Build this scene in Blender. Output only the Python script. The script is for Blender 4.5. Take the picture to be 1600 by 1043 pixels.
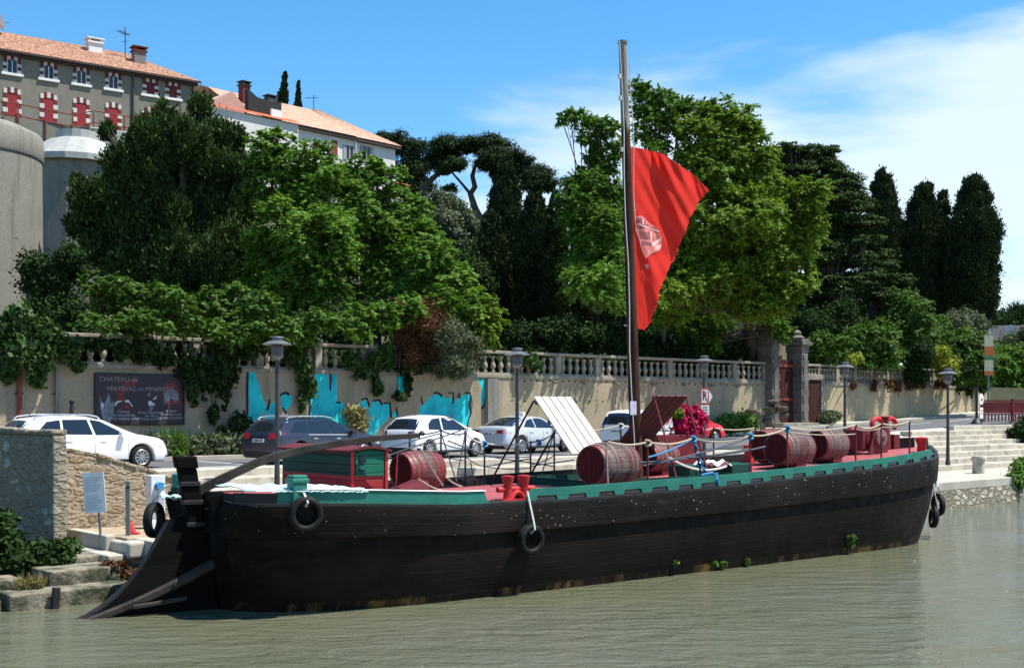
import bpy, math, random
import numpy as np
from mathutils import Vector, Matrix
random.seed(7); rng = np.random.default_rng(11)
R = math.radians
for o in list(bpy.data.objects): bpy.data.objects.remove(o)
SC = bpy.context.scene; COL = SC.collection

# ------------------------------------------------------------------ camera, sky, sun, exposure
HC = 3.6
cam = bpy.data.cameras.new('camera'); CAM = bpy.data.objects.new('camera', cam); COL.objects.link(CAM)
CAM.location = (0, 0, HC); CAM.rotation_euler = (R(90), 0, 0)
cam.sensor_width = 36; cam.lens = 42.75; cam.shift_y = .0741; cam.clip_start = .1; cam.clip_end = 6000
SC.camera = CAM
SUN_AZ, SUN_EL = R(-6), R(65)
sl = bpy.data.lights.new('sun', 'SUN'); sl.energy = 5.0; sl.angle = R(.5); sl.color = (1, .955, .88)
so = bpy.data.objects.new('sun', sl); COL.objects.link(so); so.location = (20, 0, 60)
sd = Vector((math.cos(SUN_EL)*math.cos(SUN_AZ), math.cos(SUN_EL)*math.sin(SUN_AZ), math.sin(SUN_EL)))
so.rotation_euler = (-sd).to_track_quat('-Z', 'Y').to_euler()
SC.view_settings.view_transform = 'Standard'; SC.view_settings.look = 'None'
SC.view_settings.exposure = .72; SC.view_settings.gamma = 1
W = bpy.data.worlds.new('World'); SC.world = W; W.use_nodes = True
def world_nodes():
    nt = W.node_tree; N = nt.nodes; K = nt.links; bg = N['Background']
    sky = N.new('ShaderNodeTexSky'); sky.sky_type = 'NISHITA'; sky.sun_disc = False
    sky.sun_elevation = SUN_EL; sky.sun_rotation = R(90)-SUN_AZ
    sky.air_density = 1.0; sky.dust_density = .15; sky.ozone_density = 4.0; sky.altitude = 200
    hs = N.new('ShaderNodeHueSaturation'); hs.inputs['Saturation'].default_value = 1.27; hs.inputs['Value'].default_value = 1.62; hs.inputs['Hue'].default_value = .492
    K.new(sky.outputs[0], hs.inputs['Color'])
    tc = N.new('ShaderNodeTexCoord'); sp = N.new('ShaderNodeSeparateXYZ'); K.new(tc.outputs['Generated'], sp.inputs[0])
    def M(op, a, b=None, c=None, clamp=False):
        n = N.new('ShaderNodeMath'); n.operation = op; n.use_clamp = clamp
        for i, v in enumerate((a, b, c)):
            if v is None: continue
            if isinstance(v, (int, float)): n.inputs[i].default_value = v
            else: K.new(v, n.inputs[i])
        return n.outputs[0]
    X, Y, Z = sp.outputs
    h = M('POWER', M('ADD', M('MULTIPLY', X, X), M('MULTIPLY', Y, Y)), .5)
    az = M('ARCTAN2', X, Y); el = M('DIVIDE', Z, h)
    cb = N.new('ShaderNodeCombineXYZ'); K.new(M('MULTIPLY', az, 3.0), cb.inputs[0]); K.new(M('MULTIPLY', el, 11.0), cb.inputs[1])
    n1 = N.new('ShaderNodeTexNoise'); n1.inputs['Scale'].default_value = 1.1; n1.inputs['Detail'].default_value = 7; n1.inputs['Roughness'].default_value = .52; n1.inputs['Distortion'].default_value = .25
    K.new(cb.outputs[0], n1.inputs['Vector'])
    # cloud bank low in the right-hand sky, thinning to the left and upward
    low = M('MULTIPLY', M('SUBTRACT', .29, el), 7.0)
    rgt = M('MULTIPLY', M('SUBTRACT', az, .05), 3.2)
    f = M('ADD', M('ADD', M('MULTIPLY', M('SUBTRACT', n1.outputs['Fac'], .5), 2.9), M('MINIMUM', low, .72)), M('MINIMUM', rgt, .22))
    f = M('MULTIPLY', M('SUBTRACT', f, .02), 1.25, clamp=True)
    sm = N.new('ShaderNodeMapRange'); sm.interpolation_type = 'SMOOTHSTEP'; K.new(f, sm.inputs[0]); sm.inputs[4].default_value = .8
    mx = N.new('ShaderNodeMix'); mx.data_type = 'RGBA'; K.new(sm.outputs[0], mx.inputs[0]); K.new(hs.outputs[0], mx.inputs[6])
    mx.inputs[7].default_value = (7.4, 8.3, 8.9, 1)
    K.new(mx.outputs[2], bg.inputs[0]); bg.inputs[1].default_value = .078
world_nodes()

# ------------------------------------------------------------------ coordinates
F = 1900.0
def P(px, py, d): return Vector(((px-800)/F*d, d, HC+(640-py)/F*d))       # a measured image point at a known distance
EX, EY = .7507, .6606                                                      # direction of the quay and of the retaining wall
WX, WY = -14.4, 39.6
def Q(a, b, z=0.0): return Vector((WX+EX*a-EY*b, WY+EY*a+EX*b, z))         # a along the wall, b behind it
def QA(px, b):                                                             # where a line of sight crosses the line b
    k = (px-800)/F
    return (k*(WY+EX*b)-WX+EY*b)/(EX-k*EY)
QROT = math.atan2(EY, EX)
QM = Matrix.Translation((WX, WY, 0)) @ Matrix.Rotation(QROT, 4, 'Z')
BA = R(38.5); BS, BC = math.sin(BA), math.cos(BA)
def BW(x, y, z): s, t = 9+x, 20.7+y; return Vector((BC*s-BS*t, BS*s+BC*t, z))
BO = BW(0, 0, 0)
BM = Matrix.Translation(BO) @ Matrix.Rotation(BA, 4, 'Z')
def BX(px, y):
    k = (px-800)/F; t = 20.7+y
    return t*(BS+BC*k)/(BC-BS*k)-9
def smooth(x, a, b):
    t = max(0., min(1., (x-a)/(b-a))); return t*t*(3-2*t)
def interp(x, pts):
    if x <= pts[0][0]: return pts[0][1]
    for (x0, y0), (x1, y1) in zip(pts, pts[1:]):
        if x <= x1: return y0+(y1-y0)*(x-x0)/(x1-x0)
    return pts[-1][1]
def zroad(a): return interp(a, [(23, 1.9), (30, 2.18), (37.5, 2.58), (48, 2.9), (60, 3.4), (80, 3.7)])
def zhill(x, y):
    dx, dy = x-WX, y-WY; a, b = dx*EX+dy*EY, -dx*EY+dy*EX
    return 5.1+1.2*smooth(b,3,20)+15.5*smooth(b, 26, 58)*(1-smooth(a, 50, 84))*(1 if a > -60 else smooth(a, -160, -60))+ .4*math.sin(x*.3)*math.cos(y*.27)*smooth(b, 2, 10)

# ------------------------------------------------------------------ mesh helpers
class MB:
    def __init__(s, M=None): s.v = []; s.f = []; s.m = []; s.M = M or Matrix(); s.mi = 0
    def add(s, vs, fs):
        n = len(s.v); s.v += [s.M @ Vector(p) for p in vs]
        s.f += [tuple(i+n for i in f) for f in fs]; s.m += [s.mi]*len(fs); return s
    def box(s, x0, x1, y0, y1, z0, z1, M=None):
        c = [(x, y, z) for z in (z0, z1) for y in (y0, y1) for x in (x0, x1)]
        if M is not None: c = [M @ Vector(p) for p in c]
        return s.add(c, [(0, 2, 3, 1), (4, 5, 7, 6), (0, 1, 5, 4), (2, 6, 7, 3), (0, 4, 6, 2), (1, 3, 7, 5)])
    def hexa(s, c): return s.add(c, [(0, 3, 2, 1), (4, 5, 6, 7), (0, 1, 5, 4), (1, 2, 6, 5), (2, 3, 7, 6), (3, 0, 4, 7)])
    def tube(s, pts, r, n=7, cap=True, close=False):
        pts = [Vector(p) for p in pts]; k = len(pts); rr = r if isinstance(r, (list, tuple)) else [r]*k
        vs = []; fs = []; ref = None
        for i, p in enumerate(pts):
            if close: t = pts[(i+1) % k]-pts[i-1]
            else: t = pts[min(i+1, k-1)]-pts[max(i-1, 0)]
            if t.length < 1e-9: t = Vector((0, 0, 1))
            t.normalize()
            if ref is None: ref = Vector((0, 0, 1)) if abs(t.z) < .9 else Vector((1, 0, 0))
            u = ref-t*ref.dot(t)
            if u.length < 1e-6: u = t.orthogonal()
            u.normalize(); ref = u; w = t.cross(u)
            for j in range(n):
                a = 2*math.pi*j/n; vs.append(p+(u*math.cos(a)+w*math.sin(a))*rr[i])
        for i in range(k if close else k-1):
            i2 = (i+1) % k
            for j in range(n):
                j2 = (j+1) % n; fs.append((i*n+j, i*n+j2, i2*n+j2, i2*n+j))
        if cap and not close: fs.append(tuple(range(n-1, -1, -1))); fs.append(tuple((k-1)*n+j for j in range(n)))
        return s.add(vs, fs)
    def lathe(s, prof, M=None, n=20, cap=True):
        M = M or Matrix(); vs = []; fs = []; k = len(prof)
        for r, z in prof:
            for j in range(n):
                a = 2*math.pi*j/n; vs.append(M @ Vector((r*math.cos(a), r*math.sin(a), z)))
        for i in range(k-1):
            for j in range(n):
                j2 = (j+1) % n; fs.append((i*n+j, i*n+j2, (i+1)*n+j2, (i+1)*n+j))
        if cap: fs.append(tuple(range(n-1, -1, -1))); fs.append(tuple((k-1)*n+j for j in range(n)))
        return s.add(vs, fs)
    def prism(s, poly, o, ux, uy, th):
        o, ux, uy = Vector(o), Vector(ux), Vector(uy); nn = ux.cross(uy).normalized()*th; k = len(poly)
        a = [o+ux*x+uy*y for x, y in poly]
        return s.add(a+[p+nn for p in a], [tuple(range(k-1, -1, -1)), tuple(range(k, 2*k))]+[(i, (i+1) % k, k+(i+1) % k, k+i) for i in range(k)])
    def grid(s, fn, nu, nv):
        vs = [fn(i/nu, j/nv) for j in range(nv+1) for i in range(nu+1)]
        return s.add(vs, [(j*(nu+1)+i, j*(nu+1)+i+1, (j+1)*(nu+1)+i+1, (j+1)*(nu+1)+i) for j in range(nv) for i in range(nu)])
    def build(s, name, mat, parent=None, smooth=False, bevel=0, ang=40, seg=2):
        me = bpy.data.meshes.new(name); me.from_pydata([tuple(p) for p in s.v], [], s.f)
        for m in (mat if isinstance(mat, (list, tuple)) else [mat]): me.materials.append(m)
        if any(s.m): me.polygons.foreach_set('material_index', s.m)
        if smooth:
            me.polygons.foreach_set('use_smooth', [True]*len(me.polygons))
            if ang < 180: me.set_sharp_from_angle(angle=R(ang))
        me.update()
        o = bpy.data.objects.new(name, me); COL.objects.link(o)
        if parent: o.parent = parent
        if bevel:
            b = o.modifiers.new('bevel', 'BEVEL'); b.width = bevel; b.segments = seg; b.limit_method = 'ANGLE'; b.angle_limit = R(50)
        return o
def tag(o, label=None, cat=None, group=None, kind=None):
    for k, v in (('label', label), ('category', cat), ('group', group), ('kind', kind)):
        if v: o[k] = v
    return o
def thing(name, label, cat, loc=(0, 0, 0), rz=0, group=None):
    o = bpy.data.objects.new(name, None); COL.objects.link(o); o.location = loc; o.rotation_euler = (0, 0, rz)
    o.empty_display_size = .2
    return tag(o, label, cat, group)
def children(o): return [c for c in bpy.data.objects if c.parent == o]
def copy_tree(o, parent=None):
    kids = children(o)
    c = o.copy(); COL.objects.link(c); c.parent = parent
    for ch in kids: copy_tree(ch, c)
    return c
def text(s, size, mat, parent, M, name='lettering', sx=1.0, bold=0):
    cu = bpy.data.curves.new('lettering', 'FONT'); cu.body = s; cu.size = size; cu.align_x = 'CENTER'; cu.align_y = 'CENTER'; cu.offset = bold; cu.extrude = .002
    t = bpy.data.objects.new('tmp', cu); COL.objects.link(t)
    me = bpy.data.meshes.new_from_object(t.evaluated_get(bpy.context.evaluated_depsgraph_get()))
    bpy.data.objects.remove(t); me.transform(M @ Matrix.Diagonal((sx, 1, 1, 1))); me.materials.clear(); me.materials.append(mat)
    o = bpy.data.objects.new(name, me); COL.objects.link(o); o.parent = parent; return o
def sag(p, q, d, n=8): 
    p, q = Vector(p), Vector(q)
    return [p.lerp(q, i/n)-Vector((0, 0, d*4*(i/n)*(1-i/n))) for i in range(n+1)]

# ------------------------------------------------------------------ materials
def newmat(name):
    m = bpy.data.materials.new(name); m.use_nodes = True; nt = m.node_tree
    return m, nt, nt.nodes['Principled BSDF']
def c4(c): return (c[0], c[1], c[2], 1)
def noise(nt, vec, scale, detail=5, rough=.55, dist=0):
    n = nt.nodes.new('ShaderNodeTexNoise'); n.inputs['Scale'].default_value = scale; n.inputs['Detail'].default_value = detail
    n.inputs['Roughness'].default_value = rough; n.inputs['Distortion'].default_value = dist
    nt.links.new(vec, n.inputs['Vector']); return n.outputs['Fac']
def ramp(nt, fac, stops):
    r = nt.nodes.new('ShaderNodeValToRGB'); e = r.color_ramp.elements
    while len(e) < len(stops): e.new(.5)
    for q, (p, c) in zip(e, stops): q.position = p; q.color = c4(c) if not isinstance(c, (int, float)) else (c, c, c, 1)
    nt.links.new(fac, r.inputs[0]); return r.outputs[0]
def mixc(nt, fac, a, b, mode='MIX'):
    m = nt.nodes.new('ShaderNodeMix'); m.data_type = 'RGBA'; m.blend_type = mode
    for i, v in ((0, fac), (6, a), (7, b)):
        if isinstance(v, (int, float)): m.inputs[i].default_value = v
        elif isinstance(v, (tuple, list)): m.inputs[i].default_value = c4(v)
        else: nt.links.new(v, m.inputs[i])
    return m.outputs[2]
def coords(nt, kind='Object', sc=(1, 1, 1), rot=(0, 0, 0)):
    t = nt.nodes.new('ShaderNodeTexCoord'); mp = nt.nodes.new('ShaderNodeMapping'); mp.inputs['Scale'].default_value = sc; mp.inputs['Rotation'].default_value = rot
    nt.links.new(t.outputs[kind], mp.inputs[0]); return mp.outputs[0]
def bump(nt, b, h, strength, dist=.02):
    n = nt.nodes.new('ShaderNodeBump'); n.inputs['Strength'].default_value = strength; n.inputs['Distance'].default_value = dist
    nt.links.new(h, n.inputs['Height']); nt.links.new(n.outputs[0], b.inputs['Normal']); return n
def pm(name, c1, c2=None, scale=2., rough=.8, bmp=0., bscale=25., metal=0., coat=0., lo=.35, hi=.65, sc=(1, 1, 1), spec=.4, dist=.02):
    m, nt, b = newmat(name); c2 = c2 or tuple(x*.75 for x in c1)
    v = coords(nt, 'Object', sc)
    nt.links.new(ramp(nt, noise(nt, v, scale, 6, .6), [(lo, c1), (hi, c2)]), b.inputs['Base Color'])
    b.inputs['Roughness'].default_value = rough; b.inputs['Metallic'].default_value = metal; b.inputs['Coat Weight'].default_value = coat
    b.inputs['Specular IOR Level'].default_value = spec
    if bmp: bump(nt, b, noise(nt, v, bscale, 4), bmp, dist)
    return m
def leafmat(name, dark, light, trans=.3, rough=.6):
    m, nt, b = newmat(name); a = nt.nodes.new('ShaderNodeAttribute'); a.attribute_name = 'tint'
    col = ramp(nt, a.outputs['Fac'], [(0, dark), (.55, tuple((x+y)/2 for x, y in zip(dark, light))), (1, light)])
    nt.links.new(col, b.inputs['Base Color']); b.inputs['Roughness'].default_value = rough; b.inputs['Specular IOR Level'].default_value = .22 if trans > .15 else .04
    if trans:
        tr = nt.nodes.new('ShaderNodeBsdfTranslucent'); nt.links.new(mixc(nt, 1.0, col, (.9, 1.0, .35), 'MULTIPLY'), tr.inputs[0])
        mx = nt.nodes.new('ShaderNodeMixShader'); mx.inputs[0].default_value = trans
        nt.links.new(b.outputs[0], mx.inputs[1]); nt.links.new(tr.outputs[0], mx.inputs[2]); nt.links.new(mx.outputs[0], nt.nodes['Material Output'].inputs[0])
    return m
def rubble(name, stops, mortar, scale=3.2, sc=(1, 1, 2.1), edge=.12, bs=1.):
    m, nt, b = newmat(name); v = coords(nt, 'Object', sc)
    nz = nt.nodes.new('ShaderNodeTexNoise'); nz.inputs['Scale'].default_value = 2.5; nt.links.new(v, nz.inputs['Vector'])
    vv = nt.nodes.new('ShaderNodeVectorMath'); vv.operation = 'MULTIPLY_ADD'; nt.links.new(nz.outputs['Color'], vv.inputs[0]); vv.inputs[1].default_value = (.6, .6, .6); nt.links.new(v, vv.inputs[2])
    vo = nt.nodes.new('ShaderNodeTexVoronoi'); vo.inputs['Scale'].default_value = scale; nt.links.new(vv.outputs[0], vo.inputs['Vector'])
    ve = nt.nodes.new('ShaderNodeTexVoronoi'); ve.feature = 'DISTANCE_TO_EDGE'; ve.inputs['Scale'].default_value = scale; nt.links.new(vv.outputs[0], ve.inputs['Vector'])
    sep = nt.nodes.new('ShaderNodeSeparateColor'); nt.links.new(vo.outputs['Color'], sep.inputs[0])
    col = ramp(nt, sep.outputs[0], stops)
    fine = ramp(nt, noise(nt, v, 14, 6, .7), [(.3, .55), (.7, 1.15)])
    col = mixc(nt, 1., col, fine, 'MULTIPLY')
    ea = nt.nodes.new('ShaderNodeMath'); ea.operation = 'MULTIPLY_ADD'; nt.links.new(noise(nt, v, 7, 5, .7), ea.inputs[0]); ea.inputs[1].default_value = -.16; nt.links.new(ve.outputs['Distance'], ea.inputs[2])
    e = ramp(nt, ea.outputs[0], [(0, 0.), (edge, 1.)])
    nt.links.new(mixc(nt, e, mortar, col), b.inputs['Base Color']); b.inputs['Roughness'].default_value = .92; b.inputs['Specular IOR Level'].default_value = .2
    h = nt.nodes.new('ShaderNodeMath'); h.operation = 'MULTIPLY_ADD'; nt.links.new(e, h.inputs[0]); h.inputs[1].default_value = .8; nt.links.new(noise(nt, v, 9, 5), h.inputs[2])
    bump(nt, b, h.outputs[0], bs, .06); return m
def planks(name, c1, c2, axis=2, width=.15, rough=.65, gap=.07, wear=None):
    """boards running across one local axis, with dark joints between them"""
    m, nt, b = newmat(name); v = coords(nt)
    sp = nt.nodes.new('ShaderNodeSeparateXYZ'); nt.links.new(v, sp.inputs[0])
    d = nt.nodes.new('ShaderNodeMath'); d.operation = 'DIVIDE'; nt.links.new(sp.outputs[axis], d.inputs[0]); d.inputs[1].default_value = width
    fl = nt.nodes.new('ShaderNodeMath'); fl.operation = 'FLOOR'; nt.links.new(d.outputs[0], fl.inputs[0])
    fr = nt.nodes.new('ShaderNodeMath'); fr.operation = 'FRACT'; nt.links.new(d.outputs[0], fr.inputs[0])
    wn = nt.nodes.new('ShaderNodeTexWhiteNoise'); wn.noise_dimensions = '1D'; nt.links.new(fl.outputs[0], wn.inputs['W'])
    s = [3, 3, 3]; s[axis] = 30
    g = noise(nt, coords(nt, 'Object', tuple(.25*x if i != axis else x for i, x in enumerate(s))), 4, 5, .6)
    av = nt.nodes.new('ShaderNodeMath'); av.operation = 'ADD'; nt.links.new(wn.outputs[0], av.inputs[0]); nt.links.new(g, av.inputs[1])
    hf = nt.nodes.new('ShaderNodeMath'); hf.operation = 'MULTIPLY'; nt.links.new(av.outputs[0], hf.inputs[0]); hf.inputs[1].default_value = .5
    col = ramp(nt, hf.outputs[0], [(.2, c1), (.8, c2)])
    if wear: col = mixc(nt, ramp(nt, noise(nt, v, 5, 7, .7), [(.55, 0.), (.68, .8)]), col, wear)
    j = ramp(nt, fr.outputs[0], [(0, 0.), (gap, 1.), (1-gap, 1.), (1, 0.)])
    nt.links.new(mixc(nt, j, tuple(x*.2 for x in c2), col), b.inputs['Base Color']); b.inputs['Roughness'].default_value = rough; b.inputs['Specular IOR Level'].default_value = .15
    bump(nt, b, j, .6, .015); return m
MT = {}
def setup_mats():
    M = MT
    # water
    m, nt, b = newmat('murky_water'); v = coords(nt)
    big = noise(nt, v, .09, 4, .5)
    nt.links.new(ramp(nt, big, [(.35, (.110, .117, .064)), (.65, (.130, .132, .092))]), b.inputs['Base Color'])
    b.inputs['Roughness'].default_value = .05; b.inputs['IOR'].default_value = 1.33; b.inputs['Specular IOR Level'].default_value = .62
    n1 = noise(nt, coords(nt, 'Object', (1.0, 2.2, 1), (0, 0, R(-12))), 1.5, 3, .55, .4)
    n2 = noise(nt, coords(nt, 'Object', (1.5, 2.6, 1), (0, 0, R(10))), 5.0, 3, .6, .3)
    ad = nt.nodes.new('ShaderNodeMath'); ad.operation = 'MULTIPLY_ADD'; n0 = noise(nt, coords(nt, 'Object', (.8, 1.9, 1), (0, 0, R(-4))), .7, 2, .5, .5); a0 = nt.nodes.new('ShaderNodeMath'); a0.operation = 'MULTIPLY_ADD'; nt.links.new(n0, a0.inputs[0]); a0.inputs[1].default_value = 1.1; nt.links.new(n1, a0.inputs[2])
    nt.links.new(n2, ad.inputs[0]); ad.inputs[1].default_value = .36; nt.links.new(a0.outputs[0], ad.inputs[2])
    n3 = noise(nt, coords(nt, 'Object', (1.0, 2.0, 1), (0, 0, R(4))), 17.0, 2, .5)
    a3 = nt.nodes.new('ShaderNodeMath'); a3.operation = 'MULTIPLY_ADD'; nt.links.new(n3, a3.inputs[0]); a3.inputs[1].default_value = .10; nt.links.new(ad.outputs[0], a3.inputs[2])
    bp = bump(nt, b, a3.outputs[0], .6, .19)
    nt.links.new(ramp(nt, noise(nt, coords(nt, 'Object', (.5, 1.1, 1)), .35, 5, .6, .6), [(.36, .35), (.6, 1.0)]), bp.inputs['Strength']); M['water'] = m
    # hull
    m, nt, b = newmat('tarred_planks'); v = coords(nt)
    uv = nt.nodes.new('ShaderNodeUVMap'); uv.uv_map = 'UVMap'; su = nt.nodes.new('ShaderNodeSeparateXYZ'); nt.links.new(uv.outputs[0], su.inputs[0])
    so_ = nt.nodes.new('ShaderNodeSeparateXYZ'); nt.links.new(v, so_.inputs[0])
    base = ramp(nt, noise(nt, coords(nt, 'Object', (1, 1, 2.5)), 1.3, 8, .68), [(.36, (.0014, .0012, .001)), (.6, (.0068, .0048, .0038)), (.78, (.022, .016, .0125))])
    st = ramp(nt, noise(nt, coords(nt, 'Object', (3.5, 3.5, .25)), 1.6, 6, .6), [(.56, 0.), (.78, .55)])
    base = mixc(nt, st, base, (.017, .0125, .0098))
    sc_ = ramp(nt, noise(nt, coords(nt, 'Object', (1.6, 1.6, 3.6)), 2.4, 10, .78), [(.60, 0.), (.70, .8)])
    base = mixc(nt, sc_, base, (.045, .037, .030))
    pt_ = ramp(nt, noise(nt, coords(nt, 'Object', (.35, .35, .8)), 1.0, 5, .6), [(.45, 0.), (.62, .6)])
    base = mixc(nt, pt_, base, (.020, .0125, .009))
    # white paint flecks near the deck edge
    vo = nt.nodes.new('ShaderNodeTexVoronoi'); vo.inputs['Scale'].default_value = 8.5; nt.links.new(coords(nt, 'Object', (1, .3, 1)), vo.inputs['Vector'])
    fl = ramp(nt, vo.outputs['Distance'], [(.06, 1.), (.13, 0.)])
    hi = ramp(nt, su.outputs[1], [(.69, 0.), (.72, 1.)])
    fm = mixc(nt, 1., mixc(nt, 1., fl, hi, 'MULTIPLY'), ramp(nt, noise(nt, v, 1.7, 6, .8), [(.47, 0.), (.58, 1.)]), 'MULTIPLY'); base = mixc(nt, fm, base, (.55, .55, .52))
    # weed and rust at the waterline
    zz = nt.nodes.new('ShaderNodeMath'); zz.operation = 'MULTIPLY_ADD'; nt.links.new(noise(nt, v, 3, 5, .7), zz.inputs[0]); zz.inputs[1].default_value = -.24; nt.links.new(so_.outputs[2], zz.inputs[2])
    wl = ramp(nt, zz.outputs[0], [(0., 1.), (.05, 0.)])
    wc = ramp(nt, noise(nt, v, 6, 5, .7), [(.4, (.075, .06, .02)), (.6, (.22, .10, .028))])
    xm = ramp(nt, noise(nt, coords(nt, 'Object', (1, 0, 0)), .5, 7, .8), [(.5, 0.), (.58, .9)])
    wl = mixc(nt, 1., wl, xm, 'MULTIPLY')
    base = mixc(nt, wl, base, wc)
    nt.links.new(base, b.inputs['Base Color']); b.inputs['Specular IOR Level'].default_value = .14
    nt.links.new(ramp(nt, noise(nt, v, 4, 5), [(.3, .5), (.7, .8)]), b.inputs['Roughness'])
    ml = nt.nodes.new('ShaderNodeMath'); ml.operation = 'MULTIPLY'; nt.links.new(su.outputs[1], ml.inputs[0]); ml.inputs[1].default_value = 12.0
    fr = nt.nodes.new('ShaderNodeMath'); fr.operation = 'FRACT'; nt.links.new(ml.outputs[0], fr.inputs[0])
    pk = ramp(nt, fr.outputs[0], [(0, 0.), (.07, 1.), (.93, 1.), (1, 0.)])
    hh = nt.nodes.new('ShaderNodeMath'); hh.operation = 'MULTIPLY_ADD'; nt.links.new(noise(nt, v, 7, 6, .7), hh.inputs[0]); hh.inputs[1].default_value = .7; nt.links.new(pk, hh.inputs[2])
    bump(nt, b, hh.outputs[0], .3, .02); M['hull'] = m
    # plaster of the retaining wall
    def plaster(name, c1, c2, stain):
        m, nt, b = newmat(name); v = coords(nt)
        col = ramp(nt, noise(nt, v, .45, 7, .62), [(.3, c1), (.7, c2)])
        col = mixc(nt, ramp(nt, noise(nt, coords(nt, 'Object', (2.2, 2.2, .22)), 1.1, 6, .65), [(.5, 0.), (.75, .6)]), col, stain)
        col = mixc(nt, 1., col, ramp(nt, noise(nt, v, 9, 6, .7), [(.25, .72), (.75, 1.18)]), 'MULTIPLY')
        nt.links.new(col, b.inputs['Base Color']); b.inputs['Roughness'].default_value = .93; b.inputs['Specular IOR Level'].default_value = .15
        bump(nt, b, noise(nt, v, 14, 6, .7), .4, .03); return m
    M['plaster'] = plaster('old_shaded_plaster', (.42, .345, .225), (.30, .252, .172), (.15, .125, .09))  # left wall's leaf shade put into a darker tone, over real stains
    M['plaster_right'] = plaster('sunny_plaster', (.47, .385, .24), (.38, .315, .205), (.21, .175, .12))  # lighter copy of the same plaster for the sunlit right wall
    M['plaster_grey'] = plaster('grey_render', (.235, .22, .172), (.20, .188, .15), (.15, .14, .115))
    M['plaster_white'] = plaster('white_render', (.72, .70, .64), (.62, .60, .55), (.48, .46, .42))
    M['concrete_dark'] = plaster('weathered_concrete', (.27, .25, .21), (.19, .175, .15), (.09, .085, .075))
    M['tank'] = plaster('stained_concrete', (.27, .255, .21), (.215, .205, .17), (.09, .085, .07))
    M['stonewhite'] = pm('dressed_pale_stone', (.60, .58, .53), (.5, .48, .44), 3, .8)
    M['stone'] = pm('balustrade_stone', (.33, .295, .22), (.19, .17, .13), 2.2, .9, .5, 30)
    M['dark_stone'] = pm('dark_gate_stone', (.17, .155, .135), (.08, .074, .065), 1.6, .9, .6, 12)
    M['hole'] = pm('weep_hole', (.03, .027, .022), None, 3, .9)
    m, nt, b = newmat('limestone_steps'); v = coords(nt)
    br = nt.nodes.new('ShaderNodeTexBrick'); br.inputs['Scale'].default_value = 1; br.inputs['Brick Width'].default_value = 1.3; br.inputs['Row Height'].default_value = 9.; br.inputs['Mortar Size'].default_value = .012
    br.inputs['Color1'].default_value = (.52, .47, .375, 1); br.inputs['Color2'].default_value = (.41, .37, .295, 1); br.inputs['Mortar'].default_value = (.25, .22, .17, 1)
    nt.links.new(v, br.inputs['Vector'])
    col = mixc(nt, 1., br.outputs['Color'], ramp(nt, noise(nt, v, 1.6, 8, .72), [(.3, .42), (.5, .92), (.75, 1.12)]), 'MULTIPLY')
    nt.links.new(col, b.inputs['Base Color']); b.inputs['Roughness'].default_value = .9; bump(nt, b, noise(nt, v, 18, 5, .7), .35, .02); M['steps'] = m
    M['paving'] = pm('pale_paving', (.47, .43, .35), (.36, .33, .27), 1.2, .9, .3, 20)
    M['asphalt'] = pm('asphalt', (.085, .085, .09), (.12, .12, .122), .7, .85, .3, 60)
    M['marking'] = pm('worn_white_marking', (.75, .75, .73), (.5, .5, .49), 5, .8)
    M['rubble_grey'] = rubble('grey_rubble', [(0, (.30, .255, .19)), (.45, (.40, .345, .26)), (.75, (.22, .19, .14)), (1, (.62, .55, .43))], (.26, .225, .165), 2.2)
    M['rubble_brown'] = rubble('brown_rubble', [(0, (.42, .30, .18)), (.5, (.33, .24, .15)), (.8, (.52, .42, .28)), (1, (.24, .17, .11))], (.38, .31, .22), 2.6)
    M['rubble_quay'] = rubble('pale_rubble', [(0, (.45, .41, .32)), (.5, (.33, .30, .235)), (.8, (.58, .54, .44)), (1, (.22, .20, .15))], (.16, .145, .10), 2.4)
    M['mossy'] = pm('mossy_block', (.23, .205, .15), (.055, .055, .03), 2.2, .95, 1., 7, lo=.4, hi=.6, dist=.05)
    M['ground'] = pm('dry_earth', (.075, .07, .04), (.04, .05, .02), .6, 1, .5, 4)
    M['soil'] = pm('sandy_soil', (.38, .30, .20), (.28, .23, .15), 3, 1, .5, 25)
    # barge
    M['deck'] = pm('red_deck_paint', (.36, .085, .085), (.26, .055, .058), 1.4, .62, .25, 12)
    M['green'] = pm('green_gunwale_paint', (.014, .135, .098), (.022, .19, .14), 1.6, .55, .25, 14)
    M['green_dark'] = planks('green_boards', (.008, .055, .042), (.012, .08, .06), 2, .17, .6)
    M['green_door'] = planks('green_door_boards', (.012, .12, .075), (.015, .15, .095), 2, .17, .6)
    M['red_boards'] = planks('red_boards', (.26, .03, .035), (.36, .05, .05), 2, .15, .6)
    M['red'] = pm('red_paint', (.55, .028, .028), (.42, .02, .022), 3, .5, .2, 20)
    M['red_dark'] = pm('dark_red_paint', (.17, .016, .018), (.10, .012, .012), 3, .6, .3, 20)
    M['black'] = pm('black_paint', (.011, .0105, .01), (.02, .018, .016), 3, .6, .3, 14)
    M['tillerwood'] = pm('weathered_oak', (.050, .041, .033), (.018, .015, .0125), 2.5, .9, .6, 30, sc=(1, 1, 1))
    M['rudderwood'] = planks('black_timber', (.0022, .002, .0018), (.0055, .0048, .0042), 2, .21, .9, .03)
    m, nt, b = newmat('mast_wood'); v = coords(nt)
    sp = nt.nodes.new('ShaderNodeSeparateXYZ'); nt.links.new(v, sp.inputs[0])
    zz = nt.nodes.new('ShaderNodeMath'); zz.operation = 'MULTIPLY_ADD'; nt.links.new(noise(nt, coords(nt, 'Object', (6, 6, .8)), 1.5, 5), zz.inputs[0]); zz.inputs[1].default_value = .9; nt.links.new(sp.outputs[2], zz.inputs[2])
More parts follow.
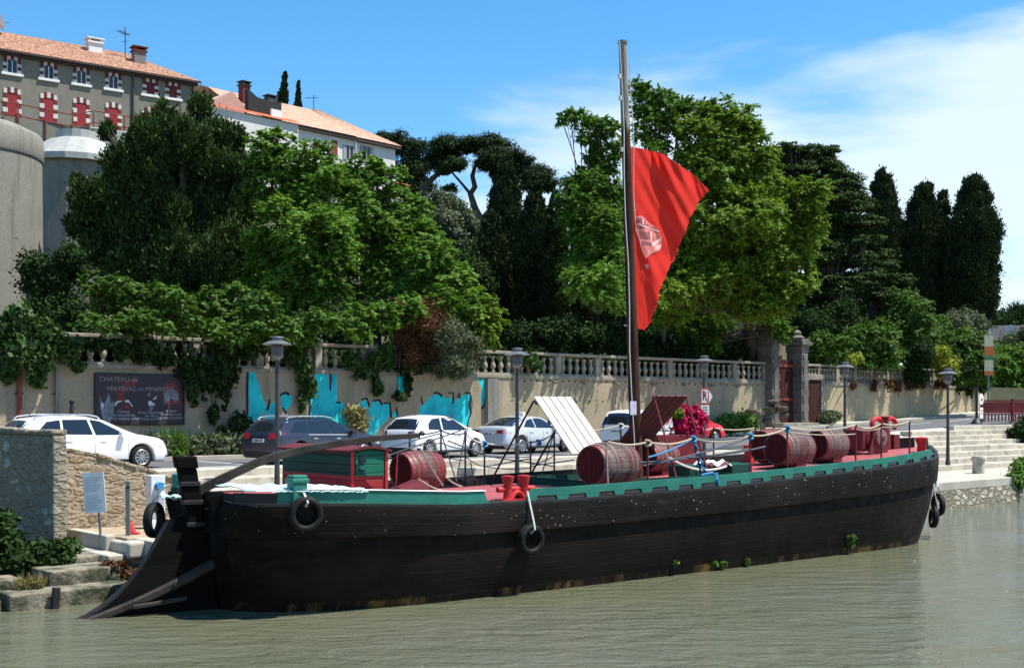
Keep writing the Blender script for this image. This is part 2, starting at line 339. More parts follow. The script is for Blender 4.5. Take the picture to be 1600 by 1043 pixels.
    dk = ramp(nt, noise(nt, coords(nt, 'Object', (9, 9, .7)), 1.6, 6), [(.35, (.030, .013, .009)), (.65, (.085, .042, .028))])
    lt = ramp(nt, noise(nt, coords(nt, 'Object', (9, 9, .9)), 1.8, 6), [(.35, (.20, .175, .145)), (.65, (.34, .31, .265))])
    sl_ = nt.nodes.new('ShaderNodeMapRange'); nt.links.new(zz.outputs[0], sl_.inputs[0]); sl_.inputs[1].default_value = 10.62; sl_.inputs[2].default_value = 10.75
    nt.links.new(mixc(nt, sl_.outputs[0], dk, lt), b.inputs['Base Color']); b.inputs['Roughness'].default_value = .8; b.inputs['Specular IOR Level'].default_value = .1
    bump(nt, b, noise(nt, coords(nt, 'Object', (14, 14, .8)), 2, 5), .5, .02); M['mast'] = m
    M['white_boards'] = pm('white_painted_boards', (.66, .64, .54), (.5, .48, .38), 3, .7, .2, 16)
    M['brown_boards'] = pm('brown_painted_boards', (.085, .027, .023), (.055, .02, .017), 3, .75, .3, 16)
    m, nt, b = newmat('barrel_staves'); v = coords(nt)
    oi = nt.nodes.new('ShaderNodeObjectInfo'); vo_ = nt.nodes.new('ShaderNodeVectorMath'); vo_.operation = 'ADD'; nt.links.new(coords(nt, 'Object', (3, .9, .9)), vo_.inputs[0])
    rm_ = nt.nodes.new('ShaderNodeMath'); rm_.operation = 'MULTIPLY'; nt.links.new(oi.outputs['Random'], rm_.inputs[0]); rm_.inputs[1].default_value = 37.; nt.links.new(rm_.outputs[0], vo_.inputs[1])
    sp = nt.nodes.new('ShaderNodeSeparateXYZ'); nt.links.new(v, sp.inputs[0])
    an = nt.nodes.new('ShaderNodeMath'); an.operation = 'ARCTAN2'; nt.links.new(sp.outputs[1], an.inputs[0]); nt.links.new(sp.outputs[2], an.inputs[1])
    ml = nt.nodes.new('ShaderNodeMath'); ml.operation = 'MULTIPLY'; nt.links.new(an.outputs[0], ml.inputs[0]); ml.inputs[1].default_value = 26/6.2832
    fr = nt.nodes.new('ShaderNodeMath'); fr.operation = 'FRACT'; nt.links.new(ml.outputs[0], fr.inputs[0])
    fl = nt.nodes.new('ShaderNodeMath'); fl.operation = 'FLOOR'; nt.links.new(ml.outputs[0], fl.inputs[0])
    wn = nt.nodes.new('ShaderNodeTexWhiteNoise'); wn.noise_dimensions = '1D'; nt.links.new(fl.outputs[0], wn.inputs['W'])
    col = ramp(nt, wn.outputs[0], [(0, (.055, .015, .013)), (.6, (.10, .026, .023)), (1, (.12, .045, .036))])
    wr = ramp(nt, noise(nt, vo_.outputs[0], 2.0, 7, .7), [(.46, 0.), (.58, .85)])
    col = mixc(nt, wr, col, ramp(nt, wn.outputs[0], [(0, (.085, .07, .058)), (1, (.20, .175, .15))]))
    j = ramp(nt, fr.outputs[0], [(0, 0.), (.09, 1.), (.91, 1.), (1, 0.)])
    nt.links.new(mixc(nt, j, (.03, .012, .01), col), b.inputs['Base Color']); b.inputs['Roughness'].default_value = .7
    bump(nt, b, j, .6, .012); M['staves'] = m
    M['hoop'] = pm('red_hoop_iron', (.30, .03, .033), (.17, .035, .032), 5, .5, .2, 20)
    M['cabin_roof'] = pm('dull_red_roof_paint', (.13, .016, .018), (.09, .012, .014), 3, .6)
    M['hoop_grey'] = pm('grey_hoop_iron', (.12, .11, .10), (.22, .12, .10), 5, .55, .2, 20)
    M['head'] = planks('barrel_head_red', (.05, .0085, .0085), (.08, .014, .0135), 1, .12, .6, .05)
    M['rope'] = pm('pale_rope', (.52, .44, .32), (.36, .29, .20), 30, .9)
    M['rope_white'] = pm('white_rope', (.72, .70, .66), (.5, .48, .45), 30, .9)
    M['rope_blue'] = pm('blue_rope', (.03, .17, .38), (.05, .30, .52), 20, .8)
    M['rope_dark'] = pm('dark_blue_rope', (.05, .075, .10), (.10, .12, .14), 20, .85)
    M['rubber'] = pm('black_rubber', (.007, .007, .007), (.018, .018, .017), 5, .65, .3, 20, spec=.2)
    M['tarp'] = pm('pale_blue_tarp', (.55, .72, .72), (.40, .60, .61), 3, .5, .3, 8)
    M['white_cloth'] = pm('white_sheet', (.8, .8, .78), (.66, .66, .64), 4, .7)
    m, nt, b = newmat('red_flag_cloth')
    col = ramp(nt, noise(nt, coords(nt), 1.4, 6), [(.3, (.86, .045, .028)), (.7, (.78, .036, .024))])
    nt.links.new(col, b.inputs['Base Color']); b.inputs['Roughness'].default_value = .7; b.inputs['Specular IOR Level'].default_value = .15
    tr = nt.nodes.new('ShaderNodeBsdfTranslucent'); nt.links.new(col, tr.inputs[0]); mx = nt.nodes.new('ShaderNodeMixShader'); mx.inputs[0].default_value = .45
    nt.links.new(b.outputs[0], mx.inputs[1]); nt.links.new(tr.outputs[0], mx.inputs[2]); nt.links.new(mx.outputs[0], nt.nodes['Material Output'].inputs[0]); M['flag'] = m
    M['emblem'] = pm('faded_emblem', (.60, .20, .175), (.56, .13, .11), 6, .8)
    M['emblem_line'] = pm('pale_emblem_line', (.74, .46, .42), (.66, .34, .31), 6, .8)
    M['emblem_dark'] = pm('dark_emblem_patch', (.25, .07, .07), (.34, .08, .08), 6, .8)
    # town
    m, nt, b = newmat('clay_tiles'); v = coords(nt)
    col = ramp(nt, noise(nt, coords(nt, 'Object', (4, 2.2, 2.2)), 1.2, 4, .8), [(.32, (.13, .06, .04)), (.5, (.34, .165, .10)), (.66, (.55, .36, .24))])
    nt.links.new(col, b.inputs['Base Color']); b.inputs['Roughness'].default_value = .9; M['tiles'] = m
    m2, nt, b = newmat('pale_clay_tiles')
    col = ramp(nt, noise(nt, coords(nt, 'Object', (4, 2.2, 2.2)), 1.2, 4, .8), [(.32, (.26, .15, .10)), (.5, (.46, .28, .19)), (.66, (.60, .43, .31))])
    nt.links.new(col, b.inputs['Base Color']); b.inputs['Roughness'].default_value = .9; M['tiles_pale'] = m2
    M['tiles_red'] = pm('new_red_tiles', (.55, .14, .06), (.45, .10, .05), 3, .9)
    M['brick'] = pm('red_brick', (.16, .03, .025), (.11, .022, .02), 3, .9)
    M['shutter'] = pm('red_shutter', (.30, .012, .014), (.24, .01, .012), 3, .6)
    M['shutter_grey'] = pm('grey_shutter', (.32, .34, .35), None, 3, .6)
    M['white'] = pm('white_paint', (.78, .77, .74), (.66, .65, .62), 3, .7)
    M['pale'] = pm('pale_roof_sheet', (.38, .385, .35), (.31, .31, .285), 2, .6)
    M['slate'] = pm('dark_slate', (.02, .021, .025), (.014, .0145, .017), 3, .7)
    M['rust_dark'] = pm('dark_eaves', (.07, .045, .036), (.045, .032, .028), 3, .8)
    M['rust'] = pm('rust_red_iron', (.22, .045, .025), (.15, .03, .02), 6, .6)
    m, nt, b = newmat('window_glass'); b.inputs['Base Color'].default_value = (.02, .025, .03, 1); b.inputs['Roughness'].default_value = .05; M['glass'] = m
    m, nt, b = newmat('car_glass'); b.inputs['Base Color'].default_value = (.012, .016, .022, 1); b.inputs['Roughness'].default_value = .04; b.inputs['Specular IOR Level'].default_value = .8; M['carglass'] = m
    for k, c, c2, me in (('car_white', (.78, .78, .78), (.76, .76, .76), 0), ('car_dark', (.028, .032, .048), (.03, .034, .05), .3), ('car_silver', (.55, .57, .60), (.53, .55, .58), .25), ('car_red', (.62, .012, .012), (.58, .011, .011), 0)):
        M[k] = pm(k+'_paint', c, c2, .8, .32, 0, metal=me, coat=.6)
    M['trim'] = pm('black_trim', (.016, .016, .017), None, 4, .5)
    M['rim'] = pm('alloy_rim', (.42, .43, .45), (.36, .37, .38), 5, .35, metal=.7)
    M['chrome'] = pm('bright_rail', (.72, .73, .74), None, 4, .25, metal=.8)
    M['tail'] = pm('red_lamp_glass', (.46, .012, .016), (.36, .01, .014), 8, .2, coat=.5)
    M['headlamp'] = pm('clear_lamp_glass', (.55, .57, .6), None, 8, .1, coat=.8)
    M['plate'] = pm('number_plate', (.62, .62, .6), None, 4, .4)
    M['ink'] = pm('black_ink', (.012, .012, .014), None, 4, .6)
    M['lamp_pole'] = pm('dark_grey_pole', (.035, .035, .04), (.055, .055, .06), 3, .45, metal=.3)
    M['lamp_grey'] = pm('grey_lantern_metal', (.20, .205, .215), (.15, .155, .16), 3, .4, metal=.4)
    M['frost'] = pm('lantern_glass', (.12, .125, .13), None, 3, .3)
    M['cyan'] = pm('turquoise_spray', (.008, .56, .60), (.006, .38, .46), 1.6, .7, .3, 14, lo=.4, hi=.6)
    m, nt, b = newmat('turquoise_spray'); v = coords(nt)
    col = ramp(nt, noise(nt, v, 1.1, 5, .6), [(.38, (.006, .36, .44)), (.5, (.008, .54, .58)), (.64, (.02, .66, .66))])
    col = mixc(nt, ramp(nt, noise(nt, v, 5, 8, .75), [(.60, 0.), (.72, .75)]), col, (.33, .30, .22))
    col = mixc(nt, ramp(nt, noise(nt, coords(nt, 'Object', (3, 3, .3)), 1.4, 6, .65), [(.55, 0.), (.8, .5)]), col, (.02, .20, .23))
    nt.links.new(col, b.inputs['Base Color']); b.inputs['Roughness'].default_value = .8; bump(nt, b, noise(nt, v, 14, 6, .7), .4, .03); M['cyan'] = m
    M['outline'] = pm('black_purple_spray', (.014, .009, .022), None, 3, .7)
    M['poster'] = pm('dark_poster', (.022, .020, .030), (.035, .018, .026), 1.2, .45)
    M['poster_red'] = pm('poster_red', (.20, .022, .02), (.12, .016, .016), 3, .45)
    M['poster_grey'] = pm('poster_grey', (.22, .24, .26), (.10, .10, .13), 5, .45)
    M['poster_white'] = pm('poster_white', (.62, .62, .62), (.5, .5, .52), 6, .45)
    M['poster_text'] = pm('poster_lettering', (.40, .39, .40), None, 3, .5)
    M['poster_text_dim'] = pm('poster_title_lettering', (.30, .25, .26), None, 3, .5)
    M['bark'] = pm('bark', (.085, .068, .05), (.045, .036, .028), 4, .95, .8, 12)
    M['bark_grey'] = pm('grey_bark', (.16, .145, .12), (.09, .08, .066), 4, .95, .8, 12)
    M['door_brown'] = planks('brown_gate_boards', (.05, .016, .014), (.075, .024, .02), 0, .2, .8)
    M['fence_red'] = pm('red_railing_paint', (.20, .022, .022), (.15, .018, .018), 3, .6)
    M['sign_yellow'] = pm('banner_cream', (.62, .56, .36), (.5, .45, .3), 4, .7)
    M['sign_orange'] = pm('banner_orange', (.62, .16, .04), None, 4, .7)
    M['sign_green'] = pm('banner_green', (.06, .22, .10), None, 4, .7)
    M['notice'] = pm('notice_print', (.38, .42, .48), None, 30, .6)
    M['violet_paper'] = pm('lilac_paper', (.55, .52, .66), None, 6, .8)
    # leaves
    M['lf_juniper'] = leafmat('juniper_leaves', (.013, .026, .010), (.085, .135, .038), .12)
    M['lf_cypress'] = leafmat('cypress_leaves', (.009, .016, .008), (.060, .086, .030), .08)
    M['lf_pine'] = leafmat('pine_needles', (.014, .026, .013), (.05, .08, .032), .1)
    M['lf_robinia'] = leafmat('robinia_leaves', (.055, .135, .016), (.215, .37, .045), .36)
    M['lf_lime'] = leafmat('yellow_green_leaves', (.065, .14, .014), (.27, .38, .036), .36)
    M['lf_bush'] = leafmat('bush_leaves', (.045, .10, .016), (.15, .27, .04), .3)
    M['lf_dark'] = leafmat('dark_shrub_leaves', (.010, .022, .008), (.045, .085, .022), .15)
    M['lf_ivy'] = leafmat('ivy_leaves', (.016, .042, .010), (.07, .14, .026), .2)
    M['lf_olive'] = leafmat('grey_green_leaves', (.055, .075, .035), (.15, .18, .09), .2)
    M['lf_yellow'] = leafmat('yellow_flowering_leaves', (.10, .16, .02), (.38, .40, .04), .3)
    M['lf_dead'] = leafmat('dead_brown_leaves', (.045, .024, .012), (.20, .10, .05), .15)
    M['lf_pink'] = leafmat('magenta_petals', (.36, .008, .07), (.62, .02, .16), .3)
    M['lf_dry'] = leafmat('dry_grass_blades', (.16, .13, .05), (.36, .32, .14), .2)
    M['lf_moss'] = leafmat('waterline_weed', (.03, .075, .012), (.10, .19, .03), .25)
setup_mats()

# ------------------------------------------------------------------ setting: ground, water, quay, parking, road
def struct(o): o['kind'] = 'structure'; return o
def setting():
    # one ground sheet reaching the horizon, laid out along the quay, with the canal bed cut into it
    al = [-1500, -700, -300, -150, -100, -70]+list(range(-60, 111, 3))+[130, 160, 200, 300, 700, 1600]
    bl = [-1500, -600, -200, -60, -15.2, -14.9, -5.9, -5.7, .12, .34]+[1.5, 3]+list(range(5, 70, 3))+[80, 100, 130, 180, 300, 700, 1600]
    def hz(a, b):
        if b <= -15.2: return -1.6 if b > -61 else (-1.6 if b > -201 else .5)
        if b <= -5.8: return .45
        if b <= .13: return zroad(a)-.12
        p = Q(a, b); return zhill(p.x, p.y) if b < 500 else 5
    v = [Q(a, b, hz(a, b)) for b in bl for a in al]; n = len(al)
    g = MB(); g.add(v, [(j*n+i, j*n+i+1, (j+1)*n+i+1, (j+1)*n+i) for j in range(len(bl)-1) for i in range(n-1)])
    struct(g.build('ground', MT['ground'], smooth=True, ang=30))
    w = MB(); w.add([(-400, -120, 0), (400, -120, 0), (400, 300, 0), (-400, 300, 0)], [(0, 1, 2, 3)])
    # the water stops at the quay face and at the left landing
    w = MB(QM); w.add([(-200, -140, 0), (320, -140, 0), (320, -14.98, 0), (-200, -14.98, 0)], [(0, 1, 2, 3)])
    struct(w.build('water', MT['water']))
    # lower quay: slab with a coping, standing on a rubble face
    q = MB(QM); q.box(-4.6, 70, -16.2, -9.7, .62, .95)
    struct(q.build('lower_quay', MT['paving'], bevel=.03))
    f = MB(QM); f.hexa([(-4.6, -16.75, -1.2), (70, -16.75, -1.2), (70, -15.6, -1.2), (-4.6, -15.6, -1.2), (-4.6, -16.24, .62), (70, -16.24, .62), (70, -15.6, .62), (-4.6, -15.6, .62)])
    o = f.build('quay_wall', MT['rubble_quay']); tag(o, 'pale rubble stone facing of the quay dipping into the canal', 'quay wall')
    p = MB(QM); p.box(-14, 23, -6.2, -1.2, 1.5, 1.9); struct(p.build('parking_lot', MT['asphalt']))
    pv = MB(QM); xs = [29.5+i for i in range(17)]
    pv.add([p for a in xs for p in ((a, -9.66, 1.895), (a, -7.25, zroad(a)))], [(2*i, 2*i+2, 2*i+3, 2*i+1) for i in range(16)]); struct(pv.build('pavement', MT['paving']))
    rd = MB(QM); xs = [23, 25, 27, 29.45, 29.55]+[31+i*2 for i in range(25)]; nb = lambda a: -6.2 if a < 29.5 else -7.3
    rd.add([(a, b, zroad(a)+.004) for a in xs for b in (nb(a), -1.2)], [(2*i, 2*i+2, 2*i+3, 2*i+1) for i in range(len(xs)-1)])
    for i in range(len(xs)-1):
        a0, a1 = xs[i], xs[i+1]; rd.add([(a0, nb(a0), .5), (a1, nb(a1), .5), (a1, nb(a1), zroad(a1)), (a0, nb(a0), zroad(a0))], [(0, 1, 2, 3)])
    struct(rd.build('road', MT['asphalt'], smooth=True, ang=30))
    k = MB(QM); xs = [-14+i*2 for i in range(41)]
    vs = []
    for a in xs:
        z = zroad(a); vs += [(a, -1.2, z-.2), (a, -1.2, z+.13), (a, .1, z+.15), (a, .1, z-.2)]
    k.add(vs, [(4*i+j, 4*i+4+j, 4*i+5+j, 4*i+1+j) for i in range(len(xs)-1) for j in range(3)])
    struct(k.build('kerb_pavement', MT['paving']))
    lm = MB(QM)
    for a0 in (-2.2, 3.4, 9.0, 14.6, 20.2): lm.box(a0, a0+.12, -5.9, -1.4, 1.9, 1.905)
    lm.box(-3, 22.9, -6.02, -5.9, 1.9, 1.905)
    for a0 in (40, 44.5, 49, 53.5):
        z0, z1 = zroad(a0)+.012, zroad(a0+2.6)+.012
        lm.add([(a0, -3.75, z0), (a0+2.6, -3.75, z1), (a0+2.6, -3.6, z1), (a0, -3.6, z0)], [(0, 1, 2, 3)])
    struct(lm.build('road_marking', MT['marking']))
setting()
def steps():
    o = thing('stone_steps', 'long pale stone steps climbing from the lower quay to the car park and road', 'steps', Q(0, -12, .95), QROT)
    hM = Matrix.Translation((0, 12, -.95))
    for i in range(4):                                             # left flight, four deep treads
        s = MB(hM); s.box(-2.6, 29.5, -9.85+i*.9, -6.2 if i == 3 else -9.85+(i+1)*.9+.05, .6, .95+(i+1)*.2375-(.004 if i == 3 else 0)); s.build('tread', MT['steps'], o, bevel=.025)
    for i in range(4):                                             # right flight, eight treads running up to the ramp
        s = MB(hM); s.box(29.5, 49.5, -12.1+i*.62, -12.1+(i+1)*.62+(.05 if i < 3 else 0), .6, .95+(i+1)*.2375); s.build('tread', MT['steps'], o, bevel=.025)
    for i in range(4):
        s = MB(hM); s.box((31, 34, 37, 42)[i], 49.5, -9.62+i*.58, -9.62+(i+1)*.58+(.05 if i < 3 else 0.02), 1.2, 1.9+(i+1)*.225); s.build('tread', MT['steps'], o, bevel=.025)
steps()

# ------------------------------------------------------------------ the retaining wall with its balustrade
ZL, ZT = 5.12, 6.12
def baluster_mesh():
    m = MB(); m.lathe([(.1, 0), (.1, .06), (.06, .09), (.085, .16), (.125, .26), (.115, .34), (.07, .46), (.058, .56), (.08, .60), (.1, .63), (.1, .70)], n=10)
    return m
def retaining(name, label, a0, a1, bays, per, mat, seed):
    root = thing(name, label, 'wall', Q(a0, 0, 1.9), QROT); L = a1-a0; rr = random.Random(seed)
    w = MB(); w.box(0, L, 0, .32, -1.0, ZL-1.9-.16)
    w.build('wall_face', [mat, MT['hole']], root)
    c = MB(); c.box(-.03, L+.03, -.05, .36, ZL-1.9-.16, ZL-1.9); c.build('ledge', MT['stone'], root, bevel=.02)
    bm_ = baluster_mesh(); first = None; bw = L/bays
    for i in range(bays+1):
        x = i*bw; p = MB(); p.box(max(0, x-.15), min(L, x+.15), .0, .30, ZL-1.9, ZT-1.9-.13); p.build('pier', MT['stone'], root, bevel=.015)
        if i < bays:
            pl = MB(); pl.box(x+.15, x+bw-.15, .03, .27, ZL-1.9, ZL-1.9+.07); pl.build('plinth', MT['stone'], root)
            for j in range(per):
                bx = x+.15+(bw-.3)*(j+.5)/per
                if first is None:
                    first = bm_.build('baluster', MT['stone'], root, smooth=True); ob = first
                else:
                    ob = first.copy(); COL.objects.link(ob); ob.parent = root
                ob.location = (bx, .15, ZL-1.9+.07)
    h = MB(); h.box(-.04, L+.04, -.04, .34, ZT-1.9-.13, ZT-1.9); h.build('handrail', MT['stone'], root, bevel=.025)
    return root
AG0, AG1 = QA(1196, 0), QA(1252, 0)
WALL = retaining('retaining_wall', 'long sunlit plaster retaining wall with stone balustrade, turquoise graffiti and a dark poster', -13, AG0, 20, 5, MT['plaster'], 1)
WALLR = retaining('retaining_wall', 'plain plaster retaining wall with balustrade beside the ramp road, right of the dark gate', AG1, QA(1546, 0), 12, 5, MT['plaster_right'], 2)
def holes():
    m = MB()
    for row, z in ((0, 3.0), (1, 2.1)):
        n = 40 if row == 0 else 20
        for i in range(n):
            px = 800+(1185-800)*(i/(n-1)); a = QA(px, 0)+13
            m.lathe([(.05, -.004), (.05, .004)], Matrix.Translation((a, 0, z-.02*(i % 3))) @ Matrix.Rotation(R(90), 4, 'X'), 8)
    m.build('weep_hole', MT['hole'], WALL)['kind'] = 'stuff'
    for px in (865, 912, 961, 1020, 1066, 1110, 1150):
        a = QA(px, 0)+13; s = MB(); s.tube([(a, .02, 2.95), (a, -.28, 2.9)], [.07, .055], 8); s.build('water_spout', MT['stone'], WALL)
    # a shallow buttress and a pipe
    a = QA(770, 0)+13; s = MB(); s.box(a-.45, a+.15, -.22, 0.0, -.5, 3.02); s.build('buttress', MT['concrete_dark'], WALL)
holes()
def graffiti():
    # spray-painted letters: measured outlines laid on the plaster, sheets 3 mm proud of it
    def onwall(px, py):
        a = QA(px, 0); d = Q(a, 0).y; return (a+13, HC+(640-py)/F*d-1.9)
    polys = [
        ([(388, 578), (397, 577), (404, 600), (411, 622), (416, 634), (412, 645), (401, 655), (390, 664), (383, 664), (386, 650), (389, 640)], [[(397, 576), (387, 577), (386, 612), (386, 648), (384, 652), (381, 640), (382, 664)]]),
        ([(413, 650), (420, 634), (426, 628), (432, 632), (432, 658), (416, 660)], [[(421, 623), (420, 634), (417, 640)]]),
        ([(439, 618), (447, 614), (456, 620), (455, 632), (447, 640), (440, 636)], [[(437, 617), (446, 613), (452, 616)], [(441, 636), (447, 645)]]),
        ([(480, 624), (478, 612), (482, 592), (490, 587), (500, 581), (510, 580), (515, 600), (518, 580), (525, 580), (526, 604), (527, 626), (536, 628), (540, 645), (543, 668), (541, 684), (520, 676), (486, 655), (486, 636)], [[(496, 578), (508, 578)], [(516, 610), (517, 579), (524, 579)], [(478, 612), (484, 630), (483, 654)], [(525, 628), (532, 629)]]),
        ([(556, 634), (563, 630), (571, 623), (575, 634), (576, 650), (570, 668), (576, 680), (586, 679), (592, 668), (606, 655), (609, 636), (608, 630), (598, 632), (590, 626), (582, 628), (576, 640)], [[(556, 632), (560, 630)], [(564, 624), (573, 622), (577, 634)], [(583, 626), (592, 624), (597, 632)], [(600, 630), (609, 629), (611, 652)]]),
        ([(613, 646), (619, 640), (620, 650), (614, 652)], [[(619, 636), (621, 650)]]),
        ([(619, 585), (636, 584), (637, 598), (630, 612), (620, 616), (622, 600)], [[(617, 581), (636, 582), (637, 596)]]),
        ([(655, 640), (660, 632), (668, 625), (676, 617), (686, 616), (700, 622), (706, 620), (708, 632), (703, 650), (690, 654), (672, 655), (657, 650)], [[(658, 619), (660, 632)], [(677, 614), (684, 613), (691, 619)], [(701, 614), (708, 613), (708, 630)]]),
        ([(706, 640), (709, 628), (716, 622), (726, 616), (733, 616), (735, 625), (733, 640), (735, 652), (731, 664), (722, 666), (706, 655)], [[(714, 620), (717, 613), (718, 622)], [(726, 614), (734, 613), (736, 622), (733, 632), (736, 644), (732, 654), (730, 666)]]),
        ([(746, 590), (751, 584), (754, 596), (757, 586), (761, 586), (760, 610), (757, 626), (753, 636), (751, 620), (752, 604)], [[(750, 586), (750, 594)], [(760, 584), (761, 608), (756, 634), (752, 638)]]),
    ]
    for pl, lines in polys:
        rj = random.Random(len(pl)); pc = []
        for i, p in enumerate(pl):
            p0, p2, p3 = pl[i-1], pl[(i+1) % len(pl)], pl[(i+2) % len(pl)]
            for j in range(4):
                t = j/4; pc.append(tuple(.5*(2*p[k]+(p2[k]-p0[k])*t*.7+(2*p0[k]-5*p[k]+4*p2[k]-p3[k])*t*t*.7+(3*p[k]-p0[k]-3*p2[k]+p3[k])*t*t*t*.7)+.3*.5*2*(p2[k]-p[k])*t+rj.uniform(-.5, .5) for k in (0, 1)))
        m = MB(); pts = [onwall(*p) for p in pc]
        m.add([(x, -.004, z) for x, z in pts], [tuple(range(len(pts)))])
        o = m.build('spray_letter', MT['cyan'], WALL)
        # spikes need triangulation
        for ln in lines:
            q = [onwall(*p) for p in ln]; w = .055; mm = MB(); vs = []
            for i, (x, z) in enumerate(q):
                x0, z0 = q[max(0, i-1)]; x1, z1 = q[min(len(q)-1, i+1)]; t = Vector((x1-x0, z1-z0)); t.normalize(); n = Vector((-t.y, t.x))*w*(.6+.5*((i*37) % 5)/5)
                vs += [(x+n.x, -.008, z+n.y), (x-n.x, -.008, z-n.y)]
            mm.add(vs, [(2*i, 2*i+1, 2*i+3, 2*i+2) for i in range(len(q)-1)])
            mm.build('spray_outline', MT['outline'], o)
graffiti()
def poster():
    b = -.06; a0, a1 = QA(150, b), QA(286, b); z0, z1 = 3.6-22/F*Q(a0, 0).y, 5.02
    z1 = HC+(640-584)/F*Q(a0, 0).y; Wd = a1-a0; Hh = z1-z0
    r = thing('poster_board', 'wide dark wine cellar poster with red figures on the wall behind the white estate car', 'poster', Q((a0+a1)/2, b, z0), QROT)
    m = MB(); m.box(-Wd/2, Wd/2, 0, .05, 0, Hh); m.build('panel', MT['poster'], r)
    fr = MB(); t = .05
    for x0, x1, y0, y1 in ((-Wd/2-t, Wd/2+t, -t, 0), (-Wd/2-t, Wd/2+t, Hh, Hh+t), (-Wd/2-t, -Wd/2, 0, Hh), (Wd/2, Wd/2+t, 0, Hh)): fr.box(x0, x1, -.03, .055, y0, y1)
    fr.build('frame', MT['trim'], r)
    def sh(name, pts, mat, off=.004):
        q = MB(); q.add([(-Wd/2+x*Wd, -off, (1-y)*Hh) for x, y in pts], [tuple(range(len(pts)))]); q.build(name, mat, r)
    # printed picture areas: glass shapes, red cloth figure, grey figure, right-hand photo
    sh('printed_picture', [(.04, .42), (.08, .62), (.10, .55), (.14, .38), (.17, .58), (.20, .52), (.19, .80), (.15, .98), (.08, .9), (.045, .70)], MT['poster_grey'])
    sh('printed_picture', [(.07, .55), (.085, .62), (.07, .72), (.055, .62)], MT['poster_white'], .006)
    sh('printed_picture', [(.31, .14), (.44, .06), (.47, .12), (.43, .22), (.34, .24), (.30, .48), (.36, .52), (.40, .66), (.36, .58), (.30, .56), (.24, .56), (.20, .66), (.22, .52), (.26, .46), (.18, .26), (.20, .22), (.265, .38), (.285, .18), (.295, .18)], MT['poster_red'])
    sh('printed_picture', [(.20, .62), (.23, .54), (.28, .53), (.285, .55), (.24, .57), (.215, .64)], MT['poster_white'], .006)
    sh('printed_picture', [(.32, .53), (.36, .51), (.41, .64), (.40, .65), (.37, .57), (.32, .555)], MT['poster_white'], .006)
    sh('printed_picture', [(.29, .64), (.36, .60), (.37, .72), (.33, .68), (.27, .73)], MT['poster_red'], .005)
    sh('printed_picture', [(.59, .54), (.62, .53), (.65, .58), (.67, .60), (.66, .62), (.59, .62)], MT['poster_white'])
    sh('printed_picture', [(.60, .63), (.66, .63), (.63, .74), (.60, .74)], MT['poster_grey'])
    sh('printed_picture', [(.65, .48), (.69, .42), (.68, .48), (.64, .52)], MT['poster_white'])
    sh('printed_picture', [(.58, .37), (.61, .37), (.61, .43), (.58, .43)], MT['poster_grey'])
    sh('printed_picture', [(.76, .22), (.80, .12), (.84, .18), (.88, .14), (.93, .22), (.96, .3), (.97, .6), (.76, .62)], MT['poster_red'])
    sh('printed_picture', [(.77, .36), (.82, .30), (.88, .28), (.93, .34), (.95, .50), (.90, .56), (.86, .46), (.81, .56), (.775, .60)], MT['poster_grey'], .006)
    T = Matrix.Rotation(R(90), 4, 'X')
    def tx(s, x, y, size, mat, sx=1.): text(s, size, mat, r, Matrix.Translation((-Wd/2+x*Wd, -.008, (1-y)*Hh)) @ T, 'lettering', sx)
    tx('CHATEAU de', .25, .10, .2, MT['poster_text_dim'], 1.15)
    tx('VENTENAC en MINERVOIS', .50, .29, .2, MT['poster_text_dim'], 1.02)
    for i, s in enumerate(('Caveau', 'et exposition', 'Wine tasting cellar')): tx(s, .31, .75+.07*i, .145, MT['poster_text'], 1.0)
    for i, s in enumerate(('Caves historiques', 'en visite', 'Visites guidées')): tx(s, .62, .77+.065*i, .13, MT['poster_text'], 1.0)
    for i, s in enumerate(('le point', 'de rendez-vous', 'The meeting point of')): tx(s, .855, .74+.07*i, .13, MT['poster_text'], .95)
poster()
def wall_bits():
    for px, y0, y1, wdt in ((30, 560, 650, .16), (88, 575, 650, .12)):
        a = QA(px, -.08); d = Q(a, 0).y; m = MB(); m.tube([(0, 0, 0), (0, 0, HC+(640-y0)/F*d-1.9)], wdt/2, 8)
        o = thing('drain_pipe', 'rusty brown drain pipe on the wall under the ivy' if px == 30 else 'grey drain pipe on the wall left of the poster', 'pipe', Q(a, -.1, 1.9), QROT)
        m.build('pipe', MT['rust'] if px == 30 else MT['lamp_grey'], o, smooth=True)
        c = MB()
        for z in (.6, 2.2): c.box(-wdt*.7, wdt*.7, -.04, .1, z, z+.05)
        c.build('bracket', MT['trim'], o)
    a = QA(308, -.03); z = HC+(640-634)/F*Q(a, 0).y
    o = thing('utility_box', 'small grey meter box on the wall right of the poster', 'box', Q(a, -.12, z), QROT)
    m = MB(); m.box(-.26, .26, 0, .12, 0, .5); m.build('case', MT['concrete_dark'], o, bevel=.02)
    m = MB(); m.box(-.22, .22, -.012, 0, .04, .46); m.build('door', MT['plaster_grey'], o)
    a = QA(115, -.5); o = thing('bollard', 'short dark post standing against the wall left of the poster', 'bollard', Q(a, -.35, 2.03), QROT)
    m = MB(); m.lathe([(.07, 0), (.07, 1.75), (.05, 1.8)], n=12); m.build('post', MT['trim'], o, smooth=True)
    m = MB(); m.lathe([(.085, 1.8), (.085, 1.86), (.03, 1.9)], n=12); m.build('cap', MT['trim'], o)
wall_bits()
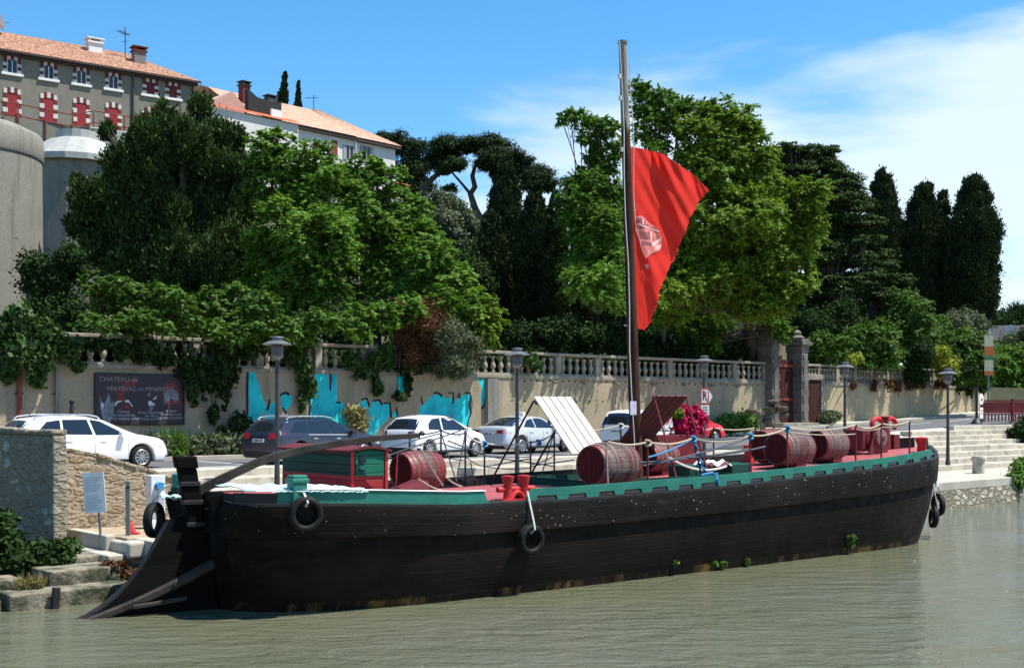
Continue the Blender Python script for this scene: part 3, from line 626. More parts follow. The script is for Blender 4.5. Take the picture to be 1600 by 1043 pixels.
def gate():
    root = thing('stone_gateway', 'dark stone gateway with tall pillars and a brown gate in the retaining wall', 'gateway', Q((AG0+AG1)/2, 0, 1.9), QROT)
    hw = (AG1-AG0)/2
    for s in (-1, 1):
        H = 5.9 if s < 0 else 5.2
        m = MB(); x0, x1 = (-hw, -hw+.6) if s < 0 else (hw-.6, hw)
        m.box(x0+.02, x1-.02, -.45, .55, -.05, H); m.box(x0-.06, x1+.06, -.53, .63, -.05, .5); m.box(x0+.12, x1-.12, -.51, -.45, .7, H-.5)
        for i in range(6): m.box(x0-.03, x1+.03, -.48, .58, .8+i*.8, .8+i*.8+.36)
        p = m.build('pillar', MT['dark_stone'], root, bevel=.03)
        c = MB(); c.box(x0-.14, x1+.14, -.6, .7, H, H+.16); c.box(x0-.05, x1+.05, -.5, .6, H+.16, H+.34); c.lathe([(.38, 0), (.42, .08), (.2, .2), (.24, .34), (.05, .5)], Matrix.Translation(((x0+x1)/2, .05, H+.34)), 12)
        c.build('capital', MT['dark_stone'], p)
    for s in (-1, 1):
        m = MB(); m.box(min(0.02*s, s*(hw-.64)), max(.02*s, s*(hw-.64)), .1, .2, .02, 4.6 if s < 0 else 4.4); g = m.build('gate_leaf', MT['door_brown'], root)
        b = MB()
        for z in (.5, 2.2, 4.0): b.box(min(.05*s, s*(hw-.65)), max(.05*s, s*(hw-.65)), .06, .1, z, z+.14)
        b.build('cross_bar', MT['rust'], g)
    st = MB(); st.box(-hw, hw, -1.15, -.5, .5, 1.02); st.build('doorstep', MT['stone'], root, bevel=.02)
    # small brown door right of the gateway, in a stone surround
    a = QA(1270, 0); o = thing('small_door', 'small brown wooden door with stone surround right of the gateway', 'door', Q(a, -.02, zroad(a)), QROT)
    m = MB(); m.box(-.62, .62, -.05, .0, 0, 2.55); m.build('leaf', MT['door_brown'], o)
    m = MB(); m.box(-.9, -.62, -.12, 0, 0, 2.55); m.box(.62, .9, -.12, 0, 0, 2.55); m.box(-.95, .95, -.13, 0, 2.55, 2.85); m.build('surround', MT['stone'], o, bevel=.02)
    m = MB(); m.lathe([(.04, 0), (.04, .06)], Matrix.Translation((.45, -.05, 1.1)) @ Matrix.Rotation(R(90), 4, 'X'), 8); m.build('handle', MT['trim'], o)
gate()

# ------------------------------------------------------------------ left bank: stone walls, landing, blocks
def left_bank():
    o = thing('stone_pier', 'tall shaded rubble stone wall end at the left edge, with plants at its foot', 'wall', Q(-5.3, -13.4, 0), QROT)
    m = MB(); rr = random.Random(3)
    ys = [0, 1, 2, 3, 4, 6, 9]; 
    m.box(-.3, 0, 0, 9, .2, 3.05); m.build('masonry', MT['rubble_grey'], o, bevel=.04)
    m = MB()
    for i in range(12): m.box(-.36+rr.uniform(0, .05), .05-rr.uniform(0, .06), i*.75+.01, i*.75+.74, 3.05, 3.17+rr.uniform(-.02, .06))
    m.build('coping', MT['rubble_grey'], o, bevel=.04)
    o = thing('rubble_wall', 'brown rubble wall with a sloping top behind the white notice', 'wall', Q(-5.25, -12.62, .95), QROT)
    m = MB(); m.add([(0, 0, -.2), (2.75, 0, -.2), (2.75, 0, 1.05), (2.1, 0, 1.28), (1.0, 0, 1.62), (0, 0, 1.82), (0, .5, -.2), (2.75, .5, -.2), (2.75, .5, 1.05), (2.1, .5, 1.28), (1.0, .5, 1.62), (0, .5, 1.82)],
        [(0, 1, 2, 3, 4, 5), (11, 10, 9, 8, 7, 6), (0, 6, 7, 1), (1, 7, 8, 2), (2, 8, 9, 3), (3, 9, 10, 4), (4, 10, 11, 5), (5, 11, 6, 0)])
    m.build('masonry', MT['rubble_brown'], o, bevel=.03)
    m = MB(); rr = random.Random(5)
    x = 0
    while x < 2.7:
        w_ = rr.uniform(.16, .42); zf = lambda q: interp(q, [(0, 1.82), (1.0, 1.62), (2.1, 1.28), (2.75, 1.05)]); x1 = min(2.76, x+w_); h0 = rr.uniform(.03, .06); y0 = rr.uniform(-.05, -.01)
        m.hexa([(x, y0, zf(x)-.05), (x1, y0, zf(x1)-.05), (x1, .52, zf(x1)-.05), (x, .52, zf(x)-.05), (x, y0, zf(x)+h0), (x1, y0, zf(x1)+h0*.8), (x1, .52, zf(x1)+h0*.8), (x, .52, zf(x)+h0)]); x = x1+.012
    m.build('cap_stones', MT['rubble_brown'], o, bevel=.025)
    # landing: sandy earth held by a concrete edge, two steps on its left
    o = thing('concrete_landing', 'pale concrete landing with rounded corner and steps beside the barge stern', 'landing', Q(-4.9, -15.7, .0), QROT)
    m = MB(); m.box(-.05, 3.2, 0, .42, .58, .93); m.box(.0, 3.2, .42, 3.1, .3, .90); m.build('platform', MT['paving'], o, bevel=.07, seg=4)
    m = MB(); m.box(-.45, 3.2, .1, .45, .0, .57); m.build('footing', MT['rubble_quay'], o, bevel=.03)
    for i in range(2):
        m = MB(); m.box(-.42-.42*i, -.06-.42*i, .12, 2.3, .1, .68-.26*i); m.build('step', MT['paving'], o, bevel=.03)
    m = MB(); m.box(-.1, .12, 1.0, 3.05, .55, .99); m.build('side_kerb', MT['paving'], o, bevel=.03)
    s = MB(QM); s.box(-4.75, -1.9, -15.2, -12.65, .88, .957); struct(s.build('earth_patch', MT['soil'], bevel=.02))
    for lab, a0, a1, b0, b1, z0, z1, rz in (
        ('square mossy stone block below the landing steps', -6.75, -5.35, -16.25, -15.3, -.3, .55, 0),
        ('flat pale slab lying against the landing steps', -6.1, -5.2, -15.2, -14.4, .1, .66, 6),
        ('long mossy stone block at the water edge in front of the square block', -7.75, -5.5, -17.1, -16.4, -.5, .3, -2),
        ('rough stone block half in the water left of the long block', -8.9, -7.85, -16.9, -16.2, -.5, .2, 5),
        ('low dark stone block under the bushes at the left edge', -8.6, -7.1, -15.9, -15.1, -.4, .42, -3),
        ('small mossy stone at the far left water edge', -9.6, -9.0, -17.2, -16.7, -.4, .14, 12)):
        o = MB(); o.box(-(a1-a0)/2, (a1-a0)/2, -(b1-b0)/2, (b1-b0)/2, z0, z1)
        me = o.build('stone_block', MT['mossy'], bevel=.035, seg=3); me.location = Q((a0+a1)/2, (b0+b1)/2); me.rotation_euler = (0, 0, QROT+R(rz)); tag(me, lab, 'stone block')
    bk = MB(QM); bk.box(-40, -5.95, -15.0, -8.2, -.6, .38); struct(bk.build('bank', MT['ground']))
    # a mooring post between the blocks
    o = MB(); o.box(-.06, .06, -.06, .06, -.5, .38); me = o.build('mooring_post', MT['black'], bevel=.01); me.location = Q(-7.0, -17.2); me.rotation_euler = (0, R(4), QROT); tag(me, 'short black wooden post in front of the mossy blocks', 'post')
    # white notice on a post
    p = P(155, 826, 25.3); p.z = .95
    o = thing('notice_board', 'white notice board on a leaning steel post before the brown rubble wall', 'sign', p, R(-2))
    m = MB(); m.tube([(.03, 0, 0), (-.06, 0, 1.32)], .028, 8); m.build('post', MT['lamp_grey'], o, smooth=True)
    m = MB(); m.box(-.24, .21, -.05, -.03, .52, 1.36, Matrix.Rotation(R(-4.5), 4, 'Y')); m.build('panel', MT['white'], o)
    m = MB()
    for i in range(13):
        if i in (6,): continue
        m.box(-.19, .15-.05*((i*7) % 3), -.052, -.0505, 1.25-i*.053, 1.262-i*.053, Matrix.Rotation(R(-4.5), 4, 'Y'))
    m.build('print_lines', MT['notice'], o)
    p = P(200, 819, 25.6); p.z = .95
    o = thing('steel_post', 'bare galvanised steel post right of the white notice board', 'post', p, 0)
    m = MB(); m.box(-.045, .045, -.03, .03, 0, 1.15); m.build('channel', MT['lamp_grey'], o, bevel=.01)
    m = MB(); m.box(-.045, .045, -.034, -.03, 1.0, 1.04); m.build('clamp', MT['trim'], o)
    o = thing('red_chock', 'bright red plastic cone base on the ground by the steel post', 'chock', P(208, 817, 25.9)*1, 0); o.location.z = .955
    m = MB(); m.box(-.13, .13, -.1, .1, 0, .04); m.build('base', MT['red'], o, bevel=.01)
    m = MB(); m.lathe([(.09, .04), (.03, .26), (.02, .27)], Matrix.Translation((-.03, 0, 0)), 14); m.build('cone', MT['red'], o, smooth=True)
    p = P(243, 806, 27.2); p.z = .95
    o = thing('service_pillar', 'white electric service pillar on the quay behind the barge stern', 'service pillar', p, QROT)
    m = MB(); m.box(-.17, .17, -.14, .14, 0, 1.2); m.build('case', MT['white'], o, bevel=.02)
    m = MB(); m.box(-.14, .14, -.15, -.14, .25, .75); m.build('door', MT['car_silver'], o)
    m = MB(); m.lathe([(.1, 0), (.1, .16)], Matrix.Translation((0, -.14, .95)) @ Matrix.Rotation(R(90), 4, 'X'), 14); m.build('blue_socket', MT['rope_blue'], o, smooth=True)
    # stone bollard on the lower quay, right
    a = QA(1529, -14.0); o = thing('stone_bollard', 'pale round stone bollard on the quay edge right of the bow', 'bollard', Q(a, -14.0, .95), 0)
    m = MB(); m.lathe([(.25, 0), (.255, .1), (.24, .52), (.27, .54), (.275, .66), (.24, .72), (.1, .74)], n=20); m.build('shaft', MT['steps'], o, smooth=True)
    m = MB(); m.lathe([(.29, .55), (.30, .6), (.29, .66)], n=20); m.build('ring', MT['steps'], o, smooth=True)
left_bank()

# ------------------------------------------------------------------ bridge and its railing at the far right
def bridge():
    x0, y0 = 25.7, 66.5; L = 14
    o = thing('bridge_parapet', 'dark red slatted bridge railing on a concrete kerb at the right edge', 'railing', (x0, y0, 2.85), R(2))
    m = MB(); m.box(0, L, 0, .35, -2.6, .1); m.build('kerb_wall', MT['concrete_dark'], o, bevel=.02)
    m = MB(); m.box(0, L, .08, .2, 1.2, 1.3); m.build('top_rail', MT['fence_red'], o)
    m = MB(); m.box(0, L, .1, .18, .5, .56); m.build('lower_rail', MT['fence_red'], o)
    for i in range(9):
        m = MB(); m.box(i*1.7, i*1.7+.12, .04, .24, .1, 1.36); m.build('post', MT['fence_red'], o)
    for i in range(8):
        m = MB(); m.box(i*1.7+.14, i*1.7+1.68, .11, .17, .58, 1.18); m.build('board_panel', MT['fence_red'], o)
        m = MB()
        for k in range(8): m.box(i*1.7+.2+k*.19, i*1.7+.26+k*.19, .11, .17, .12, .5)
        m.build('bars', MT['fence_red'], o)
    d = MB(); d.box(x0, x0+40, y0+.4, y0+9, 2.5, 2.86); struct(d.build('bridge_road', MT['asphalt']))
    o = thing('road_sign', 'round white road sign on a dark footed post at the end of the bridge railing', 'sign', (x0-.75, y0-1.2, 2.78), R(48))
    m = MB(); m.tube([(0, 0, 0), (0, 0, 2.0)], .075, 8); m.build('post', MT['trim'], o, smooth=True)
    m = MB(); m.lathe([(.34, 0), (.3, .12), (.1, .36)], n=14); m.build('foot', MT['trim'], o)
    m = MB(); m.lathe([(.3, 0), (.3, .03)], Matrix.Translation((.38, -.09, 1.4)) @ Matrix.Rotation(R(90), 4, 'X'), 24); m.build('disc', MT['white'], o)
    m = MB(); m.lathe([(.09, 0), (.09, .012)], Matrix.Translation((.4, -.123, 1.38)) @ Matrix.Rotation(R(90), 4, 'X'), 10); m.build('pictogram', MT['ink'], o)
    m = MB(); m.box(.16, .6, -.12, -.09, .35, .95); m.build('text_plate', MT['white'], o)
    m = MB(); m.box(.22, .54, -.124, -.12, .76, .8); m.box(.22, .5, -.124, -.12, .6, .64); m.build('print_lines', MT['ink'], o)
    p = P(1545, 600, 72); o = thing('banner_sign', 'narrow upright banner striped cream, green and orange above the bushes', 'banner', (p.x, p.y, 4.6), 0)
    m = MB(); m.tube([(0, .08, -1.2), (0, .08, 2.8)], .06, 8); m.build('pole', MT['lamp_grey'], o)
    for z0, z1, mt in ((2.0, 2.65, 'sign_yellow'), (1.45, 2.0, 'sign_orange'), (1.2, 1.45, 'sign_green'), (.55, 1.2, 'sign_yellow'), (.3, .55, 'sign_orange')):
        m = MB(); m.box(-.26, .26, -.02, .02, z0+.75, z1+.75); m.build('printed_panel', MT[mt], o)
bridge()

# ------------------------------------------------------------------ buildings on the hill
def tile_roof(m, A, B, Cc, D, pitch=.26, amp=.05):
    """corrugated tiles: A-B is the eave, D-C the ridge above it"""
    A, B, Cc, D = map(Vector, (A, B, Cc, D)); n = max(4, int((B-A).length/pitch)); nn = (B-A).cross(D-A).normalized(); vs = []
    for i in range(2*n+1):
        u = i/(2*n); h = nn*(amp if i % 2 else 0)
        for j in range(5):
            v = j/4; vs.append(A.lerp(B, u).lerp(D.lerp(Cc, u), v)+h)
    m.add(vs, [(i*5+j, (i+1)*5+j, (i+1)*5+j+1, i*5+j+1) for i in range(2*n) for j in range(4)])
def hit(px, o, u):
    k = (px-800)/F; return (k*o.y-o.x)/(u.x-k*u.y)
def antenna(label, p, h, rz):
    o = thing('roof_antenna', label, 'antenna', p, rz)
    m = MB(); m.tube([(0, 0, 0), (0, 0, h)], .04, 6); m.build('mast', MT['lamp_pole'], o)
    m = MB()
    m.tube([(-.9, 0, h*.82), (.5, 0, h*.82)], .025, 5)
    for i in range(7): m.tube([(-.85+i*.2, -.32, h*.82), (-.85+i*.2, .32, h*.82)], .018, 4)
    m.tube([(0, -.4, h*.6), (0, .4, h*.6)], .02, 4)
    m.build('dipoles', MT['lamp_pole'], o)
def chimney(par, x, y, z, w, d, h, body, cap):
    m = MB(); m.box(x-w/2, x+w/2, y-d/2, y+d/2, z-1, z+h); c = m.build('chimney', body, par)
    k = MB(); k.box(x-w/2-.1, x+w/2+.1, y-d/2-.1, y+d/2+.1, z+h, z+h+.14)
    for sx in (-1, 1): k.box(x+sx*w*.4-.06, x+sx*w*.4+.06, y-d/2, y+d/2, z+h+.14, z+h+.36)
    k.box(x-w/2-.15, x+w/2+.15, y-d/2-.12, y+d/2+.12, z+h+.36, z+h+.46); k.build('chimney_cap', cap, c)
def grey_building():
    o0 = Vector((-40.0, 95.0, 0)); u = Vector((12.6, 9.2, 0)).normalized(); rz = math.atan2(u.y, u.x); ZB, ZE = 22.0, 31.75
    r = thing('stone_building', 'long grey rendered building with red and white brick door surrounds and a clay tiled roof', 'building', (o0.x, o0.y, ZB), rz)
    U = lambda px: hit(px, o0, u)
    x0, x1 = U(-120), U(303); dep = 10.5; E = ZE-ZB
    m = MB(); m.box(x0, x1, 0, dep, -4, E); m.build('wall', MT['plaster_grey'], r)
    rf = MB(); ov = .45; hy = 5.2; zr = E+2.9
    tile_roof(rf, (x0-ov, -ov, E-.05), (x1+ov, -ov, E-.05), (x1-4.2, hy, zr), (x0-ov, hy, zr))
    tile_roof(rf, (x1+ov, -ov, E-.05), (x1+ov, dep+ov, E-.05), (x1-4.2, hy, zr), (x1-4.2, hy, zr))
    tile_roof(rf, (x1+ov, dep+ov, E-.05), (x0-ov, dep+ov, E-.05), (x0-ov, hy, zr), (x1-4.2, hy, zr))
    rof = rf.build('roof', MT['tiles'], r)
    g = MB(); g.box(x0-ov, x1+ov, -ov-.1, -ov+.02, E-.22, E-.06); g.box(x0-.02, x1+.25, -.3, 0, E-.42, E-.2); g.build('gutter', MT['rust_dark'], r)
    def ring(name, xc, z0, w, h, arch):
        q = MB(); q.mi = 0; t = .24; n = int(round(h/(.36 if arch else .26)))
        for s in (-1, 1):
            for i in range(n):
                q.mi = (i+ (0 if arch else 1)) % 2; xx = xc+s*(w/2+t/2); tt = t/2+(.06 if q.mi else 0)
                q.box(xx-tt, xx+tt, -.06-.003*q.mi, .03, z0+i*h/n+.003, z0+(i+1)*h/n)
        k = 5
        for i in range(k):
            q.mi = i % 2 if not arch else (i+1) % 2
            if arch: q.mi = 1 if i in (0, 2, 4) else 0
            xa, xb = xc-w/2-t+(w+2*t)*i/k, xc-w/2-t+(w+2*t)*(i+1)/k; mid = abs(i-2)
            up = .22*(1-(mid/2.6)**2) if arch else 0
            q.box(xa+.003, xb, -.07, .03, z0+h+up*.6, z0+h+.34+up)
        return q.build(name, [MT['brick'], MT['stonewhite']], r)
    for i, px in enumerate((19, 76, 127, 177, 235, 270)):
        xc = U(px); z0, h, w = E-1.72, 1.02, .8
        fr = ring('window_surround', xc, z0, w, h, False)
        m = MB(); m.box(xc-w/2, xc+w/2, -.005, .03, z0, z0+h); m.build('pane', MT['glass'], fr)
        m = MB()
        if i < 4: m.box(xc-.03, xc+.03, -.03, -.006, z0, z0+h); m.box(xc-w/2, xc-w/2+.05, -.03, -.006, z0, z0+h); m.box(xc+w/2-.05, xc+w/2, -.03, -.006, z0, z0+h)
        else: m.box(xc-w/2, xc+w/2, -.03, -.006, z0, z0+h)
        m.build('casement', MT['white'] if i < 4 else MT['brick'], fr)
        m = MB(); m.box(xc-w/2-.42, xc+w/2+.42, -.14, .02, z0-.2, z0); m.build('sill', MT['white'], fr)
    for i, px in enumerate((19, 76, 127, 177, 232)):
        xc = U(px); z0, h, w = 3.85, 2.5, .82
        fr = ring('door_surround', xc, z0, w, h, True)
        m = MB(); m.box(xc-w/2, xc+w/2, -.03, .02, z0-.3, z0+h+.2); m.build('door', MT['shutter'], fr)
        m = MB(); m.box(xc-.015, xc+.015, -.036, -.03, z0-.3, z0+h); m.build('door_joint', MT['brick'], fr)
    m = MB(); xd = U(207); m.tube([(xd, -.12, -2), (xd, -.12, E-.3)], .08, 8); m.build('downpipe', MT['lamp_pole'], r)
    m = MB(); m.tube([(x1-.1, -.12, -2), (x1-.1, -.12, E-.3)], .07, 8); m.build('downpipe', MT['lamp_pole'], r)
    xa = U(142); chimney(r, xa+1.5, 4.0, E+2.1, 1.15, .9, .75, MT['white'], MT['white'])
    xa = U(215); chimney(r, xa+1.0, 2.6, E+1.3, 1.0, .8, 1.1, MT['concrete_dark'], MT['brick'])
    w = lambda x, y, z: tuple(o0+u*x+Vector((-u.y, u.x, 0))*y+Vector((0, 0, ZB+z)))
    antenna('thin television aerial beside the dark chimney of the grey building', w(U(200)+.9, 3.4, E+1.6), 3.0, rz+.6)
    p = Vector(w(U(3)+.7, 4.2, E+2.2)); o = thing('satellite_dish', 'white satellite dish on the roof ridge at the far left', 'satellite dish', p, 0)
    m = MB(); m.lathe([(.05, .02), (.35, .1), (.62, .3)], Matrix.Translation((0, 0, 1.1)) @ Matrix.Rotation(R(35), 4, 'Z') @ Matrix.Rotation(R(75), 4, 'Y'), 20, cap=False); m.build('dish', MT['white'], o, smooth=True)
    m = MB(); m.tube([(0, 0, -.6), (0, 0, 1.1)], .05, 6); m.tube([(0, 0, 1.1), (.75, .5, 1.25)], .03, 5); m.build('arm', MT['lamp_grey'], o)
    # terrace with red iron railing, reached by steps
    t = thing('terrace_stair', 'pale concrete terrace with steps and a rusty red railing before the grey building', 'terrace', w(U(66), -5.0, 2.2), rz)
    L = 9.5
    m = MB(); m.box(-4, L, .4, 4.9, -6, 1.35); m.build('slab', MT['plaster_grey'], t)
    m = MB(); m.box(2.2, L, -.1, .4, -.2, 1.3); m.build('parapet', MT['pale'], t, bevel=.05)
    for i in range(5):
        m = MB(); m.box(1.0+i*.28, 1.3+i*.28, -1.2, .38, -.6, -.1+i*.27); m.build('stair_tread', MT['concrete_dark'], t)
    rail = MB()
    for z in (1.0, 1.9): rail.tube([(-14, .5, z+.6), (-3, .5, z+.5), (1.0, .3, z-.1+.3), (2.6, .3, z+.75), (L, .3, z+.6)], .05, 6)
    rail.build('handrail', MT['rust'], t)
    for x in (-12, -9, -6, -3, -1, 1.0, 2.6, 5.0, 7.3, 9.4):
        m = MB(); m.box(x-.05, x+.05, .25, .35, -.1, 2.5); m.build('rail_post', MT['rust'], t)
grey_building()
def tank_tower():
    c = P(-73, 300, 60); zt = 3.6+450/F*58
    o = thing('round_tower', 'round weathered concrete tower rising at the left edge', 'tower', (c.x, c.y, 7.5), 0)
    H = zt-7.5; Rr = 4.05
    m = MB(); m.lathe([(Rr+.15, -3), (Rr+.05, H-1.35)], n=64); m.build('drum', MT['tank'], o, smooth=True)
    m = MB(); m.lathe([(Rr+.1, H-1.35), (Rr+.14, H-1.25), (Rr+.12, H-.25), (Rr+.02, H-.1), (Rr-.7, H+.25), (0.1, H+.7)], n=64); m.build('cap', MT['tank'], o, smooth=True, ang=60)
    # lower round tower with pale conical roof behind it
    c = P(120, 250, 78); zt = 3.6+(640-246)/F*76
    o = thing('pavilion_tower', 'low polygonal tower with a pale shallow roof behind the dark tree', 'tower', (c.x, c.y, 8), R(8)); Hh = zt-8; Rr = 3.4
    m = MB(); m.lathe([(Rr-.35, -2), (Rr-.35, Hh-.1)], n=16); m.build('drum', MT['concrete_dark'], o)
    m = MB(); m.lathe([(Rr, Hh-.25), (Rr, Hh+.12), (Rr-1.6, Hh+1.35), (1.3, Hh+1.5)], n=16); m.build('roof', MT['pale'], o)
    m = MB(); m.lathe([(1.3, Hh+1.4), (1.3, Hh+2.0)], n=16); m.build('turret', MT['pale'], o)
tank_tower()
def white_house():
    o0 = P(350, 172, 115); o0.z = 0; e1 = P(620, 228, 130.6); e1.z = 0; u = (e1-o0).normalized(); rz = math.atan2(u.y, u.x); ZB, ZE = 17., 31.9
    r = thing('white_house', 'large white house with a pale clay tile roof and red shutters on the hill', 'house', (o0.x, o0.y, ZB), rz)
    U = lambda px: hit(px, o0, u); E = ZE-ZB; L = (e1-o0).length; xm = U(556); dep = 9
    m = MB(); m.box(-1, xm, 0, dep, -3, E-.1); m.build('wall', MT['plaster_white'], r)
    m = MB(); m.box(xm, L, .25, dep, -3, E-.1); m.build('wall', MT['plaster_white'], r)
    rf = MB(); hy = 5.0; zr = E+3.4
    tile_roof(rf, (1.5, -.5, E), (xm, -.5, E), (xm-2, hy, zr), (1.5, hy, zr), .3, .045)
    tile_roof(rf, (xm+.02, -.25, E), (L+.6, -.25, E), (L-6.5, hy, zr+.1), (xm-2, hy, zr+.1), .3, .045)
    tile_roof(rf, (L+.6, -.25, E), (L+.6, dep+.5, E), (L-6.5, hy, zr+.1), (L-6.5, hy, zr+.1), .3, .045)
    tile_roof(rf, (L+.6, dep+.5, E), (-1, dep+.5, E), (-1, hy, zr), (L-6.5, hy, zr), .3, .045)
    rf.build('roof', MT['tiles_pale'], r)
    g = MB(); g.box(-1, xm, -.42, -.02, E-.32, E-.06); g.box(xm+.02, L+.45, -.2, .24, E-.32, E-.06); g.build('cornice', MT['rust_dark'], r)
    for px, mt in ((494, 'shutter'), (522, 'shutter')):
        x = U(px); z = HC+(640-245)/F*(o0+u*x).y-ZB; m = MB(); m.box(x-.42, x+.42, -.06, .0, z+.2, z+1.7); w = m.build('window_shutter', MT[mt], r)
        m = MB(); m.box(x-.62, x-.42, -.04, 0, z+.2, z+1.7); m.box(x+.42, x+.62, -.04, 0, z+.2, z+1.7); m.box(x-.62, x+.62, -.04, 0, z+1.7, z+1.95); m.build('surround', MT['white'], w)
    for px in (546, 575):
        for dz in (0, -3.2):
            x = U(px); z = HC+(640-252)/F*(o0+u*x).y-ZB+dz; y0 = 0 if px < 556 else .25
            m = MB(); m.box(x-.42, x+.42, y0-.02, y0+.02, z+.1, z+1.6); w = m.build('window', MT['glass'], r)
            for q0 in (x-.85, x+.43):
                m = MB(); m.box(q0, q0+.42, y0-.07, y0-.01, z+.1, z+1.6); m.build('shutter', MT['shutter_grey'], w)
            m = MB(); m.box(x-.03, x+.03, y0-.05, y0-.02, z+.1, z+1.6); m.box(x-.5, x+.5, y0-.12, y0+.02, z-.05, z+.08); m.build('frame', MT['white'], w)
    m = MB(); m.tube([(xm-.1, -.12, 2), (xm-.1, -.12, E-.4)], .07, 6); m.build('downpipe', MT['white'], r)
    chimney(r, U(388)+1.3, 2.6, E+1.9, .85, .8, 1.6, MT['brick'], MT['trim'])
    chimney(r, U(424)+3.4, 5.0, E+3.2, 1.0, .8, .25, MT['concrete_dark'], MT['trim'])
    w = lambda x, y, z: tuple(o0+u*x+Vector((-u.y, u.x, 0))*y+Vector((0, 0, ZB+z)))
    antenna('thin television aerial on the ridge of the white house', w(U(500)+3.0, 5.0, E+3.3), 1.7, 0)
    # lower red roof and pink gable in front of the left end
    r2 = thing('gabled_house', 'small pink gabled house with red roof edge and dark parapet left of the white house', 'house', w(-1.5, -1.2, -2), rz); 
    m = MB(); m.add([(-1.2, 0, 0), (3.2, 0, 0), (3.2, 0, E+2.3), (1.6, 0, E+3.6), (-1.2, 0, E+1.9), (-1.2, 3, 0), (3.2, 3, 0), (3.2, 3, E+2.3), (1.6, 3, E+3.6), (-1.2, 3, E+1.9)], [(0, 1, 2, 3, 4), (9, 8, 7, 6, 5), (0, 5, 6, 1), (1, 6, 7, 2), (2, 7, 8, 3), (3, 8, 9, 4), (4, 9, 5, 0)])
    m.build('gable_wall', pm('pink_render', (.50, .30, .24), (.42, .25, .2), 2, .9), r2)
    m = MB(); m.add([(x, y, E+z+2) for y in (-.3, .3) for x, z in ((3.2, .1), (3.2, 2.1), (4.2, 1.5), (5.6, 1.35), (7.0, 1.5), (7.0, -.2))], [(0, 1, 2, 3, 4, 5), (11, 10, 9, 8, 7, 6)]+[(i, i+6, (i+1) % 6+6, (i+1) % 6) for i in range(6)]); m.build('dark_parapet', MT['black'], r2)
    m = MB(); m.box(5.6, 6.9, -.6, -.31, E+1.7, E+2.6); m.build('block', MT['white'], r2)
    m = MB(); tile_roof(m, (-1.5, -1.4, E+1.55), (8.5, -1.4, E+1.45), (8.5, -.3, E+2.0), (-1.5, -.3, E+2.0), .3, .06); m.build('roof_edge', MT['tiles_red'], r2)
    m = MB(); m.box(-1.5, 8.4, -1.1, -.1, 0, E+1.42); m.build('front_wall', MT['plaster_white'], r2)
    p = P(624, 290, 133); o = thing('small_annex', 'small white annex with a red tile roof at the right end of the white house', 'annex', (p.x, p.y, 17), rz)
    m = MB(); m.box(-1.5, 1.2, 0, 4, -3, 11.2); m.build('wall', MT['plaster_white'], o)
    m = MB(); tile_roof(m, (-1.7, -.4, 11.2), (1.5, -.4, 11.2), (1.5, 3, 12.2), (-1.7, 3, 12.2), .3, .05); m.build('roof', MT['tiles_red'], o)
white_house()
def far_house():
    p = P(1555, 545, 135); o = thing('slate_roof_house', 'distant house with dark slate roof and three pale pointed dormers at the right', 'house', (p.x, p.y, 0), R(-8))
    zt = HC+(640-527)/F*135; zb = zt-.3
    m = MB(); m.box(-5, 14, 0, 8, 0, zb); m.build('wall', MT['plaster'], o)
    m = MB(); m.add([(-5.5, -.5, zb), (14.5, -.5, zb), (14.5, 4, zb+1.9), (-4, 4, zb+1.9), (14.5, 8.5, zb), (-5.5, 8.5, zb)], [(0, 1, 2, 3), (3, 2, 4, 5), (0, 3, 5), (1, 4, 2)]); m.build('roof', MT['slate'], o)
    for px in (1529, 1579, 1622):
        x = (px-1555)/F*135; m = MB(); m.add([(x-.9, -.55, zb-.5), (x+.9, -.55, zb-.5), (x, -.55, zb+1.7), (x-.9, 1, zb-.5), (x+.9, 1, zb-.5), (x, 2.5, zb+1.7)], [(0, 1, 2), (0, 2, 5, 3), (1, 4, 5, 2)]); d = m.build('dormer', MT['stonewhite'], o)
        m = MB(); m.box(x-.3, x+.3, -.6, -.56, zb-.3, zb+.6); m.build('pane', MT['glass'], d)
    for px in (1502, 1552):
        x = (px-1555)/F*135; m = MB(); m.box(x-.16, x+.16, 1.6, 2.0, zb+.8, zb+3.0); m.build('chimney', MT['white'], o)
    # a pale building glimpsed between the trees behind the gate
    p = P(1158, 515, 92); o = thing('pale_building', 'pale building with a small window glimpsed between the tree trunks', 'building', (p.x, p.y, 3), R(20))
    m = MB(); m.box(-3, 5, 0, 6, 0, 7.6); m.build('wall', MT['plaster'], o)
    m = MB(); m.box(-.2, 1.2, -.04, 0, 5.2, 6.6); w = m.build('window', MT['glass'], o); m = MB(); m.box(-.3, 1.3, -.12, 0, 5.0, 5.2); m.build('sill', MT['white'], w)
    m = MB(); m.box(-3.3, 5.3, -.4, 6.4, 7.6, 7.9); m.build('roof', MT['tiles'], o)
far_house()

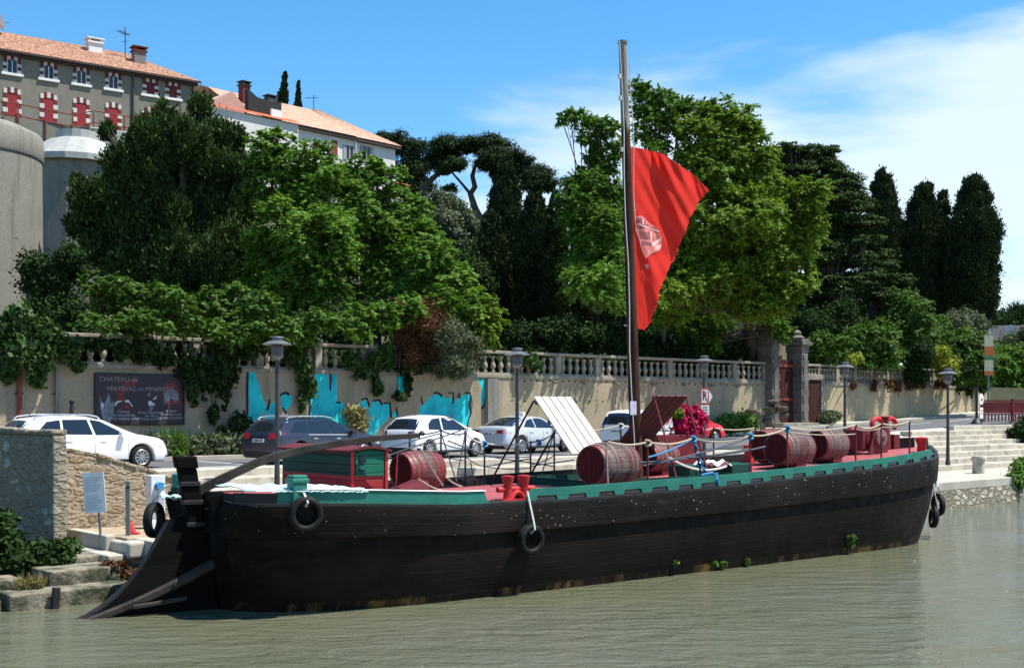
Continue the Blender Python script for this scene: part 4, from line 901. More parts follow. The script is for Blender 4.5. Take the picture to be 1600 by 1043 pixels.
# ------------------------------------------------------------------ the barge (local x = towards the bow, y = towards the quay, z = above the water)
GUN = [(.35, 0.0), (.33, .6), (.26, 1.1), (.24, 1.4), (.47, 1.68), (1.0, 1.9), (2, 2.13), (3.5, 2.27), (5.5, 2.32), (9, 2.35), (13, 2.35), (17, 2.33), (18.8, 2.26), (19.9, 2.12), (20.6, 1.93), (21.4, 1.53), (22.1, 1.02), (22.7, .5), (23.0, .2), (23.05, 0.0)]
WLN = [(.6, 0.0), (.62, .2), (.7, .45), (.78, .65), (1.05, .95), (1.75, 1.42), (2.6, 1.75), (4, 2.02), (5.8, 2.1), (9, 2.15), (13, 2.15), (17, 2.1), (18.6, 2.06), (19.4, 1.95), (20.0, 1.78), (20.7, 1.4), (21.3, .95), (21.8, .5), (22.05, .2), (22.1, 0.0)]
def zb(x): return interp(x, [(-.5, 2.0), (2, 1.93), (4.5, 1.80), (7, 1.79), (12, 1.88), (18, 2.12), (23, 2.42)])
def hg(x): return interp(x, GUN[3:])
def deckz(x, y): h = max(.3, hg(x)); return zb(x)+.02+.09*(1-min(1, (y/h)**2))
def dense(pts, k=4):
    out = []
    n = len(pts)
    for i in range(n-1):
        p0, p1, p2, p3 = (Vector(pts[max(0, i-1)]), Vector(pts[i]), Vector(pts[i+1]), Vector(pts[min(n-1, i+2)]))
        for j in range(k):
            t = j/k; out.append(.5*((2*p1)+(p2-p0)*t+(2*p0-5*p1+4*p2-p3)*t*t+(3*p1-p0-3*p2+p3)*t*t*t))
    out.append(Vector(pts[-1])); return out
GD, WD = dense(GUN), dense(WLN)
BARGE = thing('wooden_barge', 'old black wooden cargo barge with green gunwale, red deck and a tall mast', 'barge', BO, BA)
def BL(px, py, y):
    x = BX(px, y); d = BW(x, y, 0).y; return Vector((x, y, HC+(640-py)/F*d))
def hull():
    rows = [(-.3, 0), (0, 0), (.13, .01), (.26, .015), (.40, .015), (.52, .01), (.62, 0), (.69, 0), (.698, .02), (.702, .085), (.74, .085), (.85, .075), (.97, .06), (1.0, .04)]
    ring = []
    for side in (-1, 1):
        seq = range(len(GD)) if side < 0 else range(len(GD)-2, 0, -1)
        for i in seq: ring.append((GD[i], WD[i], side))
    vs = []; n = len(ring); uvs = []
    for v, off in rows:
        for k, (g, w, s) in enumerate(ring):
            G = Vector((g.x, s*abs(g.y))); Wp = Vector((w.x, s*abs(w.y)))
            vv = max(v, -.3); q = Wp.lerp(G, vv) if vv >= 0 else Wp+(Wp-G)*(-vv)*.6
            bul = .10*math.sin(math.pi*max(0, min(1, vv)))*(1 if 0 < k else 0)
            k2 = ring[(k+1) % n]; k0 = ring[k-1]
            t = Vector((k2[0].x-k0[0].x, k2[2]*abs(k2[0].y)-k0[2]*abs(k0[0].y)))
            if t.length > 1e-6: t.normalize()
            nn = Vector((t.y, -t.x))
            q = q+nn*(off+bul*.8)
            z = zb(g.x)*v if v >= 0 else -.7
            vs.append((q.x, q.y, z)); uvs.append((g.x*.1, max(0, v)))
    fs = []
    for r in range(len(rows)-1):
        for k in range(n):
            k2 = (k+1) % n; fs.append((r*n+k, r*n+k2, (r+1)*n+k2, (r+1)*n+k))
    m = MB(); m.add(vs, fs); o = m.build('hull', MT['hull'], BARGE, smooth=True, ang=35)
    uv = o.data.uv_layers.new(name='UVMap')
    li = np.zeros(len(o.data.loops), dtype=np.int32); o.data.loops.foreach_get('vertex_index', li)
    uv.data.foreach_set('uv', np.array(uvs, dtype=np.float32)[li].ravel())
    # deck
    d = MB(); N = 70; vs = []
    for i in range(N+1):
        x = .3+22.7*i/N; h = max(.02, hg(x)+.02)
        for j in range(9):
            y = h*(j/4-1); vs.append((x, y, zb(x)-.01+.09*(1-(j/4-1)**2)+.01))
    d.add(vs, [(i*9+j, (i+1)*9+j, (i+1)*9+j+1, i*9+j+1) for i in range(N) for j in range(8)])
    d.build('deck', MT['deck'], BARGE, smooth=True)
    # covering board round the deck edge, widened and black as painted bulwark shadow
    for s in (-1, 1):
        c = MB(); vs = []
        for g in GD:
            y = abs(g.y); nx = max(0, y-.34); z = zb(g.x)
            vs += [(g.x, s*(y+.05), z-.02), (g.x, s*(y+.05), z+.03), (g.x, s*nx, z+.05)]
        c.add(vs, [(3*i+j, 3*i+3+j, 3*i+4+j, 3*i+1+j) for i in range(len(GD)-1) for j in range(2)]); c.build('covering_board', MT['black'], BARGE, smooth=True, ang=50)
hull()
def strip(name, x0, x1, side, zlo, zhi, mat, step=.25, th=.07, t0=0, t1=0, inner=None):
    """board standing on the deck edge; t0/t1 slope its ends"""
    n = max(1, int((x1-x0)/step)); m = MB(); vs = []
    for i in range(n+1):
        u = i/n
        for (dx0, dx1, z) in ((0, 0, zlo), (t0, -t1, zhi)):
            xx = x0+dx0+(x1+dx1-x0-dx0)*u
            for yo in (0.0, -th): vs.append((xx, side*(hg(xx)+.01+yo), zb(xx)+z))
    m.add(vs, [])
    for i in range(n):
        a, b = 4*i, 4*i+4
        m.f += [(a, b, b+2, a+2), (a+2, b+2, b+3, a+3)]; m.m += [0, 0]
        m.f += [(a+1, a+3, b+3, b+1), (a, a+1, b+1, b)]; m.m += [1, 1]
    a = 4*n; m.f += [(0, 2, 3, 1), (a, a+1, a+3, a+2)]; m.m += [0, 0]
    return m.build(name, [mat, inner or mat], BARGE)
def bulwarks():
    GZ = .27
    strip('gunwale_board', .26, .85, -1, .0, .2, MT['black'], .1); strip('gunwale_board', .26, .85, 1, .0, .08, MT['black'], .1)
    m = MB(); m.box(.3, .4, -1.4, 1.4, 1.9, 2.14); m.build('transom_board', MT['black'], BARGE)
    strip('gunwale_board', .85, 5.05, -1, .0, GZ-.01, MT['green'], t1=.1)
    # near side forward: green rail on lugs with scupper gaps between them
    x = 6.0; top = strip('gunwale_board', 6.0, 20.6, -1, .125, GZ, MT['green'], t0=.14, t1=.2)
    k = 0
    while x < 20.3:
        w = .2+.04*((k*7) % 3); strip('scupper_lug', x, x+w, -1, .0, .129, MT['green'], .2, .068, t0=-.05 if k else 0, t1=-.05); x += .78; k += 1
    m = MB(); xs = [6.0+i*.4 for i in range(37)]  # black strip added behind the scupper gaps to stand in for their shadow
    m.add([p for xx in xs for p in ((xx, -(hg(xx)-.36), zb(xx)), (xx, -(hg(xx)-.36), zb(xx)+.17), (xx, -(hg(xx)-.42), zb(xx)+.17), (xx, -(hg(xx)-.42), zb(xx)))], [(4*i+j, 4*i+4+j, 4*i+5+j, 4*i+1+j) for i in range(36) for j in range(3)]); m.build('scupper_shade_strip', MT['black'], BARGE)
    strip('gunwale_board', 4.6, 20.6, 1, .0, GZ-.03, MT['black'], inner=MT['black'])
    # worn pale capping on the stern gunwale
    m = MB(); vs = []
    for i in range(40):
        xx = 1.0+4.0*i/39; h = hg(xx); vs += [(xx, -(h+.03), zb(xx)+GZ), (xx, -(h-.12), zb(xx)+GZ+.01)]
    m.add(vs, [(2*i, 2*i+2, 2*i+3, 2*i+1) for i in range(39)]); m.build('capping', MT['white_cloth'], BARGE)
    # stem head with its red knees and green cap
    m = MB(); m.box(22.98, 23.2, -.12, .12, 1.2, 2.72); m.build('stem_post', MT['black'], BARGE, bevel=.03)
    p = BL(1440, 700, -.9); s = MB(); s.lathe([(.13, -.3), (.12, .12), (.17, .2), (.18, .3), (.05, .33)], Matrix.Translation(p), 14); s.build('red_post', MT['red'], BARGE, smooth=True)
    s = MB(); s.tube([p+Vector((0, 0, .1)), p+Vector((.25, .1, -.15)), p+Vector((.45, .25, -.32))], .09, 8); s.build('red_knee', MT['red'], BARGE, smooth=True)
    s = MB(); s.tube([BL(1446, 698, .35), BL(1454, 700, .05), BL(1460, 706, -.15), BL(1462, 718, -.3)], [.08, .1, .1, .06], 10); s.build('bow_roll', MT['green_dark'], BARGE, smooth=True)
    strip('bow_board', 20.6, 22.95, 1, 0, .36, MT['black'], .1); strip('bow_board', 20.7, 22.95, -1, 0, .10, MT['black'], .1)
    # draught mark on the bow
    for i in range(3):
        s = MB(); gx = 20.75+.12*i; s.box(gx, gx+.07, -hg(gx)-.075, -hg(gx)-.03, zb(gx)*.66, zb(gx)*.66+.12); s.build('draught_mark', MT['white_cloth'], BARGE)
bulwarks()
RD = Vector((-math.cos(R(13.7)), math.sin(R(13.7)), 0)); RN = Vector((RD.y, -RD.x, 0))
def rudder():
    A, B = BL(288, 712, 0), Vector((.47, 0, -.1)); o = MB()
    for (s0, s1, ww) in ((0.0, .075, .19), (.075, .33, .16), (.33, 1, .135)):
        pa, pb = A.lerp(B, s0), A.lerp(B, s1); c = []
        for p in (pb, pa): c += [p+RD*ww+RN*ww*.9, p-RD*ww+RN*ww*.9, p-RD*ww-RN*ww*.9, p+RD*ww-RN*ww*.9]
        o.hexa(c)
    r = o.build('rudder', MT['rudderwood'], BARGE, bevel=.02)
    yl = lambda px: interp(px, [(108, .45), (320, 0)])
    edge = [(318, 792), (292, 800), (264, 812), (250, 838), (238, 860), (222, 885), (204, 908), (184, 930), (160, 950), (134, 966), (106, 978)]
    ep = [BL(px, py, yl(px)) for px, py in edge]; low = [Vector((p.x, p.y, -.3)) for p in ep]; b = MB(); n = len(ep); th = RN*.075
    b.add([p+th for p in ep]+[p+th for p in low]+[p-th for p in ep]+[p-th for p in low], [(i, i+1, n+i+1, n+i) for i in range(n-1)]+[(2*n+i+1, 2*n+i, 3*n+i, 3*n+i+1) for i in range(n-1)]+[(i+1, i, 2*n+i, 2*n+i+1) for i in range(n-1)]+[(0, n, 3*n, 2*n), (n-1, 2*n+n-1, 3*n+n-1, n+n-1)])
    b.build('blade', MT['rudderwood'], r)
    b = MB(); b.tube([BL(px, py, yl(px))-RN*0 for px, py in edge[2:]], [.06+.02*(i > 4) for i in range(n-2)], 6); b.build('trailing_edge', MT['black'], r)
    P0, P1 = BL(334, 880, -.22), BL(122, 976, .30); N = 10; b = MB()
    b.tube([P0.lerp(P1, i/N)+Vector((0, 0, -.07*math.sin(math.pi*i/N))) for i in range(N+1)], [.10-.03*i/N for i in range(N+1)], 6); b.build('diagonal_brace', MT['tillerwood'], r)
    b = MB(); b.tube([BL(208, 948, -.02), BL(292, 934, -.2)], .04, 6); b.build('lower_batten', MT['tillerwood'], r)
    for z in (2.28, 1.95, 1.55, .75):
        f = (A.z-z)/(A.z-B.z); p = A.lerp(B, f); b = MB(); b.box(-.18, .18, -.165, .165, -.04, .04, Matrix.Translation(p) @ Matrix.Rotation(R(-13.7), 4, 'Z')); b.build('iron_strap', MT['black'], r, bevel=.01)
    c = [BL(325, 774, -.75), BL(372, 770, -1.0), BL(352, 860, -.9), BL(330, 868, -.7)]; b = MB(); b.add(c+[p+Vector((.16, .1, 0)) for p in c], [(0, 1, 2, 3), (7, 6, 5, 4), (0, 4, 5, 1), (1, 5, 6, 2), (2, 6, 7, 3), (3, 7, 4, 0)]); b.build('sternpost_cheek', MT['rudderwood'], BARGE)
    # tiller, slightly bowed, passing in front of the cabin
    T0 = Vector((-.1, .02, 2.12)); T1 = BL(655, 680, -1.1); tp_ = [(300, 773), (317, 763), (340, 751), (370, 737), (400, 723), (430, 712.5), (460, 705.5), (495, 698), (526, 693), (565, 687), (600, 683.5), (630, 681.5), (655, 680)]
    N = 12; pts = [BL(px, py, -1.1*(px-295)/360) for px, py in tp_]
    m = MB(); vs = []
    d = (T1-T0); d.z = 0; d.normalize(); sd_ = Vector((d.y, -d.x, 0))
    for i, p in enumerate(pts):
        hh = .095-.05*i/N; ww = .075-.035*i/N; vs += [p+sd_*ww-Vector((0, 0, hh)), p-sd_*ww-Vector((0, 0, hh)), p-sd_*ww+Vector((0, 0, hh)), p+sd_*ww+Vector((0, 0, hh))]
    m.add(vs, [(4*i+j, 4*i+4+j, 4*i+4+(j+1) % 4, 4*i+(j+1) % 4) for i in range(N) for j in range(4)]+[(3, 2, 1, 0), (4*N, 4*N+1, 4*N+2, 4*N+3)])
    m.build('tiller', MT['tillerwood'], BARGE, bevel=.012)
    k = MB(); k.lathe([(.05, 0), (.06, .05), (.02, .1)], Matrix.Translation(T1+Vector((.05, -.02, 0))), 8); k.build('tiller_knob', MT['trim'], BARGE)
rudder()
def cabin():
    x0, x1, y0, y1 = 3.05, 3.85, -.62, 2.15; z0 = 1.93; ze, zp = 2.80, 2.85; zm = 2.33
    m = MB(); m.box(x0, x1, y0, y1, z0, zm); c = m.build('cabin', MT['red_boards'], BARGE)
    m = MB(); n = 8; arc = [(x0+(x1-x0)*i/n, ze+(zp-ze)*math.sin(math.pi*i/n)) for i in range(n+1)]; 
    pl = [(x0+.003, zm), (x1-.003, zm)]+[(x, z) for x, z in reversed(arc)]
    m.prism(pl, (0, y1-.003, 0), (1, 0, 0), (0, 0, 1), y1-y0-.006); m.build('upper_boards', MT['green_dark'], c)
    m = MB(); vs = []
    for i in range(n+1):
        x = x0-.07+(x1-x0+.14)*i/n; z = ze-.03+(zp-ze+.03)*math.sin(math.pi*i/n)
        for y in (y0-.09, y1+.09): vs += [(x, y, z+.01), (x, y, z+.055)]
    m.add(vs, [(4*i+1, 4*i+5, 4*i+7, 4*i+3) for i in range(n)]+[(4*i, 4*i+2, 4*i+6, 4*i+4) for i in range(n)]+[(4*i, 4*i+4, 4*i+5, 4*i+1) for i in range(n)]+[(4*i+2, 4*i+3, 4*i+7, 4*i+6) for i in range(n)]+[(0, 1, 3, 2), (4*n, 4*n+2, 4*n+3, 4*n+1)])
    m.build('roof', MT['cabin_roof'], c)
    m = MB(); m.prism([(x0+.08, zm), (x1-.08, zm)]+[(x0+.08+(x1-x0-.16)*i/n, ze-.03+(zp-ze)*math.sin(math.pi*i/n)) for i in range(n, -1, -1)], (0, y0-.004, 0), (1, 0, 0), (0, 0, 1), .022); d = m.build('door', MT['green_door'], c)
    h = MB(); h.box(3.2, 3.36, y0-.055, y0-.027, 2.62, 2.66); h.box(3.22, 3.25, y0-.05, y0-.027, 2.56, 2.72); h.box(3.2, 3.32, y0-.05, y0-.027, 2.42, 2.45); h.build('latch', MT['ink'], d)
    f = MB(); f.box(x0-.012, x0+.05, y0-.03, y0-.005, z0, ze); f.box(x1-.05, x1+.012, y0-.03, y0-.005, z0, ze); f.build('corner_trim', MT['red'], c)
cabin()
def fittings():
    # double mooring bitts painted bright red
    def bitts(x, y, name='mooring_bitts'):
        z = deckz(x, y)-.03; r = None
        m = MB(); m.box(-.42, .42, -.14, .14, 0, .05)
        for s in (-1, 1): m.lathe([(.1, .05), (.085, .2), (.1, .38), (.13, .46), (.13, .5), (.04, .51)], Matrix.Translation((s*.2, 0, 0)), 14)
        m.tube([(-.46, 0, .24), (.46, 0, .24)], .055, 10)
        m.tube([(-.16+.04*i, -.05, .05+.13*math.sin(math.pi*i/8)) for i in range(9)], .05, 8)
        o = m.build(name, MT['red'], BARGE, smooth=True, ang=40, bevel=0); o.location = (x, y, z); return o
    bitts(BX(806, -2.0), -2.0)
    bitts(BX(1170, 1.6), 1.6).rotation_euler = (0, 0, R(50))
    # green fairlead post by the stern tyre
    x = BX(466, -1.9); m = MB(); m.box(x-.14, x+.14, -1.98, -1.74, zb(x), zb(x)+.52); m.box(x-.17, x+.17, -2.0, -1.72, zb(x)+.38, zb(x)+.46); m.build('fairlead_post', MT['green'], BARGE, bevel=.02)
    x = .5; m = MB(); m.box(x-.2, x+.0, 1.1, 1.38, zb(x), zb(x)+.42); m.build('fairlead_post', MT['green'], BARGE, bevel=.03)
    # mast
    b = Vector((11.25, .0, 1.9)); top = BL(973, 68, 0)
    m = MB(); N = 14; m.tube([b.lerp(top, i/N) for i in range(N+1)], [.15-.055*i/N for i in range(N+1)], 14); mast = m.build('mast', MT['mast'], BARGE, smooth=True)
    c = MB(); c.lathe([(.11, 0), (.115, .04), (.11, .08), (.02, .1)], Matrix.Translation(top-Vector((0, 0, .02))), 14); c.build('mast_cap', MT['lamp_grey'], mast)
    for z in (10.9, 11.4, 9.7):
        f = (z-b.z)/(top.z-b.z); p = b.lerp(top, f); c = MB(); c.box(-.16, .1, -.03, .03, -.05, .05, Matrix.Translation(p)); c.build('mast_cleat', MT['rope_white'], mast)
    h = MB(); h.tube([b.lerp(top, i/10)+Vector((-.17+.03*math.sin(i*1.7), -.1, 0)) for i in range(0, 11)], .014, 5); h.build('halyard', MT['rope_white'], mast)
    h = MB(); h.tube([b.lerp(top, .6+i/25)+Vector((.13, -.1+.03*math.sin(i), 0)) for i in range(0, 10)], .012, 5); h.build('halyard', MT['rope_white'], mast)
    p = BL(989, 637, -.17); n_ = MB(); n_.box(p.x-.1, p.x+.1, -.19, -.165, p.z-.16, p.z+.16); n_.build('paper_notice', MT['violet_paper'], mast)
    # hold coaming with a green rim
    for x0, x1, y0, y1 in ((8.6, 13.6, -1.25, -1.17), (8.6, 13.6, 1.17, 1.25), (8.6, 8.68, -1.17, 1.17), (13.52, 13.6, -1.17, 1.17)):
        m = MB(); m.box(x0, x1, y0, y1, 1.75, 2.07); m.build('hold_coaming', MT['green_dark'], BARGE)
    for x0 in (12.2, 13.7):
        m = MB(); m.box(x0, x0+.75, -.8, -.1, 1.85, 2.28); m.build('deck_locker', MT['green_dark'], BARGE, bevel=.02)
    p, q = BL(1018, 690, 1.75), BL(1088, 690, 1.75); m = MB(); m.box(p.x, q.x, 1.55, 1.95, 1.9, 2.95); m.build('flower_box', MT['red_dark'], BARGE, bevel=.02)
    p = BL(1046, 660, 1.53); m = MB(); m.add([(p.x-.12, 1.54, p.z-.12), (p.x+.14, 1.54, p.z-.12), (p.x+.1, 1.54, p.z+.16)], [(0, 1, 2)]); m.build('paper_label', MT['white'], BARGE)
    # small red deck box beside the cabin barrel
    p = BL(630, 757, -.9); m = MB(); m.add([(p.x-.6, p.y-.3, 1.9), (p.x+.45, p.y-.3, 1.9), (p.x+.45, p.y+.3, 1.9), (p.x-.6, p.y+.3, 1.9), (p.x+.35, p.y-.2, 2.22), (p.x+.45, p.y-.2, 2.22), (p.x+.45, p.y+.25, 2.22), (p.x+.35, p.y+.25, 2.22)], [(3, 2, 1, 0), (4, 5, 6, 7), (0, 1, 5, 4), (1, 2, 6, 5), (2, 3, 7, 6), (3, 0, 4, 7)]); m.build('deck_wedge', MT['red_dark'], BARGE)
    # anchor windlass: drum between side frames, gear and two looped handles
    w = BL(1350, 692, .25); X, Y = w.x, w.y; Z = deckz(X, Y)-.02
    m = MB(); m.lathe([(.33, -.35), (.35, -.3), (.3, -.25), (.3, .25), (.35, .3), (.33, .35)], Matrix.Translation((X, Y, Z+.42)) @ Matrix.Rotation(R(90), 4, 'X'), 20); wl = m.build('windlass_drum', MT['red_dark'], BARGE, smooth=True)
    m = MB(); m.box(X-.5, X-.22, Y-.3, Y+.3, Z+.1, Z+.7); m.build('drum_guard', MT['red_dark'], wl, bevel=.06, seg=4)
    for s in (-1, 1):
        m = MB(); m.prism([(-.4, 0), (.5, 0), (.22, .78), (-.12, .78)], (X, Y+s*.43+.03, Z), (1, 0, 0), (0, 0, 1), .06); m.build('side_frame', MT['red_dark'], wl)
    m = MB(); m.lathe([(.24, 0), (.24, .08), (.08, .1), (.08, .2)], Matrix.Translation((X+.1, Y-.46, Z+.45)) @ Matrix.Rotation(R(90), 4, 'X'), 18); m.build('gear_wheel', MT['hoop_grey'], wl)
    a = BL(1381, 672, .5); 
    for s in (-1, 1):
        m = MB(); m.tube([Vector((a.x+s*.02, a.y, a.z+.18))+Vector((s*(.06+.25*(1-math.cos(t))), 0, .17*math.sin(t))) for t in [math.pi*1.25*i/10 for i in range(11)]], .075, 8); m.build('red_loop_handle', MT['red'], BARGE, smooth=True)
    m = MB(); m.lathe([(.2, 0), (.18, .55), (.12, .9), (.2, .97), (.06, 1.0)], Matrix.Translation((a.x, a.y, deckz(a.x, a.y)-.02)), 12); m.build('capstan', MT['red_dark'], BARGE, smooth=True)
    m = MB(); m.box(a.x+.3, a.x+.6, a.y-.15, a.y+.2, deckz(a.x, a.y), a.z-.12); m.build('capstan_box', MT['red_dark'], BARGE, bevel=.03)
fittings()
def rails():
    near, far, low = [], [], []
    def stan(px, py, y, mat='red_dark', lean=0):
        p = BL(px, py, y); z0 = deckz(p.x, y)-.02; m = MB(); m.tube([(p.x+lean, y, z0), p], .022, 8); m.tube([p-Vector((0, 0, .03)), p+Vector((0, 0, .02))], .035, 8)
        m.build('stanchion', MT[mat], BARGE, smooth=True); return p
    N_ = [stan(px, py, -2.12) for px, py in ((948, 689), (1012, 690), (1172, 680), (1230, 668), (1337, 664), (1377, 661), (1421, 658))]
    D_ = stan(1083, 684, -2.0, 'trim', .35)
    F_ = [stan(px, py, 2.12, 'trim') for px, py in ((640, 675), (689, 672), (727, 676), (757, 692), (829, 690), (866, 676), (970, 664), (1064, 672), (1115, 668), (1180, 668))]
    chain = [N_[0], N_[1], D_, N_[2], N_[3], N_[4], N_[5], N_[6]]
    for i, (p, q) in enumerate(zip(chain, chain[1:])):
        m = MB(); m.tube(sag(p, q, .07+.02*(i % 3)), .021, 6); m.build('rail_rope', MT['rope'], BARGE, smooth=True)
    for i, (p, q) in enumerate(zip(chain[4:], chain[5:])):
        m = MB(); m.tube(sag(p-Vector((0, 0, .1)), q-Vector((0, 0, .22-.1*i)), .05), .015, 5); m.build('rail_rope', MT['rope'], BARGE, smooth=True)
    for i, (p, q) in enumerate(zip(F_, F_[1:])):
        m = MB(); m.tube(sag(p, q, .06), .018, 6); m.build('rail_rope', MT['rope_white'] if i in (2, 3, 6) else MT['rope_dark'] if i < 5 else MT['rope'], BARGE, smooth=True)
        for k, dz in enumerate((.28, .55)):
            m = MB(); m.tube(sag(p-Vector((0, 0, dz)), q-Vector((0, 0, dz+.08*(i % 2))), .04), .013, 5); m.build('rail_rope', MT['rope_dark'], BARGE, smooth=True)
    # blue ropes made fast across the gap, with knots
    for (a, b, mt, r) in ((D_, N_[1]-Vector((0, 0, .33)), 'rope_blue', .02), (D_, N_[2]-Vector((0, 0, .02)), 'rope_dark', .018), (N_[2]-Vector((0, 0, .05)), BL(1005, 727, -2.0), 'rope_dark', .018), (N_[2]-Vector((0, 0, .3)), BL(1000, 722, -1.9), 'rope_dark', .018), (BL(1196, 697, -1.6), BL(1075, 714, -2.1), 'rope_dark', .02)):
        m = MB(); m.tube(sag(a, b, .05), r, 6); m.build('mooring_rope', MT[mt], BARGE, smooth=True)
    for p, mt in ((D_, 'rope_blue'), (N_[2], 'rope_blue'), (N_[3]+Vector((0, 0, .0)), 'rope_blue'), (F_[3], 'rope_blue'), (F_[4]+Vector((.25, 0, 0)), 'rope_blue'), (N_[1], 'rope'), (F_[6], 'rope_white')):
        m = MB(); m.tube([p+Vector((.05*math.cos(t*2.1)+.02*t/6, .05*math.sin(t*2.1), .06*math.sin(t)-.02)) for t in [i*.5 for i in range(16)]], .028, 6); m.build('rope_knot', MT[mt], BARGE, smooth=True)
    m = MB(); q = D_-Vector((-.35, 0, .75)); m.tube([D_.lerp(q, i/14)+Vector((.04*math.sin(i*1.9), -.04*math.cos(i*1.9), 0)) for i in range(15)], .03, 6); m.build('coiled_rope', MT['rope_blue'], BARGE, smooth=True)
    g = BL(1118, 745, -2.3); m = MB(); m.tube([g+Vector((-.35, .1, .05)), g+Vector((-.1, 0, .1)), g+Vector((0, -.04, .02)), g+Vector((.03, -.06, -.2)), g+Vector((-.04, -.06, -.05)), g+Vector((.0, -.03, .1))], .03, 6); m.build('rope_knot', MT['rope_blue'], BARGE, smooth=True)
    # gangway lattice on the far side: thin stays that cross between the quay rail posts
    for (xa, ya, xb, yb) in ((690, 678, 713, 752), (713, 752, 728, 672), (735, 722, 742, 750), (600, 700, 690, 676), (605, 712, 720, 672), (700, 688, 760, 712), (757, 712, 866, 728), (760, 728, 829, 716), (866, 676, 845, 745), (829, 728, 897, 718)):
        m = MB(); m.tube([BL(xa, ya, 2.0), BL(xb, yb, 2.0)], .016, 5); m.build('stay_rope', MT['rope_dark'], BARGE)
    m = MB(); m.tube(sag(BL(1045, 714, -1.0), BL(1135, 728, -1.2), .18, 10), .028, 6); m.build('loose_rope', MT['rope_white'], BARGE, smooth=True)
    # light ropes down from the stern rail
    for (xa, ya, xb, yb, y) in ((657, 700, 692, 758, -1.0), (654, 748, 690, 766, -1.6), (697, 745, 722, 760, -1.0), (948, 690, 950, 757, -2.2)):
        m = MB(); m.tube(sag(BL(xa, ya, y), BL(xb, yb, y), .03), .018, 5); m.build('stay_rope', MT['rope'], BARGE, smooth=True)
    p = BL(621, 706, -1.5); m = MB(); m.tube([p, p-Vector((.1, .1, .6))], .018, 6); m.build('stanchion', MT['red_dark'], BARGE)
rails()

# ------------------------------------------------------------------ loose things on the barge
def barrel(label, px, y, rmax, L, yaw=7, grey=False):
    x = BX(px, y); z = deckz(x, y)+rmax*1.0; o = thing('wine_barrel', label, 'barrel', BW(x, y, z), BA+R(yaw), 'red wine barrels lying on the deck')
    rh = rmax*.84; n = 14; T = Matrix.Rotation(R(90), 4, 'Y')
    pr = [(rh+(rmax-rh)*(1-(2*i/n-1)**2), L*(i/n-.5)) for i in range(n+1)]
    m = MB(); m.lathe(pr, T, 30, cap=False)
    m.lathe([(rh, -L/2), (rh-.035, -L/2)], T, 30, cap=False); m.lathe([(rh-.035, L/2), (rh, L/2)], T, 30, cap=False)
    m.lathe([(rh-.035, -L/2), (rh-.037, -L/2+.04)], T, 30, cap=False); m.lathe([(rh-.037, L/2-.04), (rh-.035, L/2)], T, 30, cap=False)
    m.build('staves', MT['staves'], o, smooth=True, ang=50)
    for s in (-1, 1):
        h = MB(); h.lathe([(rh-.034, s*(L/2-.035)-.012), (rh-.034, s*(L/2-.035)+.012)], T, 30); h.build('head', MT['head'], o)
        for k, f in enumerate((.93, .72, .42)):
            xx = s*L/2*f; wd = .028; f0, f1 = (lambda q: rh+(rmax-rh)*(1-(2*(q/L+.5)-1)**2)+.006)(xx-wd), (lambda q: rh+(rmax-rh)*(1-(2*(q/L+.5)-1)**2)+.006)(xx+wd)
            h = MB(); h.lathe([(f0-.006, xx-wd), (f0, xx-wd), (f1, xx+wd), (f1-.006, xx+wd)], T, 30, cap=False); h.build('hoop', MT['hoop'] if (k == 0 or not grey) else MT['hoop_grey'], o, smooth=True, ang=50)
    if grey or True:
        pt = MB(); pt.lathe([(.03, 0), (.03, .05)], Matrix.Translation((0, -.02, rmax-.01)), 10); pt.build('bung', MT['head'], o)
    for s in (-1, 1):
        ck = MB(); ck.hexa([(-.2, s*rmax*.75, -rmax), (.2, s*rmax*.75, -rmax), (.2, s*rmax*.35, -rmax), (-.2, s*rmax*.35, -rmax), (-.2, s*rmax*.75, -rmax+.2), (.2, s*rmax*.75, -rmax+.2), (.2, s*rmax*.45, -rmax+.06), (-.2, s*rmax*.45, -rmax+.06)]); ck.build('chock', MT['red_dark'], o)
    return o
barrel('weathered red barrel beside the green cabin at the barge stern', 653, .35, .43, .95)
barrel('red barrel with grey worn staves in front of the white hatch cover', 951, -1.3, .50, 1.2, grey=True)
barrel('bright red barrel behind, at the foot of the brown hatch cover', 1028, .75, .40, .95)
barrel('front left red barrel of the three barrels lying near the bow', 1234, -.75, .47, 1.2, 4, True)
barrel('far left red barrel of the three near the bow, behind the front one', 1208, .45, .47, 1.1, 3)
barrel('right hand barrel of the three near the bow, its staves weathered grey', 1292, -.45, .45, 1.05, 4, True)
